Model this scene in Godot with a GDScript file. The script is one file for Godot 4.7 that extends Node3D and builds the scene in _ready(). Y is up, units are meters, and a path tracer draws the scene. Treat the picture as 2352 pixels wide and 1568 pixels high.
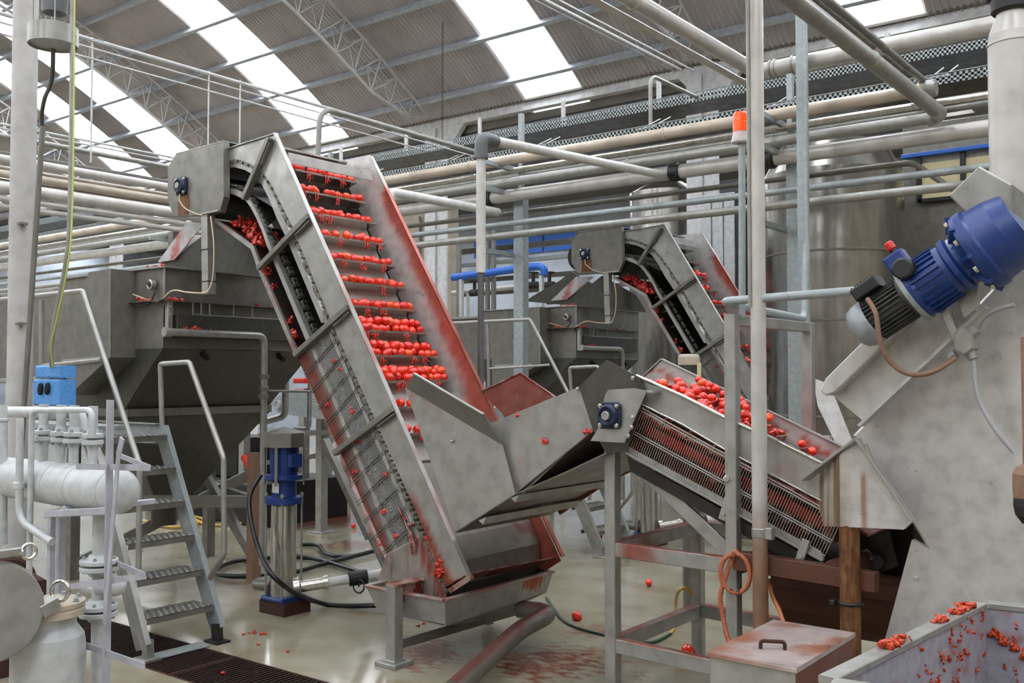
extends Node3D
# A tomato processing hall: bucket elevators lift tomatoes out of hoppers, pipe racks and a vaulted roof above.
# x runs along the pipe rack, -z towards the eave wall, y up, metres. Every shape is given by its real place and size.

var M := {}
var rng := RandomNumberGenerator.new()
var used := {}
var noise_a := FastNoiseLite.new()
var noise_b := FastNoiseLite.new()

# ---------------------------------------------------------------- geometry
class B:
	var v := PackedVector3Array()
	var n := PackedVector3Array()
	var c := PackedColorArray()
	var stain = null

	func vert(p: Vector3, nn: Vector3) -> void:
		v.append(p)
		n.append(nn)
		c.append(stain.call(p, nn) if stain != null else Color.WHITE)

	func tri3(a: Vector3, b: Vector3, d: Vector3, na: Vector3, nb: Vector3, nd: Vector3) -> void:
		if (b - a).cross(d - a).dot(na + nb + nd) > 0.0:
			vert(a, na); vert(d, nd); vert(b, nb)
		else:
			vert(a, na); vert(b, nb); vert(d, nd)

	func tri(a: Vector3, b: Vector3, d: Vector3, out: Vector3) -> void:
		var nn := (b - a).cross(d - a)
		if nn.length_squared() < 1e-16:
			return
		nn = nn.normalized()
		if nn.dot(out) < 0.0:
			nn = -nn
		tri3(a, b, d, nn, nn, nn)

	func quad(a: Vector3, b: Vector3, d: Vector3, e: Vector3, out: Vector3) -> void:
		tri(a, b, d, out)
		tri(a, d, e, out)

	# a closed polygon (2D, in the frame o + x*ux + y*uy) pushed along d; g > 0 cuts the caps into cells of that size
	func ext(poly: PackedVector2Array, o: Vector3, ux: Vector3, uy: Vector3, d: Vector3, g := 0.0, bev := 0.0) -> void:
		var k := poly.size()
		var area := 0.0
		for i in k:
			area += poly[i].cross(poly[(i + 1) % k])
		var pl := poly.duplicate()
		if area < 0.0:
			pl.reverse()
		var inner := pl.duplicate()
		if bev > 0.0:
			for i in k:
				var e0 := (pl[i] - pl[(i + k - 1) % k]).normalized()
				var e1 := (pl[(i + 1) % k] - pl[i]).normalized()
				var m := Vector2(-e0.y, e0.x) + Vector2(-e1.y, e1.x)
				inner[i] = pl[i] + m * bev / maxf(0.4, 1.0 + e0.dot(e1))
		var dn := d.normalized()
		var db := dn * bev
		for i in k:
			var j := (i + 1) % k
			var e := pl[j] - pl[i]
			var on := (ux * e.y - uy * e.x)
			var a := o + ux * pl[i].x + uy * pl[i].y
			var b := o + ux * pl[j].x + uy * pl[j].y
			quad(a + db, b + db, b + d - db, a + d - db, on)
			if bev > 0.0:
				var ia := o + ux * inner[i].x + uy * inner[i].y
				var ib := o + ux * inner[j].x + uy * inner[j].y
				quad(a + db, b + db, ib, ia, on.normalized() - dn)
				quad(a + d - db, b + d - db, ib + d, ia + d, on.normalized() + dn)
		for side in 2:
			var off := d if side else Vector3.ZERO
			var out := dn if side else -dn
			if g > 0.0:
				var lo := inner[0]
				var hi := inner[0]
				for p in inner:
					lo = lo.min(p)
					hi = hi.max(p)
				for ix in int(ceil((hi.x - lo.x) / g)):
					for iy in int(ceil((hi.y - lo.y) / g)):
						var q := lo + Vector2(ix, iy) * g
						var cell := PackedVector2Array([q, q + Vector2(g, 0), q + Vector2(g, g), q + Vector2(0, g)])
						for piece in Geometry2D.intersect_polygons(cell, inner):
							for t in range(1, piece.size() - 1):
								tri(o + off + ux * piece[0].x + uy * piece[0].y, o + off + ux * piece[t].x + uy * piece[t].y, o + off + ux * piece[t + 1].x + uy * piece[t + 1].y, out)
			else:
				var idx := Geometry2D.triangulate_polygon(inner)
				for t in range(0, idx.size(), 3):
					tri(o + off + ux * inner[idx[t]].x + uy * inner[idx[t]].y, o + off + ux * inner[idx[t + 1]].x + uy * inner[idx[t + 1]].y, o + off + ux * inner[idx[t + 2]].x + uy * inner[idx[t + 2]].y, out)

	func plz(poly: PackedVector2Array, z0: float, z1: float, g := 0.0) -> void:
		ext(poly, Vector3(0, 0, z0), Vector3.RIGHT, Vector3.UP, Vector3(0, 0, z1 - z0), g)

	func plx(poly: PackedVector2Array, x0: float, x1: float, g := 0.0) -> void:
		ext(poly, Vector3(x0, 0, 0), Vector3.BACK, Vector3.UP, Vector3(x1 - x0, 0, 0), g)

	func ply(poly: PackedVector2Array, y0: float, y1: float, g := 0.0) -> void:
		ext(poly, Vector3(0, y0, 0), Vector3.RIGHT, Vector3.BACK, Vector3(0, y1 - y0, 0), g)

	# a flat sheet through 3D corners, thickened by t along its normal
	func sheet(pts: Array, t: float, g := 0.0) -> void:
		var o: Vector3 = pts[0]
		var ux: Vector3 = (pts[1] - o).normalized()
		var nn := Vector3.ZERO
		for i in range(1, pts.size() - 1):
			nn += (pts[i] - o).cross(pts[i + 1] - o)
		nn = nn.normalized()
		var uy := nn.cross(ux)
		var poly := PackedVector2Array()
		for p in pts:
			poly.append(Vector2((p - o).dot(ux), (p - o).dot(uy)))
		ext(poly, o, ux, uy, nn * t, g)

	func frame(d: Vector3, up: Vector3) -> Array:
		var w := d.normalized()
		var s := up.cross(w)
		if s.length() < 0.02:
			s = Vector3.RIGHT.cross(w) if absf(w.x) < 0.9 else Vector3.BACK.cross(w)
		s = s.normalized()
		return [s, w.cross(s)]

	# a bar of rectangular section from p to q with small chamfers
	func bar(p: Vector3, q: Vector3, w: float, h: float, up := Vector3.UP, ch := -1.0) -> void:
		var f := frame(q - p, up)
		var k := ch if ch >= 0.0 else minf(0.003, minf(w, h) * 0.12)
		var a := w / 2
		var b := h / 2
		var poly := PackedVector2Array([Vector2(-a + k, -b), Vector2(a - k, -b), Vector2(a, -b + k), Vector2(a, b - k), Vector2(a - k, b), Vector2(-a + k, b), Vector2(-a, b - k), Vector2(-a, -b + k)])
		if k == 0.0:
			poly = PackedVector2Array([Vector2(-a, -b), Vector2(a, -b), Vector2(a, b), Vector2(-a, b)])
		ext(poly, p, f[0], f[1], q - p)

	func box(lo: Vector3, hi: Vector3, bev := 0.004) -> void:
		var a := lo.min(hi)
		var b := lo.max(hi)
		ext(PackedVector2Array([Vector2(a.x, a.y), Vector2(b.x, a.y), Vector2(b.x, b.y), Vector2(a.x, b.y)]), Vector3(0, 0, a.z), Vector3.RIGHT, Vector3.UP, Vector3(0, 0, b.z - a.z), 0.0, bev)

	# angle and channel profiles
	func angle(p: Vector3, q: Vector3, w: float, h: float, t: float, up := Vector3.UP, side := 1.0) -> void:
		var f := frame(q - p, up)
		ext(PackedVector2Array([Vector2(0, 0), Vector2(w, 0), Vector2(w, t), Vector2(t, t), Vector2(t, h), Vector2(0, h)]), p, f[0] * side, f[1], q - p)

	func channel(p: Vector3, q: Vector3, w: float, h: float, t: float, up := Vector3.UP, side := 1.0) -> void:
		var f := frame(q - p, up)
		var b := h / 2
		ext(PackedVector2Array([Vector2(0, -b), Vector2(w, -b), Vector2(w, -b + t), Vector2(t, -b + t), Vector2(t, b - t), Vector2(w, b - t), Vector2(w, b), Vector2(0, b)]), p, f[0] * side, f[1], q - p)

	func tube(pts: Array, r: float, sides := 12, caps := true, close := false) -> void:
		var k := pts.size()
		var rings := []
		var s := Vector3.ZERO
		var m := k + 1 if close else k
		var norms := []
		for i in m:
			var a: Vector3 = pts[(i - 1 + k) % k] if close else pts[maxi(i - 1, 0)]
			var b: Vector3 = pts[(i + 1) % k] if close else pts[mini(i + 1, k - 1)]
			var d := (b - a).normalized()
			if s == Vector3.ZERO:
				s = frame(d, Vector3.UP)[0]
			s = (s - d * s.dot(d)).normalized()
			var t := d.cross(s)
			var sc := 1.0
			if i > 0 and i < k - 1 and not close:
				var c0: float = (pts[i] - a).normalized().dot(d)
				sc = 1.0 / maxf(c0, 0.5)
			var ring := []
			var rn := []
			for j in sides:
				var an := TAU * j / sides
				var dir := s * cos(an) + t * sin(an)
				rn.append(dir)
				ring.append(pts[i % k] + dir * r * (sc if false else 1.0))
			rings.append(ring)
			norms.append(rn)
		for i in m - 1:
			for j in sides:
				var j2 := (j + 1) % sides
				tri3(rings[i][j], rings[i][j2], rings[i + 1][j2], norms[i][j], norms[i][j2], norms[i + 1][j2])
				tri3(rings[i][j], rings[i + 1][j2], rings[i + 1][j], norms[i][j], norms[i + 1][j2], norms[i + 1][j])
		if caps and not close:
			for e in 2:
				var i := 0 if e == 0 else k - 1
				var out: Vector3 = (pts[0] - pts[1]) if e == 0 else (pts[k - 1] - pts[k - 2])
				for j in sides:
					tri(pts[i], rings[i][j], rings[i][(j + 1) % sides], out)

	# a profile of (radius, height) turned about an axis
	func lathe(p: Vector3, axis: Vector3, prof: Array, sides := 24, smooth := false) -> void:
		var w := axis.normalized()
		var f := frame(w, Vector3.UP if absf(w.y) < 0.9 else Vector3.RIGHT)
		var k := prof.size()
		var ns := []
		for i in k - 1:
			var e: Vector2 = prof[i + 1] - prof[i]
			ns.append(Vector2(e.y, -e.x).normalized())
		for i in k - 1:
			if (prof[i + 1] - prof[i]).length() < 1e-6:
				continue
			var n0: Vector2 = ns[i]
			var n1: Vector2 = ns[i]
			if smooth:
				n0 = (ns[i] + ns[maxi(i - 1, 0)]).normalized()
				n1 = (ns[i] + ns[mini(i + 1, k - 2)]).normalized()
			for j in sides:
				var a0 := TAU * j / sides
				var a1 := TAU * (j + 1) / sides
				var d0: Vector3 = f[0] * cos(a0) + f[1] * sin(a0)
				var d1: Vector3 = f[0] * cos(a1) + f[1] * sin(a1)
				var pa: Vector3 = p + d0 * prof[i].x + w * prof[i].y
				var pb: Vector3 = p + d1 * prof[i].x + w * prof[i].y
				var pc: Vector3 = p + d1 * prof[i + 1].x + w * prof[i + 1].y
				var pd: Vector3 = p + d0 * prof[i + 1].x + w * prof[i + 1].y
				if prof[i].x > 1e-6:
					tri3(pa, pb, pc, d0 * n0.x + w * n0.y, d1 * n0.x + w * n0.y, d1 * n1.x + w * n1.y)
				if prof[i + 1].x > 1e-6:
					tri3(pa, pc, pd, d0 * n0.x + w * n0.y, d1 * n1.x + w * n1.y, d0 * n1.x + w * n1.y)

	func cyl(p: Vector3, q: Vector3, r: float, sides := 20, bev := 0.0) -> void:
		var h := (q - p).length()
		var pr := [Vector2(0, 0), Vector2(r - bev, 0), Vector2(r, bev), Vector2(r, h - bev), Vector2(r - bev, h), Vector2(0, h)]
		lathe(p, q - p, pr, sides)

	func ring(c0: Vector3, axis: Vector3, R: float, r: float, seg := 28, sides := 8) -> void:
		var f := frame(axis, Vector3.UP if absf(axis.normalized().y) < 0.9 else Vector3.RIGHT)
		var pts := []
		for i in seg:
			var a := TAU * i / seg
			pts.append(c0 + f[0] * R * cos(a) + f[1] * R * sin(a))
		tube(pts, r, sides, false, true)

	func ell(c0: Vector3, bs: Basis, seg := 8, rings := 6) -> void:
		var inv := bs.inverse().transposed()
		for i in rings:
			for j in seg:
				var q := []
				for o in [[0, 0], [0, 1], [1, 1], [1, 0]]:
					var th: float = PI * (i + o[0]) / rings
					var ph: float = TAU * (j + o[1]) / seg
					q.append(Vector3(sin(th) * cos(ph), cos(th), sin(th) * sin(ph)))
				var w := []
				for e in q:
					w.append((inv * e).normalized())
				if i > 0:
					tri3(c0 + bs * q[0], c0 + bs * q[1], c0 + bs * q[2], w[0], w[1], w[2])
				if i < rings - 1:
					tri3(c0 + bs * q[0], c0 + bs * q[2], c0 + bs * q[3], w[0], w[2], w[3])

	func bolt(p: Vector3, axis: Vector3, r: float, h: float) -> void:
		lathe(p, axis, [Vector2(r * 1.5, 0), Vector2(r * 1.5, h * 0.25), Vector2(r, h * 0.25), Vector2(r, h * 0.9), Vector2(r * 0.8, h), Vector2(0, h)], 6)

	func mesh(base: Vector3) -> ArrayMesh:
		var vv := PackedVector3Array()
		vv.resize(v.size())
		for i in v.size():
			vv[i] = v[i] - base
		var arr := []
		arr.resize(Mesh.ARRAY_MAX)
		arr[Mesh.ARRAY_VERTEX] = vv
		arr[Mesh.ARRAY_NORMAL] = n
		if stain != null:
			arr[Mesh.ARRAY_COLOR] = c
		var am := ArrayMesh.new()
		am.add_surface_from_arrays(Mesh.PRIMITIVE_TRIANGLES, arr)
		return am

func pv(a: Array) -> PackedVector2Array:
	var r := PackedVector2Array()
	for i in range(0, a.size(), 2):
		r.append(Vector2(a[i], a[i + 1]))
	return r

# round the corners of a run of points
func bend(pts: Array, r: float, seg := 5) -> Array:
	var out := [pts[0]]
	for i in range(1, pts.size() - 1):
		var a: Vector3 = pts[i - 1] - pts[i]
		var b: Vector3 = pts[i + 1] - pts[i]
		var k := minf(r, minf(a.length(), b.length()) * 0.49)
		var p0: Vector3 = pts[i] + a.normalized() * k
		var p1: Vector3 = pts[i] + b.normalized() * k
		for j in seg + 1:
			var t := float(j) / seg
			out.append(p0.lerp(pts[i], t).lerp((pts[i] as Vector3).lerp(p1, t), t))
	out.append(pts[-1])
	return out

# a smooth curve through points
func curve(pts: Array, step := 0.03) -> Array:
	var cv := Curve3D.new()
	cv.bake_interval = step
	for i in pts.size():
		var a: Vector3 = pts[maxi(i - 1, 0)]
		var b: Vector3 = pts[mini(i + 1, pts.size() - 1)]
		var t := (b - a) / 6.0
		cv.add_point(pts[i], -t, t)
	return Array(cv.get_baked_points())

# ---------------------------------------------------------------- nodes
func numbered(called: String) -> String:
	var k: int = used.get(called, 0)
	used[called] = k + 1
	return called if k == 0 else "%s_%03d" % [called, k]

func tag(o: Node, label: String, category := "", group := "", kind := "") -> void:
	if label: o.set_meta("label", label)
	if category: o.set_meta("category", category)
	if group: o.set_meta("group", group)
	if kind: o.set_meta("kind", kind)

func thing(called: String, label: String, category: String, at: Vector3, group := "") -> Node3D:
	var o := Node3D.new()
	o.name = numbered(called)
	add_child(o, true)
	o.position = at
	tag(o, label, category, group)
	return o

func base_of(o: Node) -> Vector3:
	var p := Vector3.ZERO
	while o is Node3D and o != self:
		p += o.position
		o = o.get_parent()
	return p

func part(b: B, called: String, m: Material, parent: Node, label := "", kind := "") -> MeshInstance3D:
	var o := MeshInstance3D.new()
	o.mesh = b.mesh(base_of(parent))
	o.material_override = m
	o.name = called
	parent.add_child(o, true)
	tag(o, label, "", "", kind)
	return o

func solo(b: B, called: String, m: Material, label: String, category: String, group := "") -> MeshInstance3D:
	var lo := b.v[0]
	var hi := b.v[0]
	for p in b.v:
		lo = lo.min(p)
		hi = hi.max(p)
	var at := Vector3((lo.x + hi.x) / 2, lo.y, (lo.z + hi.z) / 2)
	var o := MeshInstance3D.new()
	o.mesh = b.mesh(at)
	o.material_override = m
	o.name = numbered(called)
	add_child(o, true)
	o.position = at
	tag(o, label, category, group)
	return o

func struct(b: B, called: String, m: Material) -> MeshInstance3D:
	var o := solo(b, called, m, "", "")
	o.set_meta("kind", "structure")
	return o

func dup(o: Node3D, shift: Vector3, label: String, group := "") -> Node3D:
	var r: Node3D = o.duplicate()
	r.name = numbered(String(o.name).rstrip("_0123456789"))
	add_child(r, true)
	r.position = o.position + shift
	tag(r, label, "", group)
	return r

# ---------------------------------------------------------------- materials
func noise_tex(seed_: int, freq: float, ramp: Array, size := 512, oct := 4, kind := FastNoiseLite.TYPE_SIMPLEX_SMOOTH) -> NoiseTexture2D:
	var f := FastNoiseLite.new()
	f.seed = seed_
	f.frequency = freq
	f.noise_type = kind
	f.fractal_octaves = oct
	var t := NoiseTexture2D.new()
	t.width = size
	t.height = size
	t.seamless = true
	t.noise = f
	var g := Gradient.new()
	var offs := PackedFloat32Array()
	var cols := PackedColorArray()
	for e in ramp:
		offs.append(e[0])
		cols.append(e[1] if e[1] is Color else Color(e[1], e[1], e[1]))
	g.offsets = offs
	g.colors = cols
	t.color_ramp = g
	return t

func mat(called: String, col: Color, rough: float, metal := 0.0, tex: Texture2D = null, sc := 1.0, rtex: Texture2D = null, bump: Texture2D = null, bh := 0.0) -> StandardMaterial3D:
	var m := StandardMaterial3D.new()
	m.resource_name = called
	m.albedo_color = col
	m.roughness = rough
	m.metallic = metal
	m.vertex_color_use_as_albedo = true
	if tex:
		m.albedo_texture = tex
	if rtex:
		m.roughness_texture = rtex
	if bump:
		m.heightmap_enabled = true
		m.heightmap_texture = bump
		m.heightmap_scale = bh
	if tex or rtex or bump:
		m.uv1_triplanar = true
		m.uv1_world_triplanar = true
		m.uv1_scale = Vector3.ONE * sc
	M[called] = m
	return m

func streak_tex(seed_: int, a: Color, b: Color, lo: float, hi: float) -> ImageTexture:
	var f := FastNoiseLite.new()
	f.seed = seed_
	f.frequency = 0.02
	var im := Image.create(256, 256, false, Image.FORMAT_RGB8)
	for x in 256:
		for y in 256:
			var xx := minf(x, 256 - x)
			var yy := minf(y, 256 - y)
			var t := f.get_noise_2d(xx * 7.0, yy * 0.7) * 0.6 + f.get_noise_2d(xx * 2.0 + 400, yy * 1.4) * 0.5
			im.set_pixel(x, y, a.lerp(b, smoothstep(lo, hi, t)))
	return ImageTexture.create_from_image(im)

func materials() -> void:
	var fine := noise_tex(3, 0.02, [[0.0, 0.84], [0.5, 0.94], [1.0, 1.0]])
	var blotch := noise_tex(5, 0.006, [[0.0, 0.82], [0.45, 0.93], [1.0, 1.0]])
	var rgh := noise_tex(9, 0.012, [[0.0, 0.55], [0.5, 0.8], [1.0, 1.0]])
	var grit := noise_tex(11, 0.09, [[0.0, 0.2], [1.0, 1.0]], 256)
	var streak := streak_tex(4, Color(0.9, 0.895, 0.88), Color(1, 1, 1), -0.3, 0.3)
	var rust_streak := streak_tex(8, Color(0.34, 0.2, 0.1), Color(0.56, 0.42, 0.26), -0.4, 0.4)
	var red_streak := streak_tex(14, Color(0.42, 0.1, 0.07), Color(0.8, 0.72, 0.68), -0.2, 0.3)
	var mask := noise_tex(21, 0.014, [[0.0, Color(0.55, 0.12, 0.08)], [0.42, Color(0.7, 0.28, 0.22)], [0.56, Color(0.86, 0.78, 0.74)], [1.0, Color.WHITE]])
	mat("steel", Color(0.665, 0.66, 0.64), 0.5, 0.6, fine, 0.7, rgh)
	mat("steel_pale", Color(0.78, 0.77, 0.755), 0.45, 0.35, fine, 0.9, rgh)
	mat("tank_steel", Color(0.62, 0.61, 0.59), 0.24, 0.92, streak, 0.6)
	mat("steel_bright", Color(0.8, 0.79, 0.76), 0.28, 0.85, streak, 1.3, rgh)
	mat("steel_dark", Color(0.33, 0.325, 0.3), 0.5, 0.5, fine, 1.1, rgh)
	mat("steel_dull", Color(0.5, 0.49, 0.46), 0.55, 0.45, fine, 0.8, rgh)
	mat("steel_red", Color(0.68, 0.6, 0.57), 0.42, 0.4, mask, 1.1, rgh)
	mat("steel_drip", Color(0.78, 0.72, 0.68), 0.42, 0.4, red_streak, 1.6, rgh)
	mat("juice", Color(0.55, 0.07, 0.045), 0.25, 0.0, fine, 3.0)
	mat("galv", Color(0.63, 0.66, 0.66), 0.55, 0.4, noise_tex(31, 0.03, [[0.0, 0.88], [0.5, 0.95], [1.0, 1.0]], 256, 2, FastNoiseLite.TYPE_CELLULAR), 3.0)
	mat("purlin", Color(0.72, 0.75, 0.79), 0.5, 0.35, fine, 1.0)
	mat("white", Color(0.74, 0.75, 0.75), 0.45, 0.0, fine, 1.4, rgh)
	mat("frame_grey", Color(0.66, 0.66, 0.69), 0.5, 0.0, fine, 0.8)
	mat("brown_dirty", Color(0.33, 0.19, 0.12), 0.6, 0.0, fine, 4.0)
	mat("white_steel", Color(0.8, 0.8, 0.8), 0.5, 0.0, fine, 0.8)
	mat("pipe", Color(0.76, 0.745, 0.72), 0.45, 0.15, fine, 0.5, rgh)
	mat("pipe_warm", Color(0.75, 0.7, 0.63), 0.5, 0.08, blotch, 0.8, rgh)
	mat("pipe_grey", Color(0.6, 0.595, 0.57), 0.45, 0.3, fine, 0.9, rgh)
	mat("pvc", Color(0.82, 0.82, 0.8), 0.4, 0.0, fine, 1.0)
	mat("elbow_grey", Color(0.36, 0.37, 0.38), 0.5)
	mat("concrete", Color(0.63, 0.61, 0.58), 0.8, 0.0, blotch, 1.2, null, grit, 0.1)
	mat("column_paint", Color(0.72, 0.71, 0.7), 0.6, 0.0, fine, 0.6)
	mat("rust", Color(0.9, 0.85, 0.78), 0.55, 0.2, rust_streak, 1.6)
	mat("rust_plain", Color(0.25, 0.13, 0.085), 0.8, 0.1, fine, 3.0, null, grit, 0.2)
	mat("brown_grate", Color(0.2, 0.13, 0.1), 0.6, 0.3, fine, 4.0)
	mat("blue", Color(0.09, 0.21, 0.46), 0.38, 0.05, fine, 2.5)
	mat("blue_dark", Color(0.12, 0.17, 0.27), 0.45, 0.3, fine, 5.0)
	mat("blue_light", Color(0.33, 0.58, 0.84), 0.45, 0.0, fine, 3.0)
	mat("blue_trim", Color(0.1, 0.36, 0.72), 0.45)
	mat("black", Color(0.09, 0.09, 0.09), 0.5)
	mat("rubber", Color(0.07, 0.075, 0.075), 0.35)
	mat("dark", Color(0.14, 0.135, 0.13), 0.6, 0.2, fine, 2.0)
	mat("motor_grey", Color(0.3, 0.3, 0.29), 0.5, 0.2, fine, 3.0)
	mat("motor_cap", Color(0.6, 0.62, 0.63), 0.45, 0.2, fine, 2.0)
	mat("roof", Color(0.76, 0.735, 0.735), 0.5, 0.3, blotch, 0.35)
	mat("wall", Color(0.66, 0.69, 0.73), 0.7, 0.0, blotch, 0.3)
	mat("wall_beige", Color(0.68, 0.64, 0.57), 0.75, 0.0, blotch, 0.4)
	mat("wall_dark", Color(0.42, 0.4, 0.37), 0.8, 0.0, blotch, 0.4)
	mat("cream", Color(0.82, 0.77, 0.62), 0.7)
	mat("hose_orange", Color(0.72, 0.42, 0.28), 0.5, 0.0, fine, 6.0)
	mat("hose_yellow", Color(0.78, 0.62, 0.3), 0.5)
	mat("hose_green", Color(0.16, 0.27, 0.2), 0.45)
	mat("cable_cream", Color(0.75, 0.68, 0.56), 0.5)
	mat("cable_lime", Color(0.7, 0.74, 0.42), 0.5)
	mat("cable_grey", Color(0.55, 0.55, 0.55), 0.5)
	mat("sticker", Color(0.75, 0.75, 0.72), 0.5)
	mat("orange_lens", Color(0.95, 0.32, 0.04), 0.2)
	M.orange_lens.emission_enabled = true
	M.orange_lens.emission = Color(1.0, 0.3, 0.02)
	M.orange_lens.emission_energy_multiplier = 0.25
	mat("red_cap", Color(0.75, 0.12, 0.08), 0.4)
	mat("green", Color(0.05, 0.2, 0.12), 0.5)
	mat("bin", Color(0.62, 0.61, 0.64), 0.45, 0.0, fine, 2.0)
	mat("stained_lid", Color(0.62, 0.5, 0.44), 0.4, 0.2, mask, 1.7)
	mat("tan", Color(0.52, 0.4, 0.32), 0.7, 0.0, fine, 4.0)
	mat("tomato", Color(0.9, 0.19, 0.1), 0.22)
	mat("tomato_deep", Color(0.83, 0.13, 0.08), 0.25)
	mat("tomato_orange", Color(0.92, 0.3, 0.1), 0.22)
	mat("pulp", Color(0.86, 0.18, 0.11), 0.28, 0.0, noise_tex(51, 0.05, [[0.0, 0.7], [1.0, 1.0]], 256), 4.0)
	mat("pulp_orange", Color(0.86, 0.3, 0.14), 0.35, 0.0, noise_tex(52, 0.05, [[0.0, 0.6], [1.0, 1.0]], 256), 6.0)
	for k in ["tomato", "tomato_deep", "tomato_orange", "pulp"]:
		M[k].clearcoat_enabled = true
		M[k].clearcoat = 0.5
		M[k].clearcoat_roughness = 0.15
	mat("floor", Color(0.6, 0.58, 0.51), 0.17, 0.0, noise_tex(61, 0.005, [[0.0, Color(0.84, 0.81, 0.76)], [0.5, Color(0.94, 0.93, 0.91)], [1.0, Color(1, 1, 1)]], 1024, 5), 0.3, noise_tex(62, 0.004, [[0.0, 0.6], [0.35, 0.7], [0.7, 1.0], [1.0, 1.0]], 1024, 4))
	var pane := StandardMaterial3D.new()
	pane.resource_name = "skylight"
	pane.albedo_color = Color(1, 1, 1, 0.06)
	pane.roughness = 0.08
	pane.transparency = BaseMaterial3D.TRANSPARENCY_ALPHA
	M.pane = pane

# ---------------------------------------------------------------- the hall
const ARC_Z := -2.31
const ARC_Y := -8.23
const ARC_R := 17.4
const STEP := 0.0497      # one purlin spacing, radians

func arc(a: float, r: float) -> Vector2:   # (z, y)
	return Vector2(ARC_Z - r * sin(a), ARC_Y + r * cos(a))

func grid_mesh(nu: int, nv: int, f: Callable) -> ArrayMesh:
	var vv := PackedVector3Array()
	var nn := PackedVector3Array()
	var ix := PackedInt32Array()
	for j in nv + 1:
		for i in nu + 1:
			var r: Array = f.call(float(i) / nu, float(j) / nv)
			vv.append(r[0])
			nn.append(r[1])
	for j in nv:
		for i in nu:
			var a := j * (nu + 1) + i
			var b := a + nu + 1
			for t in [[a, a + 1, b + 1], [a, b + 1, b]]:
				var p: Vector3 = (vv[t[1]] - vv[t[0]]).cross(vv[t[2]] - vv[t[0]])
				if p.dot(nn[t[0]]) > 0.0:
					ix.append_array(PackedInt32Array([t[0], t[2], t[1]]))
				else:
					ix.append_array(PackedInt32Array(t))
	var arr := []
	arr.resize(Mesh.ARRAY_MAX)
	arr[Mesh.ARRAY_VERTEX] = vv
	arr[Mesh.ARRAY_NORMAL] = nn
	arr[Mesh.ARRAY_INDEX] = ix
	var am := ArrayMesh.new()
	am.add_surface_from_arrays(Mesh.PRIMITIVE_TRIANGLES, arr)
	return am

func mi(m: Mesh, called: String, mm: Material, parent: Node, tf: Transform3D) -> MeshInstance3D:
	var o := MeshInstance3D.new()
	o.mesh = m
	o.material_override = mm
	o.name = called
	parent.add_child(o, true)
	o.transform = tf
	return o

func roof() -> void:
	var root := Node3D.new()
	root.name = numbered("ceiling")
	add_child(root)
	root.position = Vector3(-11, 5.9, ARC_Z)
	root.set_meta("kind", "structure")
	var off := -root.position
	var r0 := ARC_R + 0.11
	# one sheet bay between two purlins, centred on the crown: 52 waves of 76 mm, 4 mm deep relief either way
	var sheet := grid_mesh(52 * 6, 3, func(u, t):
		var x: float = u * 3.94
		var a: float = (t - 0.5) * STEP * 1.02
		var w: float = TAU * u * 52.0
		var r: float = r0 + 0.013 * cos(w)
		var dn := Vector3(-0.013 * sin(w) * 52.0 * TAU / 3.94, 0, 0)
		var rad := Vector3(0, cos(a), -sin(a))
		return [Vector3(x, 0, 0) + rad * r, -(rad - dn).normalized()])
	var sheet_low := grid_mesh(52 * 4, 1, func(u, t):
		var a: float = (t - 0.5) * STEP * 1.02
		var w: float = TAU * u * 52.0
		var rad := Vector3(0, cos(a), -sin(a))
		return [Vector3(u * 3.94, 0, 0) + rad * (r0 + 0.009 * cos(w)), -(rad - Vector3(-0.009 * sin(w) * 83.0, 0, 0)).normalized()])
	var pane := grid_mesh(2, 2, func(u, t):
		var a: float = (t - 0.5) * STEP * 1.02
		var rad := Vector3(0, cos(a), -sin(a))
		return [Vector3(u * 1.12 - 0.03, 0, 0) + rad * (r0 + 0.012), -rad])
	var rights := [6.7, 1.7, -3.3, -8.34, -13.52, -17.9, -19.85, -24.9]
	for i in rights.size():
		var x_hi: float = rights[i]
		var x_left: float = x_hi - 1.07
		var x_next: float = rights[i + 1] if i + 1 < rights.size() else x_left - 3.94
		var sx: float = (x_left - x_next) / 3.94
		for j in range(-13, 13):
			var a := (j + 0.5) * STEP
			var turn := Basis(Vector3.RIGHT, -a)
			var bs := Basis(Vector3(sx, 0, 0), turn * Vector3.UP, turn * Vector3.BACK)
			# positive angle leans towards -z
			mi(sheet if j >= 1 else sheet_low, "roof_sheet", M.roof, root, Transform3D(bs, Vector3(x_next, ARC_Y, ARC_Z) + off))
			mi(pane, "skylight_pane", M.pane, root, Transform3D(turn, Vector3(x_left, ARC_Y, ARC_Z) + off))
			if i == 0:
				mi(sheet_low, "roof_sheet", M.roof, root, Transform3D(turn, Vector3(x_hi, ARC_Y, ARC_Z) + off))
	for j in range(-13, 14):
		var a := j * STEP
		var b := B.new()
		var p := arc(a, ARC_R + 0.05)
		var up := Vector3(0, cos(a), -sin(a))
		var q0 := Vector3(-30, p.y, p.x)
		b.channel(q0 - up.cross(Vector3.RIGHT) * 0.03, q0 + Vector3(40.5, 0, 0) - up.cross(Vector3.RIGHT) * 0.03, 0.06, 0.1, 0.004, up, 1.0)
		# the bolt clips at the sheet laps
		if j > 2:
			for xs in [-8.8, -13.8, -3.8, -19.2]:
				for d in [-0.03, 0.03]:
					var cp := Vector3(xs + d, p.y, p.x) + up * 0.0
					b.bar(cp - up * 0.055, cp + up * 0.055, 0.008, 0.075, up, 0.0)
		part(b, "purlin", M.purlin, root)

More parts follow.
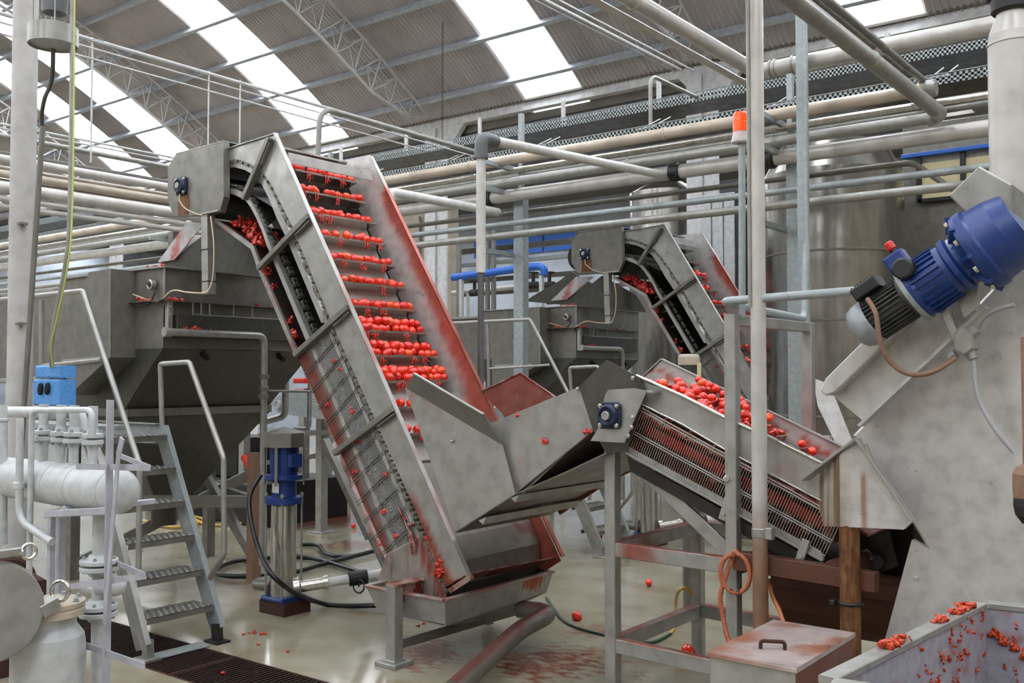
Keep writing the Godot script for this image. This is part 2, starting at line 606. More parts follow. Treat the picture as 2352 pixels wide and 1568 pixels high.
func truss(x: float, label: String) -> void:
	var t := thing("roof_truss", label, "roof truss", Vector3(x, 5.9, -12.5), "arched lattice trusses under the roof")
	var top := []
	var top2 := []
	var bot := []
	var n := 48
	var a0 := 0.61
	for i in n + 1:
		var a := a0 - 2.0 * a0 * i / n
		var p := arc(a, ARC_R - 0.06)
		top.append(Vector3(x - 0.17, p.y, p.x))
		top2.append(Vector3(x + 0.17, p.y, p.x))
		if i < n:
			var am := a0 - 2.0 * a0 * (i + 0.5) / n
			var fade := minf(1.0, minf(i + 1.0, n - i) / 3.0)
			var q := arc(am, ARC_R - 0.12 - 0.42 * fade)
			bot.append(Vector3(x, q.y, q.x))
	var b := B.new()
	b.tube(top, 0.02, 6)
	part(b, "top_chord", M.white_steel, t)
	b = B.new()
	b.tube(top2, 0.02, 6)
	part(b, "top_chord", M.white_steel, t)
	b = B.new()
	b.tube(bot, 0.027, 6)
	part(b, "bottom_chord", M.white_steel, t)
	b = B.new()
	for i in n:
		for s in [top, top2]:
			b.tube([s[i], bot[i]], 0.011, 5, false)
			b.tube([bot[i], s[i + 1]], 0.011, 5, false)
		if i % 2 == 0:
			b.tube([top[i], top2[i]], 0.008, 5, false)
	part(b, "lattice_bar", M.white_steel, t, "", "stuff")

func floor_stain(p: Vector3, _n: Vector3) -> Color:
	var k := 0.0
	var q := Vector2(p.x, p.z)
	var s := noise_a.get_noise_2d(p.x * 60 + p.z * 40, p.z * 60 - p.x * 45) * 0.5 + 0.5
	var s2 := noise_a.get_noise_2d(p.x * 420 + p.z * 120, p.z * 900) * 0.5 + 0.5
	for e in [[-3.15, -4.5, 0.85, 0.9], [-3.9, -4.2, 0.6, 0.75], [-2.95, -4.1, 0.6, 0.8], [-3.35, -5.25, 0.5, 0.55], [-8.2, -7.4, 1.3, 1.1], [-6.9, -6.6, 0.7, 0.9], [-1.7, -3.9, 0.5, 0.5]]:
		var d: float = 1.0 - q.distance_to(Vector2(e[0], e[1])) / float(e[2])
		if d > 0.0:
			k = maxf(k, smoothstep(0.6, 0.78, s * 0.35 + s2 * 0.42 + d * 0.42) * e[3])
	var grey := Color.WHITE
	var dirt := smoothstep(0.1, 0.45, noise_b.get_noise_2d(p.x * 30, p.z * 90)) * 0.3
	grey = grey.lerp(Color(0.6, 0.42, 0.26), dirt)
	return grey.lerp(Color(0.6, 0.13, 0.08), clampf(k, 0, 0.9))

func hall() -> void:
	roof()
	for e in [[-1.2, "white lattice roof truss over the right end of the hall"], [-6.25, "white lattice roof truss ending above the long white eave beam at the gusset"], [-11.45, "white lattice roof truss between the two broad skylight strips in mid roof"], [-16.72, "white lattice roof truss crossing the skylight strip behind the elevator head"], [-21.5, "white lattice roof truss seen past the round column under far skylights"], [-26.4, "farthest white lattice roof truss near the end wall"]]:
		truss(e[0], e[1])
	# floor slab, with the drain trench left open along x
	var b := B.new()
	b.stain = floor_stain
	for r in [[-7.4, -9.4, -0.6, -5.6, 0.05], [-7.4, -5.6, -4.6, -3.52, 0.04], [-4.6, -5.6, -2.0, -3.52, 0.016], [-2.0, -5.6, -0.6, -3.52, 0.04], [-7.4, -3.08, -0.6, -1.6, 0.09], [-30.2, -9.4, -7.4, -3.52, 0.3], [-30.2, -3.08, -7.4, -1.6, 0.4], [-0.6, -9.4, 9.2, -3.52, 2.0], [-0.6, -3.08, 9.2, -1.6, 2.0], [-30.2, -19.4, 9.2, -9.4, 1.0], [-30.2, -1.6, 9.2, 8.4, 3.0], [-2.2, -3.52, 9.2, -3.08, 2.0], [-30.2, -3.52, -12.0, -3.08, 2.0]]:
		var nx := int(ceil((r[2] - r[0]) / r[4]))
		var nz := int(ceil((r[3] - r[1]) / r[4]))
		for i in nx:
			for j in nz:
				var xa: float = lerpf(r[0], r[2], float(i) / nx)
				var xb: float = lerpf(r[0], r[2], float(i + 1) / nx)
				var za: float = lerpf(r[1], r[3], float(j) / nz)
				var zb: float = lerpf(r[1], r[3], float(j + 1) / nz)
				b.quad(Vector3(xa, 0, za), Vector3(xb, 0, za), Vector3(xb, 0, zb), Vector3(xa, 0, zb), Vector3.UP)
	b.stain = func(_p, _n): return Color.WHITE
	b.quad(Vector3(-30.2, -0.3, -19.4), Vector3(9.2, -0.3, -19.4), Vector3(9.2, -0.3, 8.4), Vector3(-30.2, -0.3, 8.4), Vector3.DOWN)
	for z in [-3.52, -3.08]:
		b.quad(Vector3(-12, 0, z), Vector3(-2.2, 0, z), Vector3(-2.2, -0.3, z), Vector3(-12, -0.3, z), Vector3(0, 0, -3.3 - z))
	struct(b, "floor", M.floor)
	# walls
	b = B.new()
	b.box(Vector3(-30.2, 0, -19.4), Vector3(9.2, 6.2, -19.15))
	struct(b, "wall_back", M.wall)
	var prof := PackedVector2Array([Vector2(8.3, 0), Vector2(8.3, 5.7)])
	for i in 25:
		var p := arc(-0.61 + 1.22 * i / 24.0, ARC_R + 0.1)
		prof.append(p)
	prof.append_array(PackedVector2Array([Vector2(-12.75, 5.9), Vector2(-19.4, 6.2), Vector2(-19.4, 0)]))
	b = B.new()
	b.plx(prof, -30.2, -30.0)
	struct(b, "wall_left", M.wall)
	b = B.new()
	b.plx(prof, 9.0, 9.2)
	struct(b, "wall_right", M.wall_beige)
	b = B.new()
	b.box(Vector3(-30.2, 0, 8.2), Vector3(9.2, 5.95, 8.45))
	struct(b, "wall_front", M.wall_beige)
	# the lower bay beyond the eave, with its own strip of roof lights
	b = B.new()
	for r in [[-15.2, -12.72], [-19.4, -16.6]]:
		b.ext(PackedVector2Array([Vector2(r[0], 5.72), Vector2(r[1], 5.72), Vector2(r[1], 5.84), Vector2(r[0], 5.84)]), Vector3(-30.2, 0, 0), Vector3.BACK, Vector3.UP, Vector3(39.4, 0, 0))
	for i in 14:
		var x := -30.2 + i * 2.95
		b.box(Vector3(x, 5.72, -16.6), Vector3(x + 0.5, 5.84, -15.2))
	struct(b, "ceiling", M.wall_dark)
	b = B.new()
	b.quad(Vector3(-30.2, 5.83, -16.6), Vector3(9.2, 5.83, -16.6), Vector3(9.2, 5.83, -15.2), Vector3(-30.2, 5.83, -15.2), Vector3.DOWN)
	struct(b, "window_1", M.pane)
	# eave: the white box beam, its hangers, the columns of the hall
	b = B.new()
	b.bar(Vector3(-30, 5.93, -12.62), Vector3(9, 5.93, -12.62), 0.14, 0.16)
	struct(b, "trim_1", M.white_steel)
	b = B.new()
	b.box(Vector3(-30.2, 5.98, -12.78), Vector3(9.2, 6.02, -12.5))
	struct(b, "trim_2", M.wall_dark)
	for i in 7:
		var x := -26.4 + i * 5.05
		var c := thing("roof_column", ["white steel column at the far end of the eave line", "white steel column below the far skylights", "white steel column behind the elevator head at the eave", "white boxed steel column where the mid roof truss meets the eave beam", "white steel column under the gusset of the eave beam", "white steel column behind the right hand pipes at the eave", "white steel column past the right end of the pipe rack"][i], "column", Vector3(x, 0, -12.62), "white columns carrying the eave beam")
		b = B.new()
		b.channel(Vector3(x - 0.12, 0, -12.62), Vector3(x - 0.12, 5.85, -12.62), 0.24, 0.2, 0.012, Vector3.BACK)
		b.box(Vector3(x - 0.11, 0.0, -12.6), Vector3(x + 0.11, 5.85, -12.56))
		part(b, "shaft", M.white_steel, c)
		b = B.new()
		b.box(Vector3(x - 0.18, 0, -12.78), Vector3(x + 0.18, 0.02, -12.44))
		part(b, "base_plate", M.white_steel, c)
		b = B.new()
		b.ext(PackedVector2Array([Vector2(x - 0.5, 5.85), Vector2(x + 0.5, 5.85), Vector2(x + 0.14, 5.45), Vector2(x - 0.14, 5.45)]), Vector3(0, 0, -12.66), Vector3.RIGHT, Vector3.UP, Vector3(0, 0, 0.1))
		part(b, "gusset", M.white_steel, c)
	# drain grates
	for i in 7:
		var x0 := -11.0 + i * 1.26
		var g := thing("floor_grate", ["rusty floor grate panel farthest along the drain by the end column", "rusty floor grate panel under the white vessel supports", "rusty floor grate panel beside the vessel behind the flanged pipes", "rusty floor grate panel left of the ladder foot", "rusty floor grate panel with the ladder foot standing on it", "rusty floor grate panel just right of the ladder foot", "rusty floor grate panel nearest the bottom edge of the picture"][i], "grate", Vector3(x0, 0, -3.3), "floor grates along the drain")
		b = B.new()
		for z in [-3.515, -3.085]:
			b.bar(Vector3(x0, -0.012, z), Vector3(x0 + 1.25, -0.012, z), 0.01, 0.03)
		for x in [x0 + 0.004, x0 + 1.246]:
			b.bar(Vector3(x, -0.012, -3.51), Vector3(x, -0.012, -3.09), 0.008, 0.03)
		part(b, "frame", M.rust_plain, g)
		b = B.new()
		for k in 40:
			b.bar(Vector3(x0 + 0.02 + k * 0.031, -0.013, -3.51), Vector3(x0 + 0.02 + k * 0.031, -0.013, -3.09), 0.009, 0.026, Vector3.UP, 0.0)
		part(b, "bearing_bar", M.brown_grate, g, "", "stuff")
	var st := B.new()
	st.box(Vector3(-5.12, 0.003, -3.56), Vector3(-5.0, 0.008, -3.08))
	solo(st, "cover_strip", M.galv, "flat galvanised strip lying across the drain grate beside the ladder foot", "strip")

# ---------------------------------------------------------------- bucket elevator
# side view coordinates of the inclined run: s along the belt from the lower tip, n outwards from its top edge
const E_TIP := Vector2(-3.486, 0.488)
const E_U := Vector2(-0.5299, 0.848)
const E_N := Vector2(0.848, 0.5299)
const E_Z0 := -4.15
const E_Z1 := -5.0

func ep(s: float, n: float, z: float) -> Vector3:
	var p := E_TIP + E_U * s + E_N * n
	return Vector3(p.x, p.y, z)

func en(a: Array) -> PackedVector2Array:
	var r := PackedVector2Array()
	for i in range(0, a.size(), 2):
		r.append(E_TIP + E_U * a[i] + E_N * a[i + 1])
	return r

func smear(p: Vector3, f: float) -> float:
	return noise_a.get_noise_3d(p.x * 140 * f, p.y * 140 * f, p.z * 140 * f) * 0.5 + 0.5

func red_mix(k: float) -> Color:
	return Color.WHITE.lerp(Color(0.86, 0.16, 0.1), clampf(k, 0.0, 0.95))

func far_stain(p: Vector3, _n: Vector3) -> Color:
	var d := Vector2(p.x, p.y) - E_TIP
	var s := d.dot(E_U)
	var n := d.dot(E_N)
	var e := smoothstep(-0.16 - 0.1 * smoothstep(2.2, 0.8, s), -0.01, n) * (0.85 if s < 2.9 else 0.3)
	var low := smoothstep(1.6, 0.9, s) * 0.35
	var q := smear(p, 1.0) * 0.6 + smear(p, 3.0) * 0.4
	return red_mix(smoothstep(0.42, 0.75, q * 0.55 + (e + low) * 0.62) * 0.9)

func near_stain(p: Vector3, _n: Vector3) -> Color:
	var d := Vector2(p.x, p.y) - E_TIP
	var s := d.dot(E_U)
	var n := d.dot(E_N)
	var q := smear(p, 1.5)
	var k := smoothstep(-0.09, -0.19, n) * smoothstep(0.95, 0.2, s) * 1.2 + smoothstep(0.12, 0.0, s) * 0.3
	return red_mix(smoothstep(0.42, 0.75, q * 0.45 + k * 0.7) * 0.9)

func drip_stain(p: Vector3, _n: Vector3) -> Color:
	var q := noise_a.get_noise_2d((p.x + p.z) * 1900, p.y * 90) * 0.5 + 0.5
	var near := smoothstep(0.16, 0.0, absf((Vector2(p.x, p.y) - E_TIP).dot(E_N) + 0.22))
	return Color(1, 0.93, 0.9).lerp(Color(0.8, 0.13, 0.08), clampf(smoothstep(0.45, 0.68, q * 0.8 + 0.3 * near) * 0.85, 0.0, 0.9))

func chain_run(b: B, pts: Array, pitch: float, z: float) -> void:
	var acc := 0.0
	var k := 0
	for i in range(1, pts.size()):
		var a: Vector2 = pts[i - 1]
		var e: Vector2 = pts[i]
		var l := a.distance_to(e)
		var d := (e - a) / l
		while acc < l:
			var p := a + d * acc
			var c := Vector3(p.x, p.y, z)
			var t := Vector3(d.x, d.y, 0)
			b.cyl(c + Vector3(0, 0, -0.018), c + Vector3(0, 0, 0.018), 0.014, 8)
			if k % 2 == 0:
				for s in [-1, 1]:
					b.bar(c - t * 0.008 + Vector3(0, 0, s * 0.014), c + t * (pitch + 0.008) + Vector3(0, 0, s * 0.014), 0.004, 0.018, Vector3(0, 0, 1).cross(t), 0.0)
			else:
				b.cyl(c + Vector3(0, 0, 0.018), c + Vector3(0, 0, 0.03), 0.008, 6)
			k += 1
			acc += pitch
		acc -= l

func pulp(b: B, c: Vector3, spread: Vector3, n: int, size: float) -> void:
	for i in n:
		var o := Vector3(rng.randfn() * spread.x, absf(rng.randfn()) * spread.y, rng.randfn() * spread.z) * 0.55
		var bs := Basis.from_euler(Vector3(rng.randf() * TAU, rng.randf() * TAU, rng.randf() * TAU))
		var k := size * rng.randf_range(0.5, 1.3)
		b.ell(c + o, bs.scaled_local(Vector3(k, k * rng.randf_range(0.25, 0.6), k * rng.randf_range(0.4, 1.0))), 6, 4)

func flange_bearing(parent: Node3D, c: Vector3, r: float) -> void:
	var b := B.new()
	var poly := PackedVector2Array()
	for i in 4:
		for k in [-0.32, -0.16, 0.0, 0.16, 0.32]:
			var a: float = PI / 4 + i * PI / 2 + k
			poly.append(Vector2(cos(a), sin(a)) * r * (1.28 if absf(k) < 0.2 else 1.16))
	b.ext(poly, c, Vector3.RIGHT, Vector3.UP, Vector3(0, 0, r * 0.32), 0.0, r * 0.06)
	b.lathe(c + Vector3(0, 0, r * 0.3), Vector3.BACK, [Vector2(r * 0.92, 0), Vector2(r * 0.8, r * 0.35), Vector2(r * 0.62, r * 0.45), Vector2(r * 0.62, r * 0.3), Vector2(r * 0.4, r * 0.3)], 24, true)
	var h := part(b, "bearing_housing", M.blue_dark, parent, "dark blue four bolt bearing housing")
	b = B.new()
	b.cyl(c, c + Vector3(0, 0, r * 0.85), r * 0.36, 20, 0.003)
	part(b, "shaft", M.steel, h)
	for i in 4:
		var a := PI / 4 + i * PI / 2
		b = B.new()
		b.bolt(c + Vector3(cos(a), sin(a), 0) * r * 1.05 + Vector3(0, 0, r * 0.32), Vector3.BACK, r * 0.14, r * 0.16)
		part(b, "bolt", M.steel_bright, h)

func elevator() -> Node3D:
	var t := thing("bucket_elevator", "large stainless inclined bucket elevator nearest in mid picture, tomatoes on its flights", "conveyor", Vector3(-4.4, 0, -4.575), "inclined bucket elevators")
	# side panels
	var b := B.new()
	b.stain = near_stain
	b.plz(pv([-5.739, 3.159, -5.177, 3.190, -3.486, 0.488, -3.514, 0.513, -3.686, 0.432, -3.825, 0.690, -4.260, 1.362, -4.653, 1.958, -5.008, 2.557, -5.149, 2.751, -5.268, 2.894, -5.351, 2.969, -5.449, 3.023, -5.573, 3.060, -5.738, 3.079]), E_Z0 - 0.006, E_Z0, 0.03)
	part(b, "side_panel", M.steel, t, "near side panel of the elevator")
	b = B.new()
	b.stain = far_stain
	var cut := PackedVector2Array([Vector2(-5.670, 3.193)])
	b.plz(en([-0.02, -0.02, -0.02, -0.3, 3.15, -0.3]) + cut + en([3.2, 0.0]), E_Z1 - 0.006, E_Z1, 0.035)
	part(b, "side_panel", M.steel_pale, t, "far side panel smeared with red juice along its edge")
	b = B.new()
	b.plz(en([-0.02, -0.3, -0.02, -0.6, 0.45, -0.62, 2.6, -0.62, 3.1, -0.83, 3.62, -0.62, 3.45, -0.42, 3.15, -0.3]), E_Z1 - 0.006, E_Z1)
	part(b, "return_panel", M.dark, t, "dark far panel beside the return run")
	b = B.new()
	b.bar(Vector3(-5.117, 3.031, -4.200), Vector3(-5.117, 3.031, -4.200) + Vector3(0, 0, -0.76), 0.01, 0.07)
	part(b, "head_plate", M.steel_pale, t)
	# folded edges of both panels
	for z in [E_Z0, E_Z1]:
		b = B.new()
		b.stain = far_stain if z == E_Z1 else func(p, _n): return red_mix(smoothstep(0.5, 0.75, smear(p, 2.0)) * smoothstep(2.4, 1.4, (Vector2(p.x, p.y) - E_TIP).dot(E_U)) * 0.6)
		for i in 40:
			b.bar(ep(i * 0.0797, 0.0, z + (0.012 if z == E_Z0 else -0.012)), ep((i + 1) * 0.0797, 0.0, z + (0.012 if z == E_Z0 else -0.012)), 0.034, 0.008, Vector3(E_N.x, E_N.y, 0), 0.0)
		if z == E_Z0:
			b.bar(ep(3.187, 0.0, z), ep(3.187, 0.0, z) + (ep(3.46, -0.495, z) - ep(3.187, 0.0, z)), 0.03, 0.006)
		part(b, "edge_flange", M.steel, t)
	# strip under the near panel at the boot
	b = B.new()
	b.sheet([Vector3(-3.514, 0.518, -4.150), Vector3(-3.686, 0.427, -4.150), Vector3(-3.686, 0.427, -4.150) + Vector3(0, -0.03, -0.84), Vector3(-3.514, 0.518, -4.150) + Vector3(0, -0.03, -0.84)], 0.006)
	b.sheet([Vector3(-3.474, 0.494, -4.150), Vector3(-3.634, 0.393, -4.150), Vector3(-3.634, 0.393, -4.150) + Vector3(0, 0, 0.014), Vector3(-3.474, 0.494, -4.150) + Vector3(0, 0, 0.014)], 0.03)
	part(b, "boot_lip", M.steel_red, t)
	# head cover boxes and hood
	for z in [E_Z0 + 0.05, E_Z1 - 0.01]:
		b = B.new()
		b.plz(pv([-6.240, 3.191, -5.681, 3.202, -5.670, 2.819, -5.717, 2.719, -5.912, 2.717, -6.259, 2.745, -6.337, 2.867, -6.342, 3.110]), z - (0.05 if z > -4.5 else 0.006), z)
		part(b, "head_cover", M.steel_dull, t, "flat octagonal cover plate of the head drive")
	b = B.new()
	b.bar(Vector3(-5.903, 2.721, -4.090), Vector3(-5.703, 2.725, -4.090), 0.03, 0.012)
	b.sheet([Vector3(-6.271, 3.202, -4.120), Vector3(-5.709, 3.212, -4.120), Vector3(-5.709, 3.212, -4.120) + Vector3(0, 0, -0.86), Vector3(-6.271, 3.202, -4.120) + Vector3(0, 0, -0.86)], 0.005)
	b.sheet([Vector3(-6.271, 3.202, -4.120), Vector3(-6.373, 3.117, -4.120), Vector3(-6.373, 3.117, -4.120) + Vector3(0, 0, -0.86), Vector3(-6.271, 3.202, -4.120) + Vector3(0, 0, -0.86)], 0.005)
	part(b, "head_roof", M.steel, t)
	flange_bearing(t, Vector3(-6.155, 2.948, -4.100), 0.062)
	b = B.new()
	b.tube(curve([Vector3(-6.126, 2.882, -4.060), Vector3(-6.130, 2.839, -4.060), Vector3(-6.061, 2.776, -4.060), Vector3(-5.941, 2.727, -4.060), Vector3(-5.874, 2.709, -4.070)]), 0.005, 6)
	part(b, "grease_line", M.cable_cream, t)
	# rust below the bearing
	b = B.new()
	b.plz(pv([-6.194, 2.892, -6.083, 2.902, -6.060, 2.818, -6.080, 2.737, -6.207, 2.743]), -4.0995, -4.0985)
	part(b, "rust_stain", M.rust, t)
	# curved guide rails
	b = B.new()
	b.plz(pv([-5.752, 3.077, -5.586, 3.058, -5.467, 3.018, -5.373, 2.959, -5.280, 2.874, -5.216, 2.800, -5.152, 2.683, -5.054, 2.537, -4.692, 1.935, -4.737, 1.928, -5.093, 2.509, -5.183, 2.635, -5.256, 2.761, -5.339, 2.875, -5.438, 2.955, -5.523, 2.996, -5.638, 3.029, -5.751, 3.043]), -4.2, -4.16)
	b.plz(en([1.9, -0.245, 0.35, -0.235, 0.35, -0.265, 1.9, -0.275]), -4.2, -4.16)
	part(b, "guide_rail", M.steel, t, "outer curved guide rail")
	b = B.new()
	b.plz(pv([-5.749, 2.897, -5.670, 2.888, -5.588, 2.863, -5.506, 2.812, -5.444, 2.761, -5.378, 2.680, -5.317, 2.587, -5.252, 2.471, -4.842, 1.832, -4.884, 1.822, -5.284, 2.464, -5.326, 2.547, -5.387, 2.643, -5.453, 2.729, -5.506, 2.782, -5.582, 2.817, -5.670, 2.851, -5.748, 2.860]), -4.2, -4.16)
	part(b, "guide_rail", M.steel, t, "inner curved guide rail")
	b = B.new()
	b.stain = func(p, _n): return red_mix(smoothstep(0.45, 0.8, smear(p, 1.5)) * 0.7)
	b.plz(pv([-5.826, 2.687, -5.479, 2.506, -5.408, 2.465, -5.323, 2.310, -4.947, 1.737, -4.981, 1.726, -5.360, 2.300, -5.436, 2.446, -5.502, 2.481, -5.836, 2.664]), -4.17, -4.15, 0.04)
	part(b, "lower_rail", M.steel, t)
	# the pan that catches drips under the return run
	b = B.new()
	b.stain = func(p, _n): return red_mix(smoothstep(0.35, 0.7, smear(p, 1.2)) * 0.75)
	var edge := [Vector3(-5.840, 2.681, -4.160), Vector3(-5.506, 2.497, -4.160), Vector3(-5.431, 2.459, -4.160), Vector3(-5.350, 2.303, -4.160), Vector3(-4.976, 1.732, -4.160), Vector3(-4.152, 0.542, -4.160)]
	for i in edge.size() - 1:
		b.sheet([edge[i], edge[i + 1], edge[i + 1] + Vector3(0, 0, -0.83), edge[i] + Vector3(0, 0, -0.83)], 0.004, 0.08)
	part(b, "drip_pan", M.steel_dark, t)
	b = B.new()
	for i in 26:
		var f := rng.randf()
		pulp(b, (edge[0] as Vector3).lerp(edge[2], 0.15 + 0.9 * f) + Vector3(0.03, 0.02, -0.03 - 0.22 * rng.randf()), Vector3(0.05, 0.05, 0.06), 12, 0.022)
	for i in 8:
		var f := rng.randf()
		pulp(b, (edge[3] as Vector3).lerp(edge[4], f) + Vector3(0.03, 0.0, -0.03), Vector3(0.02, 0.03, 0.03), 7, 0.016)
	part(b, "tomato_pulp", M.pulp, t, "red pulp lying in the drip pan", "stuff")
	# belts: the carrying run, the drums and the return run
	b = B.new()
	b.ext(en([0.1, -0.275, 2.75, -0.275, 2.75, -0.285, 0.1, -0.285]), Vector3(0, 0, -4.21), Vector3.RIGHT, Vector3.UP, Vector3(0, 0, -0.74))
	b.cyl(ep(0.13, -0.39, -4.2), ep(0.13, -0.39, -4.96), 0.115, 28)
	part(b, "belt", M.steel_pale, t, "smooth steel belt plates behind the flights")
	b = B.new()
	b.ext(en([0.1, -0.47, 2.45, -0.47, 2.45, -0.478, 0.1, -0.478]), Vector3(0, 0, -4.24), Vector3.RIGHT, Vector3.UP, Vector3(0, 0, -0.7))
	b.cyl(Vector3(-6.299, 2.941, -4.200), Vector3(-6.299, 2.941, -4.200) + Vector3(0, 0, -0.76), 0.16, 28)
	var arcp := [ep(2.75, -0.28, -4.22), Vector3(-5.490, 2.822, -4.220), Vector3(-5.611, 2.911, -4.220), Vector3(-5.807, 2.956, -4.220), Vector3(-6.223, 3.031, -4.220)]
	for i in arcp.size() - 1:
		b.sheet([arcp[i], arcp[i + 1], arcp[i + 1] + Vector3(0, 0, -0.72), arcp[i] + Vector3(0, 0, -0.72)], 0.006)
	part(b, "return_belt", M.dark, t, "dark return run of the belt")
	# smooth shell over the tail drum
	b = B.new()
	b.stain = func(p, _n): return red_mix(smoothstep(0.52, 0.62, smear(p, 1.4)) * 0.7 * smoothstep(-4.5, -4.75, p.z))
	var sh := [ep(0.78, -0.14, 0), ep(0.5, -0.13, 0), ep(0.28, -0.09, 0), ep(0.14, -0.1, 0), ep(0.03, -0.16, 0), ep(-0.02, -0.25, 0), ep(0.0, -0.36, 0)]
	for i in sh.size() - 1:
		b.sheet([sh[i] + Vector3(0, 0, -4.2), sh[i + 1] + Vector3(0, 0, -4.2), sh[i + 1] + Vector3(0, 0, -4.98), sh[i] + Vector3(0, 0, -4.98)], 0.004, 0.04)
	part(b, "boot_shell", M.steel_dull, t)
	for k in range(4, 18):
		b = B.new()
		var s := 0.05 + 0.1885 * k
		var lip := ep(s, -0.176, -4.2)
		var back := lip + Vector3(-0.125, -0.022, 0)
		b.stain = func(p, nn): return red_mix((0.8 if nn.y < -0.3 else 0.1) * smoothstep(0.35, 0.7, smear(p, 1.5)))
		b.ext(PackedVector2Array([Vector2(lip.x, lip.y), Vector2(lip.x, lip.y + 0.012), Vector2(lip.x - 0.006, lip.y + 0.012), Vector2(lip.x - 0.006, lip.y + 0.004), Vector2(back.x, back.y + 0.004), Vector2(back.x, back.y - 0.03), Vector2(back.x + 0.006, back.y - 0.03), Vector2(back.x + 0.03, back.y - 0.006), Vector2(lip.x - 0.006, lip.y - 0.004)]), Vector3(0, 0, -4.2), Vector3.RIGHT, Vector3.UP, Vector3(0, 0, -0.75), 0.0)
		b.stain = null
		# the small chain pin at its far end
		b.bar(ep(s + 0.05, -0.262, -4.93), ep(s + 0.1, -0.262, -4.93), 0.008, 0.012, Vector3.UP, 0.0)
		part(b, "flight", M.steel_bright, t)
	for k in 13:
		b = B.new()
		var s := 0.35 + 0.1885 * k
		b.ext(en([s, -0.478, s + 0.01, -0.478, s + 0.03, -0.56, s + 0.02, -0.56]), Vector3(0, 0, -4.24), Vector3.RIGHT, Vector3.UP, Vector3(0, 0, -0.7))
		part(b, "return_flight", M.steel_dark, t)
	b = B.new()
	var outer := [Vector3(-5.765, 3.068, -4.170), Vector3(-5.599, 3.052, -4.170), Vector3(-5.461, 3.001, -4.170), Vector3(-5.348, 2.940, -4.170), Vector3(-5.247, 2.840, -4.170), Vector3(-5.120, 2.659, -4.170), Vector3(-5.040, 2.542, -4.170)]
	var cp := []
	for p in outer:
		cp.append(Vector2(p.x + 0.012, p.y + 0.012))
	cp.append(E_TIP + E_U * 2.5 + E_N * -0.218)
	cp.append(E_TIP + E_U * 0.02 + E_N * -0.215)
	chain_run(b, cp, 0.032, -4.168)
	part(b, "chain", M.steel_dull, t, "carrying chain running down beside the side panel", "stuff")
	b = B.new()
	cp = [Vector2(-5.805, 2.934), Vector2(-5.622, 2.894), Vector2(-5.464, 2.780), Vector2(-5.332, 2.596), E_TIP + E_U * 2.45 + E_N * -0.405, E_TIP + E_U * 0.4 + E_N * -0.405]
	chain_run(b, cp, 0.045, -4.2)
	part(b, "chain", M.steel_dark, t, "oily return chain between the guide rails", "stuff")
	# cross brackets
	for e in [[Vector3(-5.219, 3.160, -4.130), Vector3(-5.485, 2.788, -4.130)], [Vector3(-4.820, 2.606, -4.130), Vector3(-5.320, 2.308, -4.130)], [Vector3(-4.455, 2.011, -4.130), Vector3(-4.944, 1.728, -4.130)], [Vector3(-4.064, 1.405, -4.130), Vector3(-4.568, 1.123, -4.130)]]:
		b = B.new()
		b.bar(e[0], e[1], 0.035, 0.045, Vector3(0, 0, 1))
		var dd: Vector3 = (e[1] - e[0]).normalized()
		for k in [0.04, 0.1]:
			b.bolt(e[0] + dd * k + Vector3(0, -0.03, -0.012), Vector3.BACK, 0.008, 0.01)
		b.bar(e[0] + Vector3(0.01, -0.028, -0.012), e[0] + dd * 0.16 + Vector3(0.01, -0.028, -0.012), 0.01, 0.05, Vector3(0, 0, 1))
		part(b, "cross_bracket", M.steel_dull, t)
	# wire guard over the lower half
	var gr := B.new()
	gr.stain = func(p, _n):
		var n := (Vector2(p.x, p.y) - E_TIP).dot(E_N)
		return red_mix(smoothstep(0.45, 0.7, smear(p, 1.0) * 0.5 + smoothstep(-0.36, -0.56, n) * 0.45) * 0.9)
	for i in 31:
		var n := -0.58 + 0.335 * i / 30.0
		var lo := 0.40 - (i / 30.0) * 0.03
		for j in 10:
			gr.tube([ep(lerpf(lo, 1.82, j / 10.0), n, -4.152), ep(lerpf(lo, 1.82, (j + 1) / 10.0), n, -4.152)], 0.0019, 4, false)
	var guard := part(gr, "wire_guard", M.steel_pale, t, "wire guard stained red towards its lower left", "stuff")
	for s in [0.42, 0.53, 0.65, 0.77, 0.89, 1.0, 1.2, 1.32, 1.44, 1.56, 1.68]:
		b = B.new()
		for d in [-0.008, 0.008]:
			b.tube([ep(s + d - 0.005, -0.59, -4.146), ep(s + d + 0.03, -0.24, -4.146)], 0.003, 5, false)
		part(b, "cross_wire", M.steel_dull, guard)
	b = B.new()
	b.bar(ep(0.4, -0.455, -4.165), ep(1.82, -0.455, -4.165), 0.03, 0.004, Vector3.BACK, 0.0)
	b.bar(ep(0.38, -0.25, -4.156), ep(1.82, -0.25, -4.156), 0.014, 0.004, Vector3.BACK, 0.0)
	part(b, "guard_strip", M.steel_bright, guard)
	b = B.new()
	for e in [[0.62, -0.42], [0.93, -0.5], [1.25, -0.33], [1.6, -0.31], [0.5, -0.28], [0.8, -0.29], [1.4, -0.5], [0.47, -0.54], [1.08, -0.4], [1.52, -0.29], [0.45, -0.4]]:
		pulp(b, ep(e[0], e[1], -4.145), Vector3(0.02, 0.02, 0.006), 9, 0.011)
	part(b, "tomato_pulp", M.pulp, t, "bits of tomato caught on the wire guard", "stuff")
	# boot plates down in the drip tray
	for z in [-4.152, -4.99]:
		b = B.new()
		b.stain = drip_stain
		b.plz(pv([-4.143, 0.557, -3.885, 0.679, -3.825, 0.688, -3.686, 0.432, -3.666, 0.317, -4.080, 0.258, -4.221, 0.383]), z - 0.006, z, 0.013)
		part(b, "boot_plate", M.steel, t, "lower boot plate with red drips")
	b = B.new()
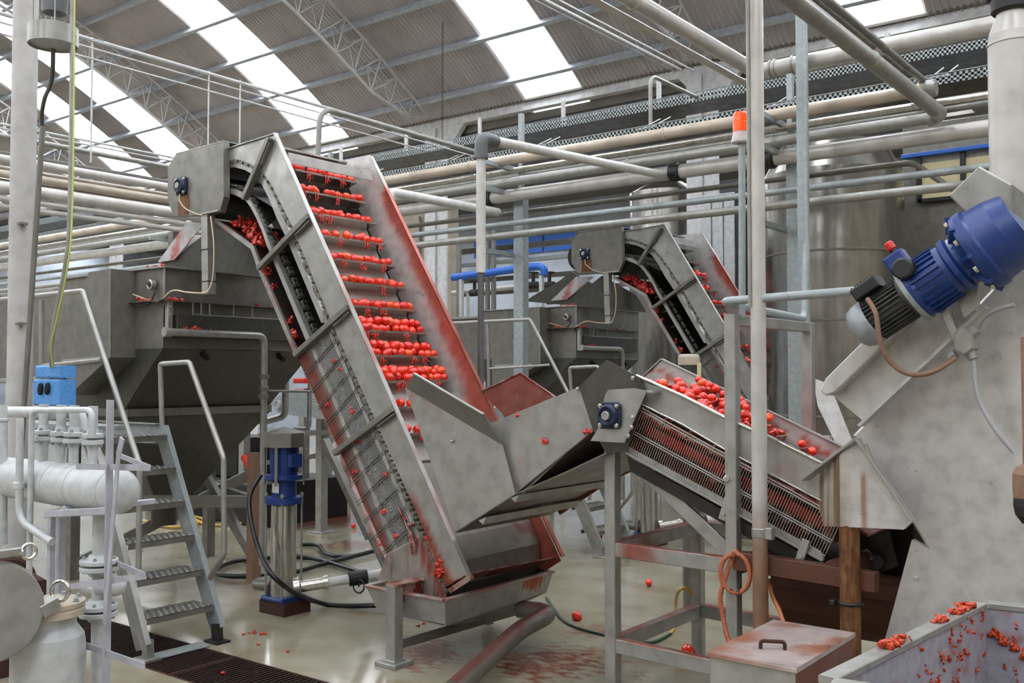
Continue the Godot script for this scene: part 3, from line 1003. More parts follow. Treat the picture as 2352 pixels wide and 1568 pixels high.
	b.tube([Vector3(-4.029, 0.835, -4.130), Vector3(-3.949, 0.718, -4.130), Vector3(-3.914, 0.573, -4.130)], 0.006, 6)
	b.cyl(Vector3(-3.949, 0.745, -4.130), Vector3(-3.891, 0.750, -4.130), 0.008, 8)
	b.cyl(Vector3(-3.938, 0.711, -4.130), Vector3(-3.904, 0.631, -4.130), 0.012, 8)
	for k in 4:
		b.ring(Vector3(-3.888, 0.629, -4.120) + Vector3(0.002 * k, -0.012 * k, 0), Vector3(0.3, 1, 0.2), 0.011, 0.003, 12, 5)
	part(b, "take_up_screw", M.steel_red, t)
	b = B.new()
	pulp(b, Vector3(-3.723, 0.479, -4.140), Vector3(0.03, 0.05, 0.01), 26, 0.016)
	pulp(b, Vector3(-3.816, 0.673, -4.140), Vector3(0.012, 0.012, 0.006), 8, 0.01)
	part(b, "tomato_pulp", M.pulp, t, "clump of tomato at the foot of the chain", "stuff")
	# support post below the head and the discharge chute
	b = B.new()
	b.bar(Vector3(-5.875, 2.728, -4.120), Vector3(-5.855, 2.160, -4.120), 0.07, 0.07, Vector3.BACK)
	var post := part(b, "support_post", M.steel, t)
	b = B.new()
	b.tube(curve([Vector3(-5.780, 2.692, -4.075), Vector3(-5.742, 2.499, -4.075), Vector3(-5.744, 2.319, -4.075), Vector3(-5.772, 2.216, -4.075), Vector3(-5.805, 2.165, -4.050), Vector3(-5.934, 2.171, -4.000), Vector3(-6.070, 2.186, -3.970), Vector3(-6.255, 2.121, -3.970), Vector3(-6.562, 2.186, -3.970)]), 0.006, 6)
	part(b, "cable", M.cable_cream, t)
	b = B.new()
	for p in [Vector3(-5.870, 2.471, -4.120), Vector3(-5.862, 2.249, -4.120)]:
		b.box(p - Vector3(0.039, 0.004, 0.039), p + Vector3(0.039, 0.004, 0.039), 0.002)
	part(b, "cable_tie", M.black, post)
	b = B.new()
	b.stain = func(p, _n): return red_mix(smoothstep(0.52, 0.68, smear(p, 1.6)) * 0.85)
	b.sheet([Vector3(-6.411, 2.727, -4.300), Vector3(-6.173, 2.711, -4.300), Vector3(-6.551, 2.467, -4.300), Vector3(-6.770, 2.465, -4.300)], 0.006, 0.03)
	part(b, "discharge_chute", M.white_steel, t, "pale discharge chute with red splashes")
	b = B.new()
	b.plz(pv([-6.778, 2.475, -6.593, 2.475, -6.221, 2.628, -6.075, 2.717, -5.639, 2.479, -5.541, 2.330, -5.512, 2.282, -6.696, 2.422]), -4.33, -4.32)
	b.plz(pv([-7.479, 2.592, -7.057, 2.766, -6.890, 2.867, -6.396, 2.598, -6.285, 2.428, -6.252, 2.374, -7.594, 2.532]), -4.91, -4.9)
	part(b, "hood_panel", M.steel_dark, t)
	return t

# ---------------------------------------------------------------- tomatoes
var tomato_kinds := []

func make_tomatoes() -> void:
	for k in 5:
		var b := B.new()
		var long: float = [1.1, 1.25, 1.4, 1.5, 1.2][k]
		var prof := []
		for i in 9:
			var th := PI * i / 8.0
			var r := sin(th) * (1.0 + 0.08 * cos(th) * (1 if k % 2 else -1))
			prof.append(Vector2(maxf(0.0, r) * 0.028, -cos(th) * 0.028 * long + (0.003 if i == 8 else 0.0) * -1.0))
		b.lathe(Vector3.ZERO, Vector3.UP, prof, 12, true)
		tomato_kinds.append(b.mesh(Vector3.ZERO))

func tomato(p: Vector3, label: String, group: String, lying := 0.8, size := 1.0) -> void:
	var o := MeshInstance3D.new()
	var k := rng.randi() % 5
	o.mesh = tomato_kinds[k]
	o.material_override = [M.tomato, M.tomato, M.tomato_deep, M.tomato_orange, M.tomato][rng.randi() % 5]
	o.name = numbered("tomato")
	add_child(o, true)
	var sc := size * rng.randf_range(0.9, 1.12)
	o.transform = Transform3D(Basis.from_euler(Vector3(rng.randfn() * lying, rng.randf() * TAU, PI / 2 * lying + rng.randfn() * 0.4)).scaled(Vector3.ONE * sc), p)
	tag(o, label, "tomato", group)

func flight_tomatoes(shift: Vector3, counts: Array, what: String) -> void:
	for k in counts.size():
		var s: float = 0.05 + 0.1885 * (k + 4)
		var lip := ep(s, -0.176, 0.0) + shift
		var left: int = counts[k]
		var row := 0
		while left > 0:
			var m: int = mini(left, [11, 9, 10, 8, 7][mini(row, 4)] if counts[k] < 30 else [12, 10, 11, 9, 8][mini(row, 4)])
			var lvl: int = [0, 0, 1, 1, 2][mini(row, 4)]
			var zs := 0.72
			for i in m:
				var z := -4.225 - zs * (i + 0.5 + (0.25 if row % 2 else -0.1)) / float(m) + rng.randfn() * 0.012
				var x := lip.x - (0.03 if row % 2 == 0 else 0.085) - 0.018 * lvl + rng.randfn() * 0.006
				var y := lip.y + 0.028 + lvl * 0.044 + (0.008 if row % 2 else 0.0) + rng.randfn() * 0.004
				tomato(Vector3(x, y, clampf(z, -4.925, -4.225) + shift.z), "ripe red plum tomato lying on the %s flight up of the %s" % [["lowest", "second", "third", "fourth", "fifth", "sixth", "seventh", "eighth", "ninth", "tenth", "eleventh", "twelfth", "thirteenth"][k], what], "tomatoes on the %s flight up, %s" % [["lowest", "second", "third", "fourth", "fifth", "sixth", "seventh", "eighth", "ninth", "tenth", "eleventh", "twelfth", "thirteenth"][k], what])
			left -= m
			row += 1

# the tomatoes of the farther elevator show only a few pixels each: one object
func far_tomatoes(shift: Vector3, n: int) -> void:
	var mm := MultiMesh.new()
	mm.transform_format = MultiMesh.TRANSFORM_3D
	mm.mesh = tomato_kinds[1]
	mm.instance_count = n * 9
	var at := ep(1.5, -0.2, -4.575) + shift
	for i in mm.instance_count:
		var k := i / n
		var lip := ep(0.05 + 0.1885 * (k + 6), -0.176, 0.0) + shift
		var row := i % 2
		var p := Vector3(lip.x - 0.03 - 0.05 * row, lip.y + 0.028 + 0.03 * row * rng.randf(), shift.z - 4.23 - 0.68 * rng.randf())
		mm.set_instance_transform(i, Transform3D(Basis.from_euler(Vector3(rng.randf() * TAU, rng.randf() * TAU, rng.randf() * TAU)), p - at))
	var o := MultiMeshInstance3D.new()
	o.multimesh = mm
	o.material_override = M.tomato
	o.name = numbered("tomato_rows")
	add_child(o, true)
	o.position = at
	tag(o, "rows of small looking red tomatoes on the flights of the farther elevator", "tomatoes", "", "stuff")

func flight_pulp(shift: Vector3, n: int, called: String, label: String) -> void:
	var b := B.new()
	for k in n:
		var s := 0.05 + 0.1885 * (k + 4)
		for i in 3:
			var z := -4.25 - 0.66 * rng.randf()
			var lip := ep(s, -0.176, z) + shift
			pulp(b, lip + Vector3(0.0, -0.01, 0), Vector3(0.008, -0.03, 0.03), 8, 0.012)
			# strands of skin hanging over the lip
			for j in 2:
				var a := lip + Vector3(0.004, 0.004, 0.02 * j)
				b.tube([a, a + Vector3(0.008, -0.02, 0.005), a + Vector3(0.004, -0.035 - 0.03 * rng.randf(), 0.008)], 0.004, 5)
	var o := solo(b, called, M.pulp, label, "tomato pulp")
	o.set_meta("kind", "stuff")

# ---------------------------------------------------------------- hopper between the feed conveyor and the elevator
func hopper() -> Node3D:
	var t := thing("receiving_hopper", "grey folded steel hopper joining the feed conveyor to the foot of the nearest elevator", "hopper", Vector3(-3.2, 0, -4.55), "receiving hoppers")
	var b := B.new()
	b.stain = func(p, _n): return red_mix(smoothstep(0.55, 0.7, smear(p, 2.5)) * smoothstep(1.3, 1.52, p.y) * 0.5)
	b.sheet([Vector3(-3.951, 1.528, -4.100), Vector3(-3.239, 1.235, -4.100), Vector3(-3.152, 0.976, -4.100), Vector3(-3.566, 0.737, -4.100)], 0.005, 0.06)
	part(b, "side_wall", M.steel, t)
	b = B.new()
	b.sheet([Vector3(-3.804, 1.610, -4.020), Vector3(-3.301, 1.394, -4.020), Vector3(-3.239, 1.233, -4.100), Vector3(-3.951, 1.525, -4.100)], 0.005)
	part(b, "folded_flange", M.steel_dull, t)
	b = B.new()
	b.stain = func(p, _n): return red_mix(0.4 * smoothstep(0.4, 0.7, smear(p, 3.0)))
	b.bar(Vector3(-3.804, 1.610, -4.020), Vector3(-3.301, 1.394, -4.020), 0.02, 0.008)
	part(b, "rim_edge", M.steel, t)
	# the feed side wall with its round tomato splash
	b = B.new()
	b.stain = func(p, _n): return red_mix(smoothstep(0.6, 0.75, smear(p, 2.0)) * smoothstep(-2.9, -3.3, p.x) * 0.5)
	b.plz(pv([-3.391, 1.389, -3.349, 1.340, -2.771, 1.541, -2.691, 1.332, -3.129, 0.975, -3.175, 0.969, -3.245, 1.187]), -4.135, -4.13, 0.06)
	var wall := part(b, "side_wall", M.steel, t)
	b = B.new()
	b.plz(pv([-2.771, 1.541, -2.611, 1.675, -2.423, 1.590, -2.388, 1.509, -2.493, 1.229, -2.612, 1.217, -2.691, 1.332]), -4.134, -4.129)
	part(b, "gusset_plate", M.steel_dark, t)
	for p in [Vector3(-2.773, 1.530, -4.120), Vector3(-2.452, 1.586, -4.120), Vector3(-3.584, 1.237, -4.090)]:
		b = B.new()
		b.bolt(p, Vector3.BACK, 0.008, 0.012)
		part(b, "bolt", M.steel_bright, wall)
	b = B.new()
	pulp(b, Vector3(-2.984, 1.249, -4.125), Vector3(0.02, 0.02, 0.004), 20, 0.012)
	pulp(b, Vector3(-2.708, 1.315, -4.120), Vector3(0.03, 0.008, 0.01), 12, 0.012)
	pulp(b, Vector3(-3.166, 1.385, -4.130), Vector3(0.01, 0.01, 0.006), 6, 0.012)
	part(b, "tomato_pulp", M.pulp, t, "crushed tomato splashed on the hopper wall", "stuff")
	# far wall, red with juice and foam
	b = B.new()
	b.stain = func(p, _n):
		var q := smear(p, 1.3)
		return Color(1, 1, 1).lerp(Color(0.92, 0.27, 0.2), 0.86).lerp(Color(1.0, 0.75, 0.68), smoothstep(0.58, 0.75, smear(p, 6.0)) * 0.5).lerp(Color(0.75, 0.1, 0.06), smoothstep(0.6, 0.7, q) * 0.6)
	b.plz(pv([-4.13, 1.49, -3.805, 1.609, -3.3, 1.335, -2.75, 1.54, -2.6, 1.2, -3.12, 0.98, -3.5, 0.74, -3.95, 1.35]), -5.006, -5.0, 0.025)
	part(b, "side_wall", M.steel, t, "far hopper wall covered in red juice")
	b = B.new()
	b.bar(Vector3(-3.805, 1.612, -5.0), Vector3(-3.3, 1.338, -5.0), 0.02, 0.01)
	b.bar(Vector3(-4.12, 1.495, -5.0), Vector3(-3.805, 1.612, -5.0), 0.02, 0.01)
	part(b, "rim_edge", M.steel_red, t)
	# floor of the hopper
	b = B.new()
	b.stain = func(p, nn): return red_mix(0.8 * smoothstep(0.3, 0.6, smear(p, 2.0))) if nn.y > 0.2 else red_mix(0.5 * smoothstep(0.6, 0.75, smear(p, 1.5)))
	var run := [Vector3(-3.566, 0.737, -4.100), Vector3(-3.152, 0.976, -4.100), Vector3(-2.831, 1.110, -4.100), Vector3(-2.594, 1.216, -4.100)]
	for i in run.size() - 1:
		b.sheet([run[i], run[i + 1], run[i + 1] + Vector3(0, 0, -0.9), run[i] + Vector3(0, 0, -0.9)], 0.006, 0.05)
	b.sheet([run[1] + Vector3(0, 0.005, 0), Vector3(-2.689, 1.321, -4.130), Vector3(-2.689, 1.321, -4.130) + Vector3(0, 0, -0.86), run[1] + Vector3(0, 0.005, -0.9)], 0.005, 0.05)
	part(b, "hopper_floor", M.steel_dull, t)
	# little folded corners on the lower edge
	b = B.new()
	for p in [run[1] + Vector3(-0.03, -0.02, 0.0), (run[0] as Vector3).lerp(run[1], 0.4) + Vector3(0, -0.012, 0)]:
		b.ext(PackedVector2Array([Vector2(0, 0), Vector2(0.05, 0.022), Vector2(0.03, -0.02)]), p, Vector3.RIGHT, Vector3.UP, Vector3(0, 0, -0.9))
	part(b, "stiffener", M.steel, t)
	return t

# ---------------------------------------------------------------- feed conveyor coming up from the right
func feed() -> Node3D:
	var t := thing("feed_conveyor", "inclined trough conveyor carrying tomatoes up from the lower right into the hopper", "conveyor", Vector3(-2.0, 0, -4.55))
	var b := B.new()
	b.stain = func(p, _n): return red_mix(smoothstep(0.55, 0.75, smear(p, 2.0)) * 0.35 * smoothstep(-2.2, -1.6, p.x))
	b.plz(pv([-2.450, 1.594, -2.201, 1.500, -1.960, 1.393, -1.780, 1.327, -1.517, 1.213, -1.538, 1.064, -1.781, 1.160, -1.961, 1.251, -2.202, 1.372, -2.412, 1.456]), -4.156, -4.15, 0.06)
	part(b, "side_panel", M.steel, t)
	b = B.new()
	b.tube([Vector3(-2.447, 1.596, -4.145), Vector3(-2.199, 1.502, -4.145), Vector3(-1.957, 1.395, -4.145), Vector3(-1.777, 1.329, -4.145), Vector3(-1.516, 1.216, -4.145)], 0.009, 8)
	b.tube([Vector3(-2.409, 1.454, -4.145), Vector3(-2.200, 1.370, -4.145), Vector3(-1.959, 1.250, -4.145), Vector3(-1.536, 1.063, -4.145)], 0.006, 6)
	part(b, "edge_tube", M.steel_bright, t)
	b = B.new()
	b.stain = func(p, _n):
		var top: float = 1.69 - (p.x + 2.785) * 0.43
		return red_mix(smoothstep(0.5, 0.55, smear(p, 2.4) * 0.5 + 0.27 * smoothstep(0.09, 0.0, absf(top - 0.085 - p.y))) * 0.85 + 0.04)
	b.plz(pv([-2.95, 1.555, -2.785, 1.69, -1.76, 1.25, -1.45, 1.1, -1.55, 0.85, -2.6, 1.25]), -5.006, -5.0, 0.025)
	part(b, "side_panel", M.steel_pale, t, "far side panel with a band of red splashes")
	b = B.new()
	b.bar(Vector3(-2.785, 1.692, -5.0), Vector3(-1.45, 1.105, -5.0), 0.024, 0.008)
	b.bar(Vector3(-2.95, 1.557, -5.0), Vector3(-2.785, 1.692, -5.0), 0.024, 0.008)
	part(b, "edge_flange", M.steel, t)
	b = B.new()
	var c0 := Vector3(-2.5, 1.44, -4.16)
	var c1 := Vector3(-1.35, 0.93, -4.16)
	b.sheet([c0, c1, c1 + Vector3(0, 0, -0.83), c0 + Vector3(0, 0, -0.83)], 0.01)
	b.cyl(Vector3(-2.52, 1.4, -4.17), Vector3(-2.52, 1.4, -4.98), 0.07, 24)
	part(b, "belt", M.steel_red, t)
	for i in 9:
		b = B.new()
		var f := (c0 as Vector3).lerp(c1, (i + 0.5) / 9.0)
		b.bar(f + Vector3(0, 0.02, 0), f + Vector3(0, 0.02, -0.83), 0.008, 0.05, Vector3(0.43, 0.9, 0))
		part(b, "flight", M.steel_red, t)
	# head plate and its bearing
	b = B.new()
	b.plz(pv([-2.561, 1.529, -2.420, 1.538, -2.349, 1.526, -2.472, 1.276, -2.665, 1.278, -2.622, 1.337, -2.579, 1.505]), -4.078, -4.07)
	b.box(Vector3(-2.349, 1.526, -4.070) - Vector3(0.0, 0.012, 0.08), Vector3(-2.314, 1.527, -4.070), 0.002)
	part(b, "head_plate", M.steel, t)
	flange_bearing(t, Vector3(-2.549, 1.405, -4.070), 0.062)
	for p in [Vector3(-2.450, 1.310, -4.070), Vector3(-2.425, 1.399, -4.070), Vector3(-2.433, 1.352, -4.070)]:
		b = B.new()
		b.bolt(p, Vector3.BACK, 0.009, 0.012)
		part(b, "bolt", M.steel_bright, t)
	# the gap below the panel with the red return flights
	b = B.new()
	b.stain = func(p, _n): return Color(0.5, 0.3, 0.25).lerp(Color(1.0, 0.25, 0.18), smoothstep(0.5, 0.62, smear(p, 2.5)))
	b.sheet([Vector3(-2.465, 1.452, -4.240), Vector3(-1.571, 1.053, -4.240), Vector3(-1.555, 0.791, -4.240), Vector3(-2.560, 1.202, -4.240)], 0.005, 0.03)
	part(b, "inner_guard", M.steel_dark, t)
	for i in 7:
		b = B.new()
		var p := (Vector3(-2.078, 1.126, -4.220)).lerp(Vector3(-1.546, 0.898, -4.220), i / 6.0)
		b.cyl(p, p + Vector3(0.0, 0.0, -0.75), 0.032, 14, 0.004)
		part(b, "return_roller", M.tan, t)
	# red edge of the belt behind the guard
	b = B.new()
	b.bar(Vector3(-2.419, 1.339, -4.190), Vector3(-1.507, 0.943, -4.190), 0.01, 0.05)
	b.bar(Vector3(-2.431, 1.402, -4.170), Vector3(-1.527, 1.023, -4.170), 0.012, 0.02)
	part(b, "belt_edge", M.juice, t, "red belt edge behind the wire guard", "stuff")
	# wire side guard
	var gt0 := Vector3(-2.418, 1.443, -4.160)
	var gt1 := Vector3(-1.458, 1.000, -4.160)
	var gb0 := Vector3(-2.512, 1.231, -4.160)
	var gb1 := Vector3(-1.541, 0.819, -4.160)
	b = B.new()
	b.stain = func(p, _n): return red_mix(smoothstep(0.5, 0.7, smear(p, 1.2)) * 0.7)
	for i in 86:
		var f := i / 85.0
		b.tube([gt0.lerp(gt1, f), gb0.lerp(gb1, f)], 0.0026, 4, false)
	var guard := part(b, "wire_guard", M.steel_bright, t, "", "stuff")
	for f in [0.02, 0.08, 0.55, 0.6, 0.93, 0.98]:
		b = B.new()
		b.tube([gt0.lerp(gb0, f) + Vector3(0, 0, 0.005), gt1.lerp(gb1, f) + Vector3(0, 0, 0.005)], 0.003, 5)
		part(b, "cross_wire", M.steel, guard)
	b = B.new()
	b.sheet([gb0 + Vector3(0, 0, 0.001), gb1 + Vector3(0, 0, 0.001), gb1 + Vector3(-0.01, 0.03, 0.001), gb0 + Vector3(-0.01, 0.03, 0.001)], 0.003)
	for i in 70:
		var p := gb0.lerp(gb1, (i + 0.5) / 70.0) + Vector3(0, 0, 0.006)
		b.bar(p, p + Vector3(-0.008, 0.03, 0), 0.009, 0.004, Vector3.BACK, 0.0)
	b.bar(gb0 + Vector3(0, -0.008, 0), gb1 + Vector3(0, -0.008, 0), 0.03, 0.012, Vector3.UP, 0.001)
	part(b, "guard_sill", M.steel, t)
	b = B.new()
	b.stain = func(p, _n): return red_mix(smoothstep(0.4, 0.65, smear(p, 2.2)) * 0.8)
	b.sheet([gb0 + Vector3(0, -0.03, 0), gb1 + Vector3(0, -0.03, 0), gb1 + Vector3(0.02, -0.1, 0), gb0 + Vector3(0.02, -0.1, 0)], 0.004, 0.05)
	b.sheet([gb0 + Vector3(0.02, -0.1, 0), gb1 + Vector3(0.02, -0.1, 0), gb1 + Vector3(0, -0.16, -0.8), gb0 + Vector3(0, -0.16, -0.8)], 0.004, 0.08)
	part(b, "bottom_pan", M.dark, t)
	for p in [Vector3(-1.975, 0.997, -4.130), Vector3(-1.618, 0.846, -4.130)]:
		b = B.new()
		b.bar(p + Vector3(0.012, 0.05, 0), p + Vector3(-0.02, -0.05, 0), 0.036, 0.012, Vector3.BACK)
		b.bolt(p + Vector3(-0.01, -0.025, 0.006), Vector3.BACK, 0.008, 0.01)
		part(b, "clamp", M.steel, t)
	b = B.new()
	b.cyl(Vector3(-1.983, 1.128, -4.150), Vector3(-1.959, 1.134, -4.100), 0.016, 12, 0.003)
	b.tube([Vector3(-1.969, 1.161, -4.120), Vector3(-1.960, 1.206, -4.120)], 0.01, 8)
	part(b, "latch", M.steel_bright, t)
	return t

func feed_tomatoes() -> void:
	for i in 62:
		var f := rng.randf()
		var zz := -4.3 - 0.66 * rng.randf()
		if i < 48:
			f = 0.46 * ((i / 4) + 0.5 + rng.randf_range(-0.3, 0.3)) / 12.0
			zz = -4.32 - 0.2 * (i % 4) + rng.randf_range(-0.05, 0.05)
		var x := -2.55 + 1.05 * f
		var y: float = 1.6 - 0.45 * (x + 2.48) - 0.015 * rng.randf() - (0.045 if i < 48 else 0.1)
		tomato(Vector3(x, y, zz), "ripe red plum tomato heaped in the trough of the feed conveyor", "tomatoes in the feed conveyor", 1.0, 0.78)
	var b := B.new()
	for i in 46:
		var x := -2.52 + (0.55 if i < 34 else 1.0) * rng.randf()
		pulp(b, Vector3(x, 1.515 - 0.45 * (x + 2.48), -4.25 - 0.7 * rng.randf()), Vector3(0.05, 0.01, 0.05), 12, 0.02)
	var o := solo(b, "tomato_mush", M.pulp, "bed of crushed red tomato along the feed conveyor trough under whole ones", "tomato pulp")
	o.set_meta("kind", "stuff")

func stand() -> void:
	var t := thing("conveyor_stand", "square tube steel stand with a tall portal straddling the feed conveyor", "stand", Vector3(-2.2, 0, -4.6))
	var xa := -2.62
	var xb := -1.945
	var b := B.new()
	b.bar(Vector3(xa, 0, -4.2), Vector3(xa, 1.27, -4.2), 0.06, 0.06, Vector3.BACK)
	b.box(Vector3(xa - 0.035, 1.268, -4.235), Vector3(xa + 0.035, 1.275, -4.165), 0.001)
	part(b, "post", M.steel, t)
	b = B.new()
	b.bar(Vector3(xa, 0, -5.11), Vector3(xa, 1.1, -5.11), 0.06, 0.06, Vector3.BACK)
	part(b, "post", M.steel, t)
	b = B.new()
	b.bar(Vector3(xb, 0, -4.14), Vector3(xb, 1.875, -4.14), 0.055, 0.055, Vector3.BACK)
	part(b, "post", M.steel, t)
	b = B.new()
	b.stain = func(p, _n): return red_mix(smoothstep(1.7, 1.0, p.y) * 0.6 * smoothstep(0.2, 0.7, smear(p, 1.0) + 0.2))
	for i in 12:
		b.bar(Vector3(xb, i * 0.1555, -5.06), Vector3(xb, (i + 1) * 0.1555, -5.06), 0.055, 0.055, Vector3.BACK)
	part(b, "post", M.steel, t, "far portal post stained red")
	b = B.new()
	b.bar(Vector3(xb, 1.85, -4.17), Vector3(xb, 1.85, -5.09), 0.05, 0.05)
	part(b, "top_rail", M.steel, t)
	for y in [0.74, 0.27]:
		for e in [[Vector3(xa + 0.03, y, -4.2), Vector3(xb - 0.02, y, -4.16)], [Vector3(xa, y, -4.23), Vector3(xa, y, -5.08)], [Vector3(xa + 0.03, y, -5.11), Vector3(xb - 0.03, y, -5.07)], [Vector3(xb, y, -4.17), Vector3(xb, y, -5.03)]]:
			b = B.new()
			b.stain = func(p, nn): return red_mix(0.85 * smoothstep(0.35, 0.65, smear(p, 2.0) + nn.y * 0.15)) if nn.y > 0.5 or y > 0.5 and smear(p, 0.6) > 0.56 else Color.WHITE
			var p: Vector3 = e[0]
			var q: Vector3 = e[1]
			for i in 8:
				b.bar(p.lerp(q, i / 8.0), p.lerp(q, (i + 1) / 8.0), 0.05, 0.07)
			part(b, "rail", M.steel, t)
	b = B.new()
	b.bar(Vector3(-2.500, 1.187, -4.190), Vector3(-1.962, 0.771, -4.190), 0.02, 0.065, Vector3.UP)
	part(b, "brace", M.steel, t)
	b = B.new()
	b.bar(Vector3(xb + 0.03, 0.78, -4.1), Vector3(-1.3, 0.76, -4.1), 0.06, 0.08)
	b.bar(Vector3(-1.47, 0.77, -4.1), Vector3(-1.47, 0.77, -4.9), 0.08, 0.1)
	part(b, "rail", M.brown_dirty, t, "red brown cross rail under the conveyor tail")

func drip_tray() -> void:
	var t := thing("drip_tray", "steel drip tray with a rolled rim under the elevator foot, red juice on its side", "tray", Vector3(-3.85, 0, -4.5))
	# rim outline in plan: near corner, left, far left, far right
	var b := B.new()
	var r := [Vector3(-3.555, 0.392, -4.0), Vector3(-4.153, 0.39, -4.0), Vector3(-4.153, 0.39, -5.0), Vector3(-3.555, 0.39, -5.0)]
	var lo := [Vector3(-3.57, 0.25, -4.02), Vector3(-4.09, 0.25, -4.05), Vector3(-4.09, 0.25, -4.95), Vector3(-3.57, 0.27, -4.95)]
	b.stain = func(p, _n):
		var q := noise_a.get_noise_2d(p.z * 1500, p.y * 120) * 0.5 + 0.5
		return red_mix(smoothstep(0.45, 0.62, q * 0.55 + 0.42 * smoothstep(0.2, 0.02, absf(p.z + 4.8)) - 0.3 * smoothstep(0.36, 0.26, p.y))) if p.x > -3.6 else Color.WHITE
	for i in 4:
		var j := (i + 1) % 4
		b.sheet([r[i], r[j], lo[j], lo[i]], 0.004, 0.012)
	part(b, "tray_wall", M.steel, t)
	b = B.new()
	var bot := Vector3(-3.72, 0.16, -4.55)
	for i in 4:
		var j := (i + 1) % 4
		b.sheet([lo[i], lo[j], lo[j].lerp(bot, 0.75), lo[i].lerp(bot, 0.75)], 0.004)
	b.sheet([lo[0].lerp(bot, 0.75), lo[1].lerp(bot, 0.75), lo[2].lerp(bot, 0.75), lo[3].lerp(bot, 0.75)], 0.004)
	part(b, "tray_bottom", M.steel_dull, t)
	b = B.new()
	b.stain = func(p, _n): return red_mix(0.7 * smoothstep(0.4, 0.6, smear(p, 3.0)))
	for i in 4:
		var p: Vector3 = r[i]
		var q: Vector3 = r[(i + 1) % 4]
		for k in 10:
			b.bar(p.lerp(q, k / 10.0), p.lerp(q, (k + 1) / 10.0), 0.035, 0.014)
	part(b, "rolled_rim", M.steel, t)
	b = B.new()
	b.stain = func(p, nn): return red_mix(0.8 * smoothstep(0.45, 0.65, smear(p, 1.6) * 0.6 + 0.3 * maxf(0.0, nn.y) + 0.15 * smoothstep(0.15, 0.02, p.y)))
	b.tube(bend([Vector3(-3.62, 0.2, -4.74), Vector3(-3.4, 0.2, -4.78), Vector3(-3.393, 0.170, -4.458), Vector3(-3.235, 0.050, -3.703)], 0.1, 7), 0.052, 20)
	part(b, "drain_pipe", M.steel_dull, t, "drain pipe with an elbow running down to the floor")
	var s := thing("elevator_foot_post", "square steel post with a foot plate holding the elevator foot beside the tray", "post", Vector3(-3.88, 0, -3.98))
	b = B.new()
	b.bar(Vector3(-3.885, 0.02, -3.955), Vector3(-3.885, 0.44, -3.955), 0.07, 0.07, Vector3.BACK)
	part(b, "post", M.steel, s)
	b = B.new()
	b.bar(Vector3(-3.885, 0.44, -3.93), Vector3(-3.885, 0.44, -4.15), 0.09, 0.012)
	b.bar(Vector3(-3.86, 0.39, -3.95), Vector3(-3.86, 0.39, -4.15), 0.01, 0.1)
	part(b, "bracket", M.steel_red, s)
	b = B.new()
	b.box(Vector3(-3.965, 0, -4.03), Vector3(-3.805, 0.024, -3.88), 0.003)
	b.box(Vector3(-3.93, 0.024, -4.0), Vector3(-3.84, 0.034, -3.91), 0.002)
	part(b, "foot_plate", M.steel, s)
	b = B.new()
	b.bar(Vector3(-3.9, 0.1, -4.0), Vector3(-3.75, 0.14, -5.0), 0.02, 0.05)
	part(b, "cross_tie", M.steel_dull, s)
	for z in [-4.97]:
		b = B.new()
		b.bar(Vector3(-4.05, 0.0, z), Vector3(-4.05, 0.42, z), 0.06, 0.06, Vector3.BACK)
		part(b, "post", M.steel_dull, s)
	# sloping stay behind the elevator
	b = B.new()
	b.bar(Vector3(-4.754, 0.555, -4.600), Vector3(-4.524, 0.243, -4.600), 0.03, 0.04, Vector3.BACK)
	part(b, "stay", M.steel_dull, s)
	b = B.new()
	b.bar(Vector3(-5.594, 1.119, -4.950), Vector3(-5.106, 0.446, -4.950), 0.05, 0.06, Vector3.BACK)
	part(b, "stay", M.steel_dull, s)
	dup(s, Vector3(0.1, 0, -5.05), "second square foot post of the farther elevator, mostly hidden")
	dup(t, Vector3(0.1, 0, -5.05), "second drip tray under the farther elevator foot, mostly hidden")

# ---------------------------------------------------------------- pipe racks
func pipe(called: String, pts: Array, r: float, m: Material, label: String, group := "", seams := 0.0, rad := 0.0) -> Node3D:
	var mid: Vector3 = (pts[0] + pts[-1]) / 2.0
	var t := thing(called, label, "pipe", mid, group)
	var b := B.new()
	var run := bend(pts, rad if rad > 0.0 else r * 3.0, 7) if pts.size() > 2 else pts
	b.tube(run, r, 18 if r > 0.03 else 10)
	part(b, "tube", m, t)
	if seams > 0.0:
		var p: Vector3 = pts[0]
		var q: Vector3 = pts[1]
		var n := int(p.distance_to(q) / seams)
		for i in range(1, n):
			b = B.new()
			var c := p.lerp(q, float(i) / n)
			var d := (q - p).normalized()
			b.lathe(c - d * r * 0.35, d, [Vector2(r, 0), Vector2(r * 1.12, r * 0.15), Vector2(r * 1.12, r * 0.55), Vector2(r, r * 0.7)], 18)
			part(b, "joint", m, t)
	return t

func collar(parent: Node3D, c: Vector3, d: Vector3, r: float, l: float, m: Material, called := "coupling") -> void:
	var b := B.new()
	b.lathe(c - d.normalized() * l / 2, d, [Vector2(0, 0), Vector2(r * 0.9, 0), Vector2(r, l * 0.15), Vector2(r, l * 0.85), Vector2(r * 0.9, l), Vector2(0, l)], 20)
	part(b, called, m, parent)

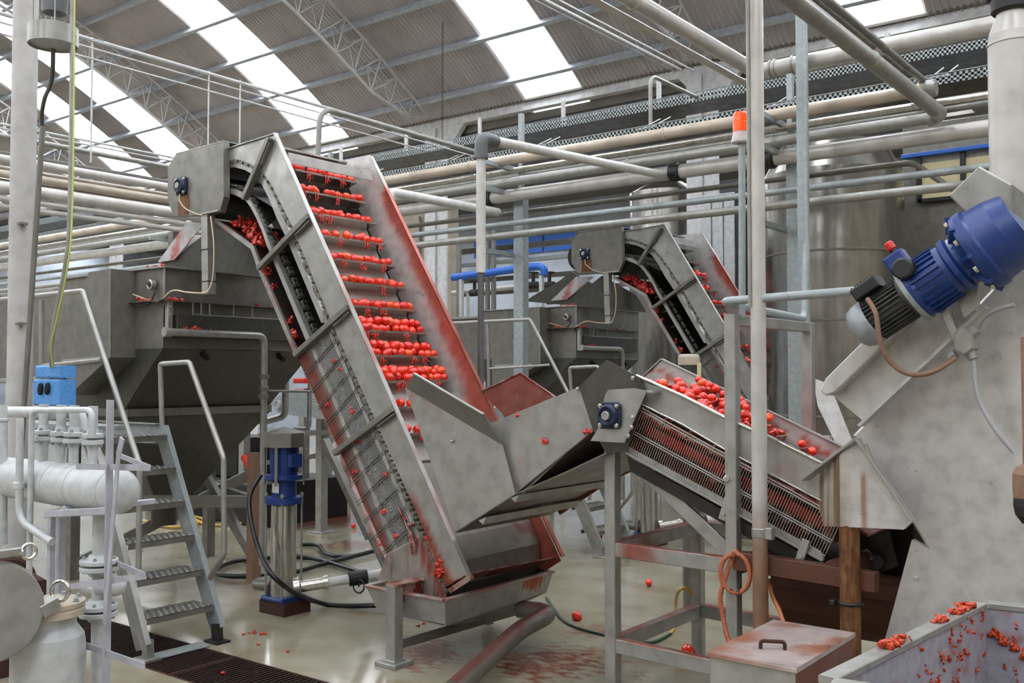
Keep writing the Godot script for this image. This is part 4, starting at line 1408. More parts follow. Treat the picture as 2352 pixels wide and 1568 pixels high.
func tray(y: float, z: float, x0: float, x1: float, h: float, depth: float, label: String) -> void:
	var t := thing("cable_tray", label, "cable tray", Vector3((x0 + x1) / 2, y, z), "perforated cable trays")
	var b := B.new()
	var n := int((x1 - x0) / 0.042)
	b.bar(Vector3(x0, y + h * 0.46, z), Vector3(x1, y + h * 0.46, z), 0.004, h * 0.1, Vector3.UP, 0.0)
	b.bar(Vector3(x0, y + h * 0.41, z + 0.004), Vector3(x1, y + h * 0.49, z + 0.004), 0.008, 0.006, Vector3.UP, 0.0)
	b.bar(Vector3(x0, y, z), Vector3(x1, y, z), 0.004, h * 0.2, Vector3.UP, 0.0)
	b.bar(Vector3(x0, y - h * 0.42, z), Vector3(x1, y - h * 0.42, z), 0.004, h * 0.18, Vector3.UP, 0.0)
	for i in n:
		var x := x0 + (i + 0.5) * (x1 - x0) / n
		b.bar(Vector3(x, y - h * 0.5, z), Vector3(x, y + h * 0.5, z), 0.02, 0.004, Vector3.BACK, 0.0)
	part(b, "side_rail", M.galv, t, "slotted galvanised side")
	b = B.new()
	b.box(Vector3(x0, y - h * 0.52, z - depth), Vector3(x1, y - h * 0.5, z), 0.0)
	b.box(Vector3(x0, y - h * 0.5, z - depth), Vector3(x1, y + h * 0.4, z - depth + 0.004), 0.0)
	part(b, "tray_bottom", M.steel_dark, t)
	b = B.new()
	for k in 5:
		b.tube([Vector3(x0, y - h * 0.35 + 0.01 * (k % 2), z - 0.04 - k * depth * 0.17), Vector3(x1, y - h * 0.3, z - 0.05 - k * depth * 0.16)], 0.012, 6)
	part(b, "cable", M.dark, t, "cables lying in the tray", "stuff")

func racks() -> void:
	# supports: galvanised columns with arms reaching back
	for e in [[-6.039, 3.42, "galvanised rack column standing behind the red hopper wall in mid picture"], [-3.153, 3.45, "galvanised rack column in front of the big steel tank on the right"], [-8.95, 3.42, "galvanised rack column hidden mostly behind the nearest elevator"], [-11.85, 3.42, "galvanised rack column at the left behind the tank hopper"]]:
		var x: float = e[0]
		var t := thing("rack_column", e[2], "column", Vector3(x, 0, -7.95), "pipe rack columns")
		var b := B.new()
		b.bar(Vector3(x, 0, -7.95), Vector3(x, e[1], -7.95), 0.12, 0.1, Vector3.BACK)
		part(b, "shaft", M.galv, t)
		b = B.new()
		b.box(Vector3(x - 0.12, 0, -8.07), Vector3(x + 0.12, 0.015, -7.83))
		part(b, "base_plate", M.galv, t)
		for y in [2.82, 3.44, 3.7]:
			b = B.new()
			b.bar(Vector3(x - 0.08, y, -7.45), Vector3(x - 0.08, y, -8.1), 0.04, 0.05)
			part(b, "arm", M.galv, t)
		b = B.new()
		b.bar(Vector3(x - 0.08, 3.4, -8.06), Vector3(x - 0.08, 4.3, -8.06), 0.05, 0.05, Vector3.BACK)
		part(b, "upright", M.galv, t)
	# the long pipes of the rack along x
	var xe := -1.970
	var p1 := pipe("rack_pipe", [Vector3(-29, 3.742, -7.7), Vector3(-1.998, 3.742, -7.7)], 0.05, M.pipe_warm, "beige pipe running right below the lower cable tray along the rack", "rack pipes", 2.2)
	collar(p1, Vector3(-1.998, 3.742, -7.7), Vector3.RIGHT, 0.065, 0.08, M.pipe_grey, "flange")
	pipe("rack_pipe", [Vector3(-29, 3.678, -7.9), Vector3(3, 3.678, -7.9)], 0.033, M.steel_bright, "shiny steel pipe second from the top of the rack", "rack pipes", 3.0)
	pipe("rack_pipe", [Vector3(-29, 3.670, -8.1), Vector3(3, 3.670, -8.1)], 0.03, M.pipe_grey, "thin grey pipe tucked behind the shiny steel rack pipe", "rack pipes", 3.0)
	pipe("rack_pipe", [Vector3(-29, 3.518, -7.7), Vector3(xe + 0.04, 3.518, -7.7), Vector3(xe + 0.04, 3.518, -7.5)], 0.044, M.pipe_grey, "grey pipe of the rack ending at the elbow of the overhead cross pipe", "rack pipes", 2.6, 0.1)
	var big := pipe("rack_pipe", [Vector3(-29, 3.407, -7.8), Vector3(3, 3.407, -7.8)], 0.063, M.pipe, "thick pale pipe lowest of the big rack pipes, with black couplings", "rack pipes", 0.0)
	for u in [[1768,370], [1553,402], [1124,458]]:
		var c := Vector3(-3.312 if u[0] == 1768 else (-4.190 if u[0] == 1553 else -6.333), 3.407, -7.8)
		collar(big, c, Vector3.RIGHT, 0.085, 0.1, M.black)
	pipe("rack_pipe", [Vector3(-29, 3.287, -8.1), Vector3(-2.250, 3.287, -8.1), Vector3(-2.250 + 0.3, 3.287 - 0.25, -8.1)], 0.024, M.steel_dull, "thin grey pipe under the thick pale rack pipe, turning down at its right end", "rack pipes", 2.0, 0.06)
	pipe("rack_pipe", [Vector3(-29, 3.114, -7.75), Vector3(3, 3.114, -7.75)], 0.029, M.galv, "middle of the three slim grey pipes low on the rack", "rack pipes", 2.4)
	pipe("rack_pipe", [Vector3(-29, 2.953, -7.5), Vector3(-1.728, 2.953, -7.5)], 0.034, M.pipe_grey, "lowest slim grey rack pipe passing just above the farther elevator head", "rack pipes", 2.6)
	tray(3.888, -8.0, -29.0, 3.0, 0.085, 0.4, "lower slotted cable tray just above the beige rack pipe")
	tray(4.615, -9.6, -29.0, 3.0, 0.11, 0.45, "upper slotted cable tray hanging below the white eave beam")
	# hangers of the upper tray
	var k := 0
	for x in [-10.6, -9.3, -8.0, -6.7, -5.4, -2.9, -1.6]:
		var b := B.new()
		b.bar(Vector3(x, 4.615 - 0.05, -9.66), Vector3(x, 4.615 + 0.28, -9.66), 0.05, 0.03, Vector3.BACK)
		solo(b, "tray_hanger", M.white_steel, ["first white flat hanger from the left above the upper cable tray", "second white flat hanger from the left above the upper cable tray", "third white flat hanger above the upper cable tray", "fourth white flat hanger above the upper cable tray", "fifth white flat hanger, left of the eave gusset", "sixth white flat hanger, right of the portal pole", "last white flat hanger above the upper cable tray on the right"][k], "hanger", "tray hangers")
		k += 1
	# white service beam over the upper tray
	k = 0
	for x in [-11.2, -9.9, -8.6, -7.3, -6.0, -4.7, -3.4, -2.1]:
		var b := B.new()
		for d in [0.0, 0.11]:
			b.tube([Vector3(x + d, 3.888 + 0.02, -8.03), Vector3(x + d + 0.02, 3.888 + 0.2, -8.4)], 0.006, 5)
		b.bar(Vector3(x - 0.02, 3.888 + 0.03, -8.03), Vector3(x + 0.14, 3.888 + 0.03, -8.03), 0.012, 0.012)
		solo(b, "tray_bracket", M.white_steel, "thin double rod bracket rising behind the lower cable tray", "bracket", "double rod brackets of the lower tray")
	# wide white duct pipe top right and its slim companion
	var yw := 3.998
	var w := pipe("duct_pipe", [Vector3(-3.150, yw, -7.3), Vector3(3.5, yw, -7.3)], 0.062, M.pipe, "wide pale pipe running right under the roof light, top right", "")
	for u in [-3.078, -3.042, -2.901]:
		collar(w, Vector3(u, yw, -7.3), Vector3.RIGHT, 0.072, 0.02, M.steel, "clamp")
	pipe("rack_pipe", [Vector3(-4.015, 4.577, -9.3), Vector3(3.5, 4.577, -9.3)], 0.028, M.pipe_grey, "slim grey pipe clipped above the upper cable tray on the right", "rack pipes", 2.0)
	# pipes crossing overhead along z, from behind the camera to the rack
	var c5 := pipe("cross_pipe", [Vector3(xe + 0.04, 3.506 + 0.03, -7.62), Vector3(xe + 0.04, 3.506 + 0.03, -1.5)], 0.052, M.pipe_grey, "grey overhead cross pipe slanting to its elbow top right", "overhead cross pipes", 1.25)
	var b5 := B.new()
	b5.tube(bend([Vector3(xe + 0.04, 3.506 + 0.03, -7.55), Vector3(xe + 0.04, 3.506 + 0.03, -7.7), Vector3(xe - 0.06, 3.506 + 0.0, -7.7)], 0.06), 0.054, 14)
	part(b5, "elbow", M.pipe_grey, c5)
	pipe("cross_pipe", [Vector3(-3.176, yw - 0.02, -7.3), Vector3(-3.176, yw - 0.02, -1.5)], 0.055, M.pipe, "thick pale overhead cross pipe running behind the round pole to the wide duct", "overhead cross pipes", 1.6)
	pipe("cross_pipe", [Vector3(-3.158, 3.890, -7.200), Vector3(-3.216, 3.901, -7.200) + Vector3(-0.05, 0, 0), Vector3(-3.216 - 0.06, 3.901, -1.6)], 0.026, M.pipe, "slim pale overhead pipe bending towards the round pole", "overhead cross pipes", 1.6, 0.1)
	for e in [[Vector3(-2.274, 3.997, -7.900), "left one of two dark thin conduits crossing the roof light top right"], [Vector3(-2.065, 3.829, -7.900), "right one of two dark thin conduits crossing the roof light top right"]]:
		pipe("conduit", [e[0], Vector3(e[0].x, e[0].y, -1.5)], 0.026, M.steel_dull, e[1], "thin overhead conduits", 1.0)
	for e in [[Vector3(-6.222, 5.627, -11.600), 0.01, "lowest thin white overhead line left of the pole"], [Vector3(-6.163, 5.645, -11.600), 0.022, "middle white overhead tube meeting the eave gusset"], [Vector3(-5.972, 5.597, -11.600), 0.014, "upper thin white overhead line meeting the eave gusset"]]:
		pipe("overhead_line", [e[0], Vector3(e[0].x, e[0].y, -1.2)], e[1], M.white_steel, e[2], "thin white overhead lines")
	# water pipe dropping into the hopper
	var xv := -4.296
	var ve := 3.237
	var d := thing("water_pipe", "white water pipe with a dark grey elbow dropping into the hopper", "pipe", Vector3(xv, 1.5, -5.2))
	var b := B.new()
	b.cyl(Vector3(xv, 2.299, -5.2), Vector3(xv, ve - 0.12, -5.2), 0.033, 20, 0.003)
	part(b, "down_pipe", M.pvc, d)
	b = B.new()
	b.tube(bend([Vector3(xv, ve - 0.14, -5.2), Vector3(xv, ve, -5.2), Vector3(xv, ve, -5.36)], 0.09, 8), 0.045, 20)
	b.lathe(Vector3(xv, ve - 0.15, -5.2), Vector3.UP, [Vector2(0.034, 0), Vector2(0.05, 0), Vector2(0.05, 0.03), Vector2(0.034, 0.03)], 20)
	part(b, "elbow", M.elbow_grey, d)
	b = B.new()
	b.cyl(Vector3(xv, ve, -5.34), Vector3(xv, 3.407 - 0.02, -7.77), 0.036, 20)
	part(b, "cross_run", M.pvc, d)
	b = B.new()
	b.stain = func(p, _n): return Color.WHITE.lerp(Color(0.5, 0.12, 0.1), 0.5 * smear(p, 2.0))
	b.cyl(Vector3(xv, 1.42, -5.2), Vector3(xv, 2.299, -5.2), 0.022, 16)
	part(b, "stained_pipe", M.elbow_grey, d, "dark stained lower pipe")
	# second white cross pipe behind the elevator
	pipe("water_pipe", [Vector3(-6.181, 3.223 - 0.35, -6.2), Vector3(-6.181, 3.223, -6.2), Vector3(-6.181, 3.223 + 0.02, -7.75)], 0.042, M.pvc, "white pipe with a soft elbow appearing right of the elevator panel", "", 0.0, 0.09)
	# bent thin tube over the elevator
	pipe("bent_tube", [Vector3(-7.257, 3.648 - 0.3, -6.3), Vector3(-7.212, 4.173, -6.3), Vector3(-7.212, 4.173 - 0.02, -9.55)], 0.027, M.pipe_grey, "bent grey tube arching over the nearest elevator to the upper tray", "", 0.0, 0.18)
	pipe("bent_tube", [Vector3(-4.904, 4.090 - 0.25, -8.6), Vector3(-4.901, 4.609, -8.6), Vector3(-4.901, 4.609, -9.9)], 0.02, M.pipe_grey, "small bent grey tube standing between the trays near the gusset", "", 0.0, 0.12)
	# thin lines hung from the roof at the left
	var xl := -7.4
	for e in [[4.285, 0.016, -1.5, -8.9, "upper white tube hung across the left roof", M.white_steel], [4.218, 0.008, -1.5, -8.9, "middle thin white line hung across the left roof", M.white_steel], [4.135, 0.008, -1.5, -8.0, "lower thin white line hung across the left roof", M.white_steel]]:
		var t := pipe("overhead_line", [Vector3(xl, e[0], e[2]), Vector3(xl, e[0] - 0.05, e[3])], e[1], e[5], e[4], "thin white overhead lines")
		if e[1] > 0.01:
			for z in [-4.099, -5.183, -5.517]:
				b = B.new()
				b.tube([Vector3(xl, e[0], z), Vector3(xl, e[0] + 3.6 if z > -4.0 else e[0] - 1.0, z)], 0.008, 5)
				part(b, "hanger_rod", M.white_steel, t)
	b = B.new()
	b.box(Vector3(xl - 0.03, 4.262 - 0.012, -4.133 - 0.05), Vector3(xl + 0.03, 4.262 + 0.012, -4.133 + 0.05), 0.004)
	solo(b, "junction_box", M.white, "small white junction box on the thin overhead line, upper left", "box")
	# chain hanging from the roof
	b = B.new()
	var ch0 := Vector3(-9.843, 5.155, -11.000)
	for i in 60:
		var c := Vector3(ch0.x, ch0.y - 0.3 + i * 0.035, -11.0)
		b.ring(c, Vector3(1, 0, 0) if i % 2 else Vector3(0, 0, 1), 0.014, 0.004, 8, 4)
	solo(b, "hanging_chain", M.rust_plain, "rusty thin chain hanging from the roof above the white eave beam", "chain")

func left_rack() -> void:
	# pipes along z at the far left
	var xr := -9.6
	var k := 0
	for e in [[3.889, 0.028, M.pipe_grey, 0.0, "upper slim grey pipe behind the round column at left"], [3.730, 0.026, M.steel_dull, 0.05, "second slim grey pipe behind the round column at left"], [3.666, 0.045, M.pipe, 0.0, "thick grey pipe topmost of the left stack"], [3.593, 0.04, M.pipe_warm, 0.14, "bright beige pipe second of the left stack"], [3.525, 0.04, M.pipe_warm, 0.0, "beige pipe third of the left stack"], [3.466, 0.035, M.pipe_warm, 0.1, "beige pipe fourth of the left stack"], [3.393, 0.065, M.pipe, 0.0, "thickest pale pipe lowest of the left stack"]]:
		pipe("stack_pipe", [Vector3(xr - e[3], e[0], 1.5), Vector3(xr - e[3], e[0], -9.4)], e[1], e[2], e[4], "left pipe stack", 0.0)
	for e in [[4.003, 0.012, "upper thin white conduit above the left pipe stack"], [3.962, 0.009, "lower thin white conduit above the left pipe stack"]]:
		pipe("overhead_line", [Vector3(xr, e[0], 1.5), Vector3(xr, e[0], -9.4)], e[1], M.white_steel, e[2], "thin white overhead lines")
	var low := [[3.289, 0.03, "white pipe under the left stack"], [3.212, 0.028, "grey pipe lowest under the left stack"]]
	for e in low:
		pipe("stack_pipe", [Vector3(xr, e[0] , 1.5), Vector3(xr, e[0], -7.0)], e[1], M.pipe, e[2], "left pipe stack")
	for z in [-1.2, -3.6, -6.4, -9.0]:
		var t := thing("rack_column", ["grey rack post of the left pipe stack nearest the round column", "grey rack post of the left pipe stack behind the lime cable", "grey rack post of the left pipe stack behind the elevator head", "farthest grey rack post of the left pipe stack"][k], "column", Vector3(xr - 0.1, 0, z), "left stack posts")
		k += 1
		var b := B.new()
		b.bar(Vector3(xr - 0.15, 0, z), Vector3(xr - 0.15, 3.2, z), 0.1, 0.1, Vector3.BACK)
		part(b, "shaft", M.steel_dull, t)
		for y in [2.28, 2.42]:
			b = B.new()
			b.bar(Vector3(xr - 0.3, y + 0.01, z), Vector3(xr + 0.2, y + 0.01, z), 0.05, 0.04)
			part(b, "arm", M.steel_dull, t)

# ---------------------------------------------------------------- tank hopper under the elevator head
func tank() -> Node3D:
	var t := thing("tank_hopper", "big dull steel settling tank with a sloping hopper bottom under the nearest elevator head", "tank", Vector3(-6.8, 0, -4.6), "settling tanks")
	var xt := -6.21
	var b := B.new()
	# upper shell, open on top
	b.sheet([Vector3(xt, 2.36, -4.0), Vector3(xt, 2.36, -5.35), Vector3(xt, 1.79, -5.35), Vector3(xt, 1.79, -4.0)], 0.006)
	b.sheet([Vector3(-7.6, 2.36, -4.0), Vector3(xt, 2.36, -4.0), Vector3(xt, 1.79, -4.0), Vector3(-7.6, 1.79, -4.0)], 0.006)
	b.sheet([Vector3(-7.6, 2.36, -5.35), Vector3(xt, 2.36, -5.35), Vector3(xt, 1.79, -5.35), Vector3(-7.6, 1.79, -5.35)], 0.006)
	b.sheet([Vector3(-7.6, 2.36, -4.0), Vector3(-7.6, 2.36, -5.35), Vector3(-7.6, 1.79, -5.35), Vector3(-7.6, 1.79, -4.0)], 0.006)
	part(b, "upper_shell", M.steel_dull, t)
	b = B.new()
	b.bar(Vector3(xt, 2.365, -3.98), Vector3(xt, 2.365, -5.36), 0.05, 0.012)
	b.bar(Vector3(-7.6, 2.365, -4.0), Vector3(xt, 2.365, -4.0), 0.05, 0.012)
	b.bar(Vector3(xt + 0.002, 2.36, -4.0), Vector3(xt + 0.002, 2.1, -4.0), 0.014, 0.014)
	part(b, "rim", M.steel, t)
	b = B.new()
	b.angle(Vector3(xt, 2.13, -3.96), Vector3(xt, 2.13, -5.3), 0.05, -0.05, 0.005, Vector3.UP, -1.0)
	b.bar(Vector3(xt + 0.03, 2.125, -3.98), Vector3(xt + 0.03, 2.125, -5.25), 0.06, 0.006)
	b.bar(Vector3(-7.0, 2.125, -3.97), Vector3(xt + 0.03, 2.125, -3.97), 0.06, 0.006)
	part(b, "ledge", M.steel_dull, t)
	b = B.new()
	b.bar(Vector3(xt + 0.03, 2.12, -4.02), Vector3(xt + 0.03, 1.87, -4.02), 0.04, 0.04, Vector3.BACK)
	for y in [2.08, 2.02]:
		b.bolt(Vector3(xt + 0.05, y, -4.02), Vector3.RIGHT, 0.008, 0.01)
	part(b, "corner_post", M.steel, t)
	b = B.new()
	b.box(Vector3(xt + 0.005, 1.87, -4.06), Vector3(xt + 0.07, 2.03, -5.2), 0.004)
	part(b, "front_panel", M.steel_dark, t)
	b = B.new()
	for z in [-4.2, -4.27, -4.34, -4.55, -4.72]:
		b.bar(Vector3(xt + 0.05, 2.03, z), Vector3(xt + 0.05, 2.12, z), 0.01, 0.01, Vector3.BACK)
	b.bar(Vector3(xt + 0.05, 2.035, -4.2), Vector3(xt + 0.05, 2.035, -5.1), 0.012, 0.012)
	part(b, "small_frame", M.steel, t)
	b = B.new()
	pulp(b, Vector3(xt + 0.06, 2.13, -4.06), Vector3(0.03, 0.01, 0.08), 14, 0.016)
	pulp(b, Vector3(xt + 0.05, 2.13, -4.8), Vector3(0.03, 0.01, 0.12), 12, 0.014)
	pulp(b, Vector3(-6.4, 2.13, -3.96), Vector3(0.06, 0.02, 0.02), 14, 0.016)
	pulp(b, Vector3(xt + 0.1, 1.93, -4.2), Vector3(0.02, 0.008, 0.15), 16, 0.012)
	pulp(b, Vector3(-6.3, 2.375, -4.0), Vector3(0.1, 0.015, 0.02), 14, 0.014)
	part(b, "tomato_pulp", M.pulp, t, "", "stuff")
	# sloping bottom in two stages with a flange between
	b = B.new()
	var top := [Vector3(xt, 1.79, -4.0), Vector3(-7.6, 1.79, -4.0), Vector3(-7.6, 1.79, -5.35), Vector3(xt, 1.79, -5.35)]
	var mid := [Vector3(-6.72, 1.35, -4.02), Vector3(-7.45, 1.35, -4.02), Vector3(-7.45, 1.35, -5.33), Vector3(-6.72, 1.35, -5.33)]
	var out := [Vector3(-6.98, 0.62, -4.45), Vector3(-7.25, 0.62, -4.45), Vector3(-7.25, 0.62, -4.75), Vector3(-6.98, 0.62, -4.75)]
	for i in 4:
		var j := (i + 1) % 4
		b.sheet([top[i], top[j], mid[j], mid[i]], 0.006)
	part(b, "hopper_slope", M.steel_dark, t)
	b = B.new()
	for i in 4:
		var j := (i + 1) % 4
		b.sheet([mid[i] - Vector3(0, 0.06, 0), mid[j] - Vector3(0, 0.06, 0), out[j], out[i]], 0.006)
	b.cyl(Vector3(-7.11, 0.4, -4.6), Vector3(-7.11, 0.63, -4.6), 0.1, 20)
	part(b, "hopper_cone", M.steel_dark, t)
	b = B.new()
	for i in 4:
		var j := (i + 1) % 4
		b.bar(mid[i] + Vector3(0, -0.03, 0), mid[j] + Vector3(0, -0.03, 0), 0.06, 0.06)
	part(b, "flange", M.steel_dull, t)
	# round sight gauge with its cable
	b = B.new()
	var g := Vector3(-6.317, 2.243, -3.980)
	b.lathe(g, Vector3.BACK, [Vector2(0.036, 0), Vector2(0.036, 0.03), Vector2(0.03, 0.036), Vector2(0.03, 0.03), Vector2(0, 0.03)], 20)
	var sg := part(b, "sensor", M.steel_bright, t, "round sensor with a cable")
	b = B.new()
	b.cyl(g + Vector3(0, 0, 0.02), g + Vector3(0, 0, 0.034), 0.018, 14)
	b.tube(curve([g + Vector3(0, -0.03, 0.02), Vector3(-6.252, 2.181, -3.950), Vector3(-6.332, 2.099, -3.950), Vector3(-6.454, 2.098, -3.950), Vector3(-6.545, 2.133, -3.950)]), 0.006, 6)
	part(b, "cable", M.black, sg)
	# overflow pipe along the front, dropping to the pump
	b = B.new()
	b.tube(bend([Vector3(-6.100, 1.900, -3.945), Vector3(-6.1, 1.900, -4.79), Vector3(-6.1, 0.16, -4.79)], 0.07, 7), 0.027, 14)
	b.lathe(Vector3(-6.100, 1.900, -3.945), Vector3.BACK, [Vector2(0.02, -0.01), Vector2(0.034, -0.01), Vector2(0.034, 0.015), Vector2(0, 0.015)], 16)
	var op := part(b, "overflow_pipe", M.steel, t)
	b = B.new()
	for e in [[1.57, 0.04], [1.48, 0.036], [1.42, 0.04]]:
		b.cyl(Vector3(-6.1, e[0], -4.79), Vector3(-6.1, e[0] + 0.035, -4.79), e[1], 16, 0.004)
	b.tube([Vector3(-6.1, 1.48, -4.79), Vector3(-6.0, 1.47, -5.2)], 0.01, 8)
	part(b, "pipe_union", M.steel_dull, op)
	for z in [-4.35, -5.05]:
		b = B.new()
		b.cyl(Vector3(xt - 0.06, 1.76, z), Vector3(xt + 0.02, 1.72, z), 0.02, 10)
		part(b, "clamp_knob", M.dark, t)
	# frame below
	for e in [[Vector3(-6.268, 0.000, -4.838), Vector3(-6.268, 0.000, -4.838) + Vector3(0, 1.0, 0)], [Vector3(-7.5, 0, -4.05), Vector3(-7.5, 1.3, -4.05)], [Vector3(-7.5, 0, -5.3), Vector3(-7.5, 1.3, -5.3)]]:
		b = B.new()
		b.bar(e[0], e[1], 0.08, 0.08, Vector3.BACK)
		part(b, "leg", M.tan if e[0].x > -7.4 else M.steel_dull, t)
	for e in [[Vector3(-6.268, 0.000, -4.838) + Vector3(0, 0.62, 0), Vector3(-7.5, 0.62, -4.05)], [Vector3(-6.268, 0.000, -4.838) + Vector3(0, 0.62, 0), Vector3(-7.5, 0.62, -5.3)], [Vector3(-6.268, 0.000, -4.838) + Vector3(0, 0.2, 0), Vector3(-7.5, 0.95, -5.1)], [Vector3(-7.5, 0.62, -4.05), Vector3(-7.5, 0.62, -5.3)], [Vector3(-7.5, 0.1, -4.05), Vector3(-6.9, 0.75, -5.25)]]:
		b = B.new()
		b.bar(e[0], e[1], 0.05, 0.09)
		part(b, "brace", M.steel_dull, t)
	# side cover box
	b = B.new()
	b.plz(pv([-6.577, 2.360, -6.866, 2.353, -6.948, 2.239, -7.261, 2.180, -7.239, 1.473, -7.130, 1.448, -6.561, 1.727]), -4.02, -3.8)
	part(b, "side_cover", M.steel_dull, t, "chamfered cover box on the tank's near side")
	b = B.new()
	b.bar(Vector3(-6.569, 2.359, -3.795), Vector3(-6.552, 1.727, -3.795), 0.008, 0.008, Vector3.BACK)
	b.bar(Vector3(-7.176, 1.698, -3.780), Vector3(-6.641, 1.719, -3.780), 0.02, 0.03)
	part(b, "trim_strip", M.steel, t)
	# the flume it is fed by
	b = B.new()
	b.plz(pv([-9.570, 2.289, -7.497, 2.297, -7.474, 1.500, -7.954, 1.568, -9.538, 1.524]), -4.9, -4.1)
	part(b, "flume_side", M.steel_dull, t)
	b = B.new()
	b.bar(Vector3(-9.524, 2.297, -4.080), Vector3(-7.460, 2.297, -4.080), 0.03, 0.03)
	b.bar(Vector3(-9.491, 1.525, -4.080), Vector3(-7.916, 1.583, -4.080), 0.05, 0.03)
	part(b, "flume_edge", M.steel, t)
	return t

func ladder(label: String, rail_up: bool) -> Node3D:
	var t := thing("ladder", label, "ladder", Vector3(-5.4, 0, -3.4), "platform ladders")
	var za := -3.18
	var zb := -3.64
	var topx := -5.688
	var topy := 1.253
	var foot := Vector3(-5.06, 0.0, 0)
	var b := B.new()
	for z in [za, zb]:
		b = B.new()
		var up := (Vector3(topx, topy, 0) - foot).normalized()
		b.channel(foot + Vector3(0, 0.05, z) + up * 0.02, Vector3(topx, topy, z), 0.035, 0.11, 0.006, Vector3(up.y, -up.x, 0), 1.0 if z == za else -1.0)
		part(b, "stringer", M.galv if z == zb else M.steel, t)
		b = B.new()
		b.bar(foot + Vector3(0.01, 0.0, z), foot + Vector3(0.0, 0.11, z), 0.05, 0.05, Vector3.BACK)
		b.box(foot + Vector3(-0.06, 0.0, z - 0.05), foot + Vector3(0.07, 0.012, z + 0.05), 0.002)
		part(b, "foot", M.dark if z == zb else M.steel, t)
	for i in 6:
		var y := 0.22 + i * 0.2
		var x: float = foot.x + (topx - foot.x) * (y / topy)
		b = B.new()
		b.box(Vector3(x - 0.11, y - 0.004, zb + 0.01), Vector3(x + 0.09, y, za - 0.01), 0.001)
		b.box(Vector3(x + 0.082, y - 0.035, zb + 0.01), Vector3(x + 0.09, y, za - 0.01), 0.001)
		b.box(Vector3(x - 0.11, y - 0.035, zb + 0.01), Vector3(x - 0.102, y, za - 0.01), 0.001)
		for a in 5:
			for k in 11:
				b.lathe(Vector3(x - 0.09 + a * 0.04, y, zb + 0.03 + k * 0.04 + (0.02 if a % 2 else 0.0) * (1 if k < 10 else 0)), Vector3.UP, [Vector2(0.014, 0), Vector2(0.01, 0.006), Vector2(0.006, 0.006), Vector2(0.005, 0.0)], 6)
		part(b, "tread", M.steel_dull, t)
	b = B.new()
	b.channel(Vector3(topx - 0.02, topy - 0.03, zb - 0.02), Vector3(topx - 1.7, topy - 0.03, zb - 0.02), 0.04, 0.13, 0.006, Vector3.UP, 1.0)
	b.bar(Vector3(topx - 0.9, topy + 0.02, zb + 0.22), Vector3(topx - 0.9, topy + 0.02, za), 1.75, 0.03)
	part(b, "platform", M.galv, t)
	b = B.new()
	if rail_up:
		b.tube(bend([Vector3(-7.399, 2.115, -3.200), Vector3(-5.851, 2.122, -3.200), Vector3(-5.194, 1.081, -3.200), Vector3(-5.193, 0.487, -3.200)], 0.02, 3), 0.017, 8)
	else:
		b.tube(bend([Vector3(-6.569, 2.113, -3.200), Vector3(-5.851, 2.122, -3.200), Vector3(-5.194, 1.081, -3.200), Vector3(-5.193, 0.487, -3.200)], 0.02, 3), 0.017, 8)
	b.tube([Vector3(-6.365, 2.092, -3.200), Vector3(-6.340, 1.321, -3.200)], 0.015, 8)
	b.tube([Vector3(-6.351, 1.660, -3.200), Vector3(-5.627, 1.693, -3.200)], 0.012, 8)
	part(b, "handrail", M.steel, t, "near handrail")
	b = B.new()
	b.stain = func(p, _n): return red_mix(smoothstep(0.5, 0.7, smear(p, 1.0)) * 0.35)
	b.tube(bend([Vector3(-5.685, 1.238, -3.660), Vector3(-5.718, 1.671, -3.660), Vector3(-5.398, 1.682, -3.660), Vector3(-5.036, 1.098, -3.660), Vector3(-5.022, 0.525, -3.660), Vector3(-5.180, 0.347, -3.660)], 0.02, 3), 0.017, 8)
	part(b, "handrail", M.steel, t, "far handrail")
	return t

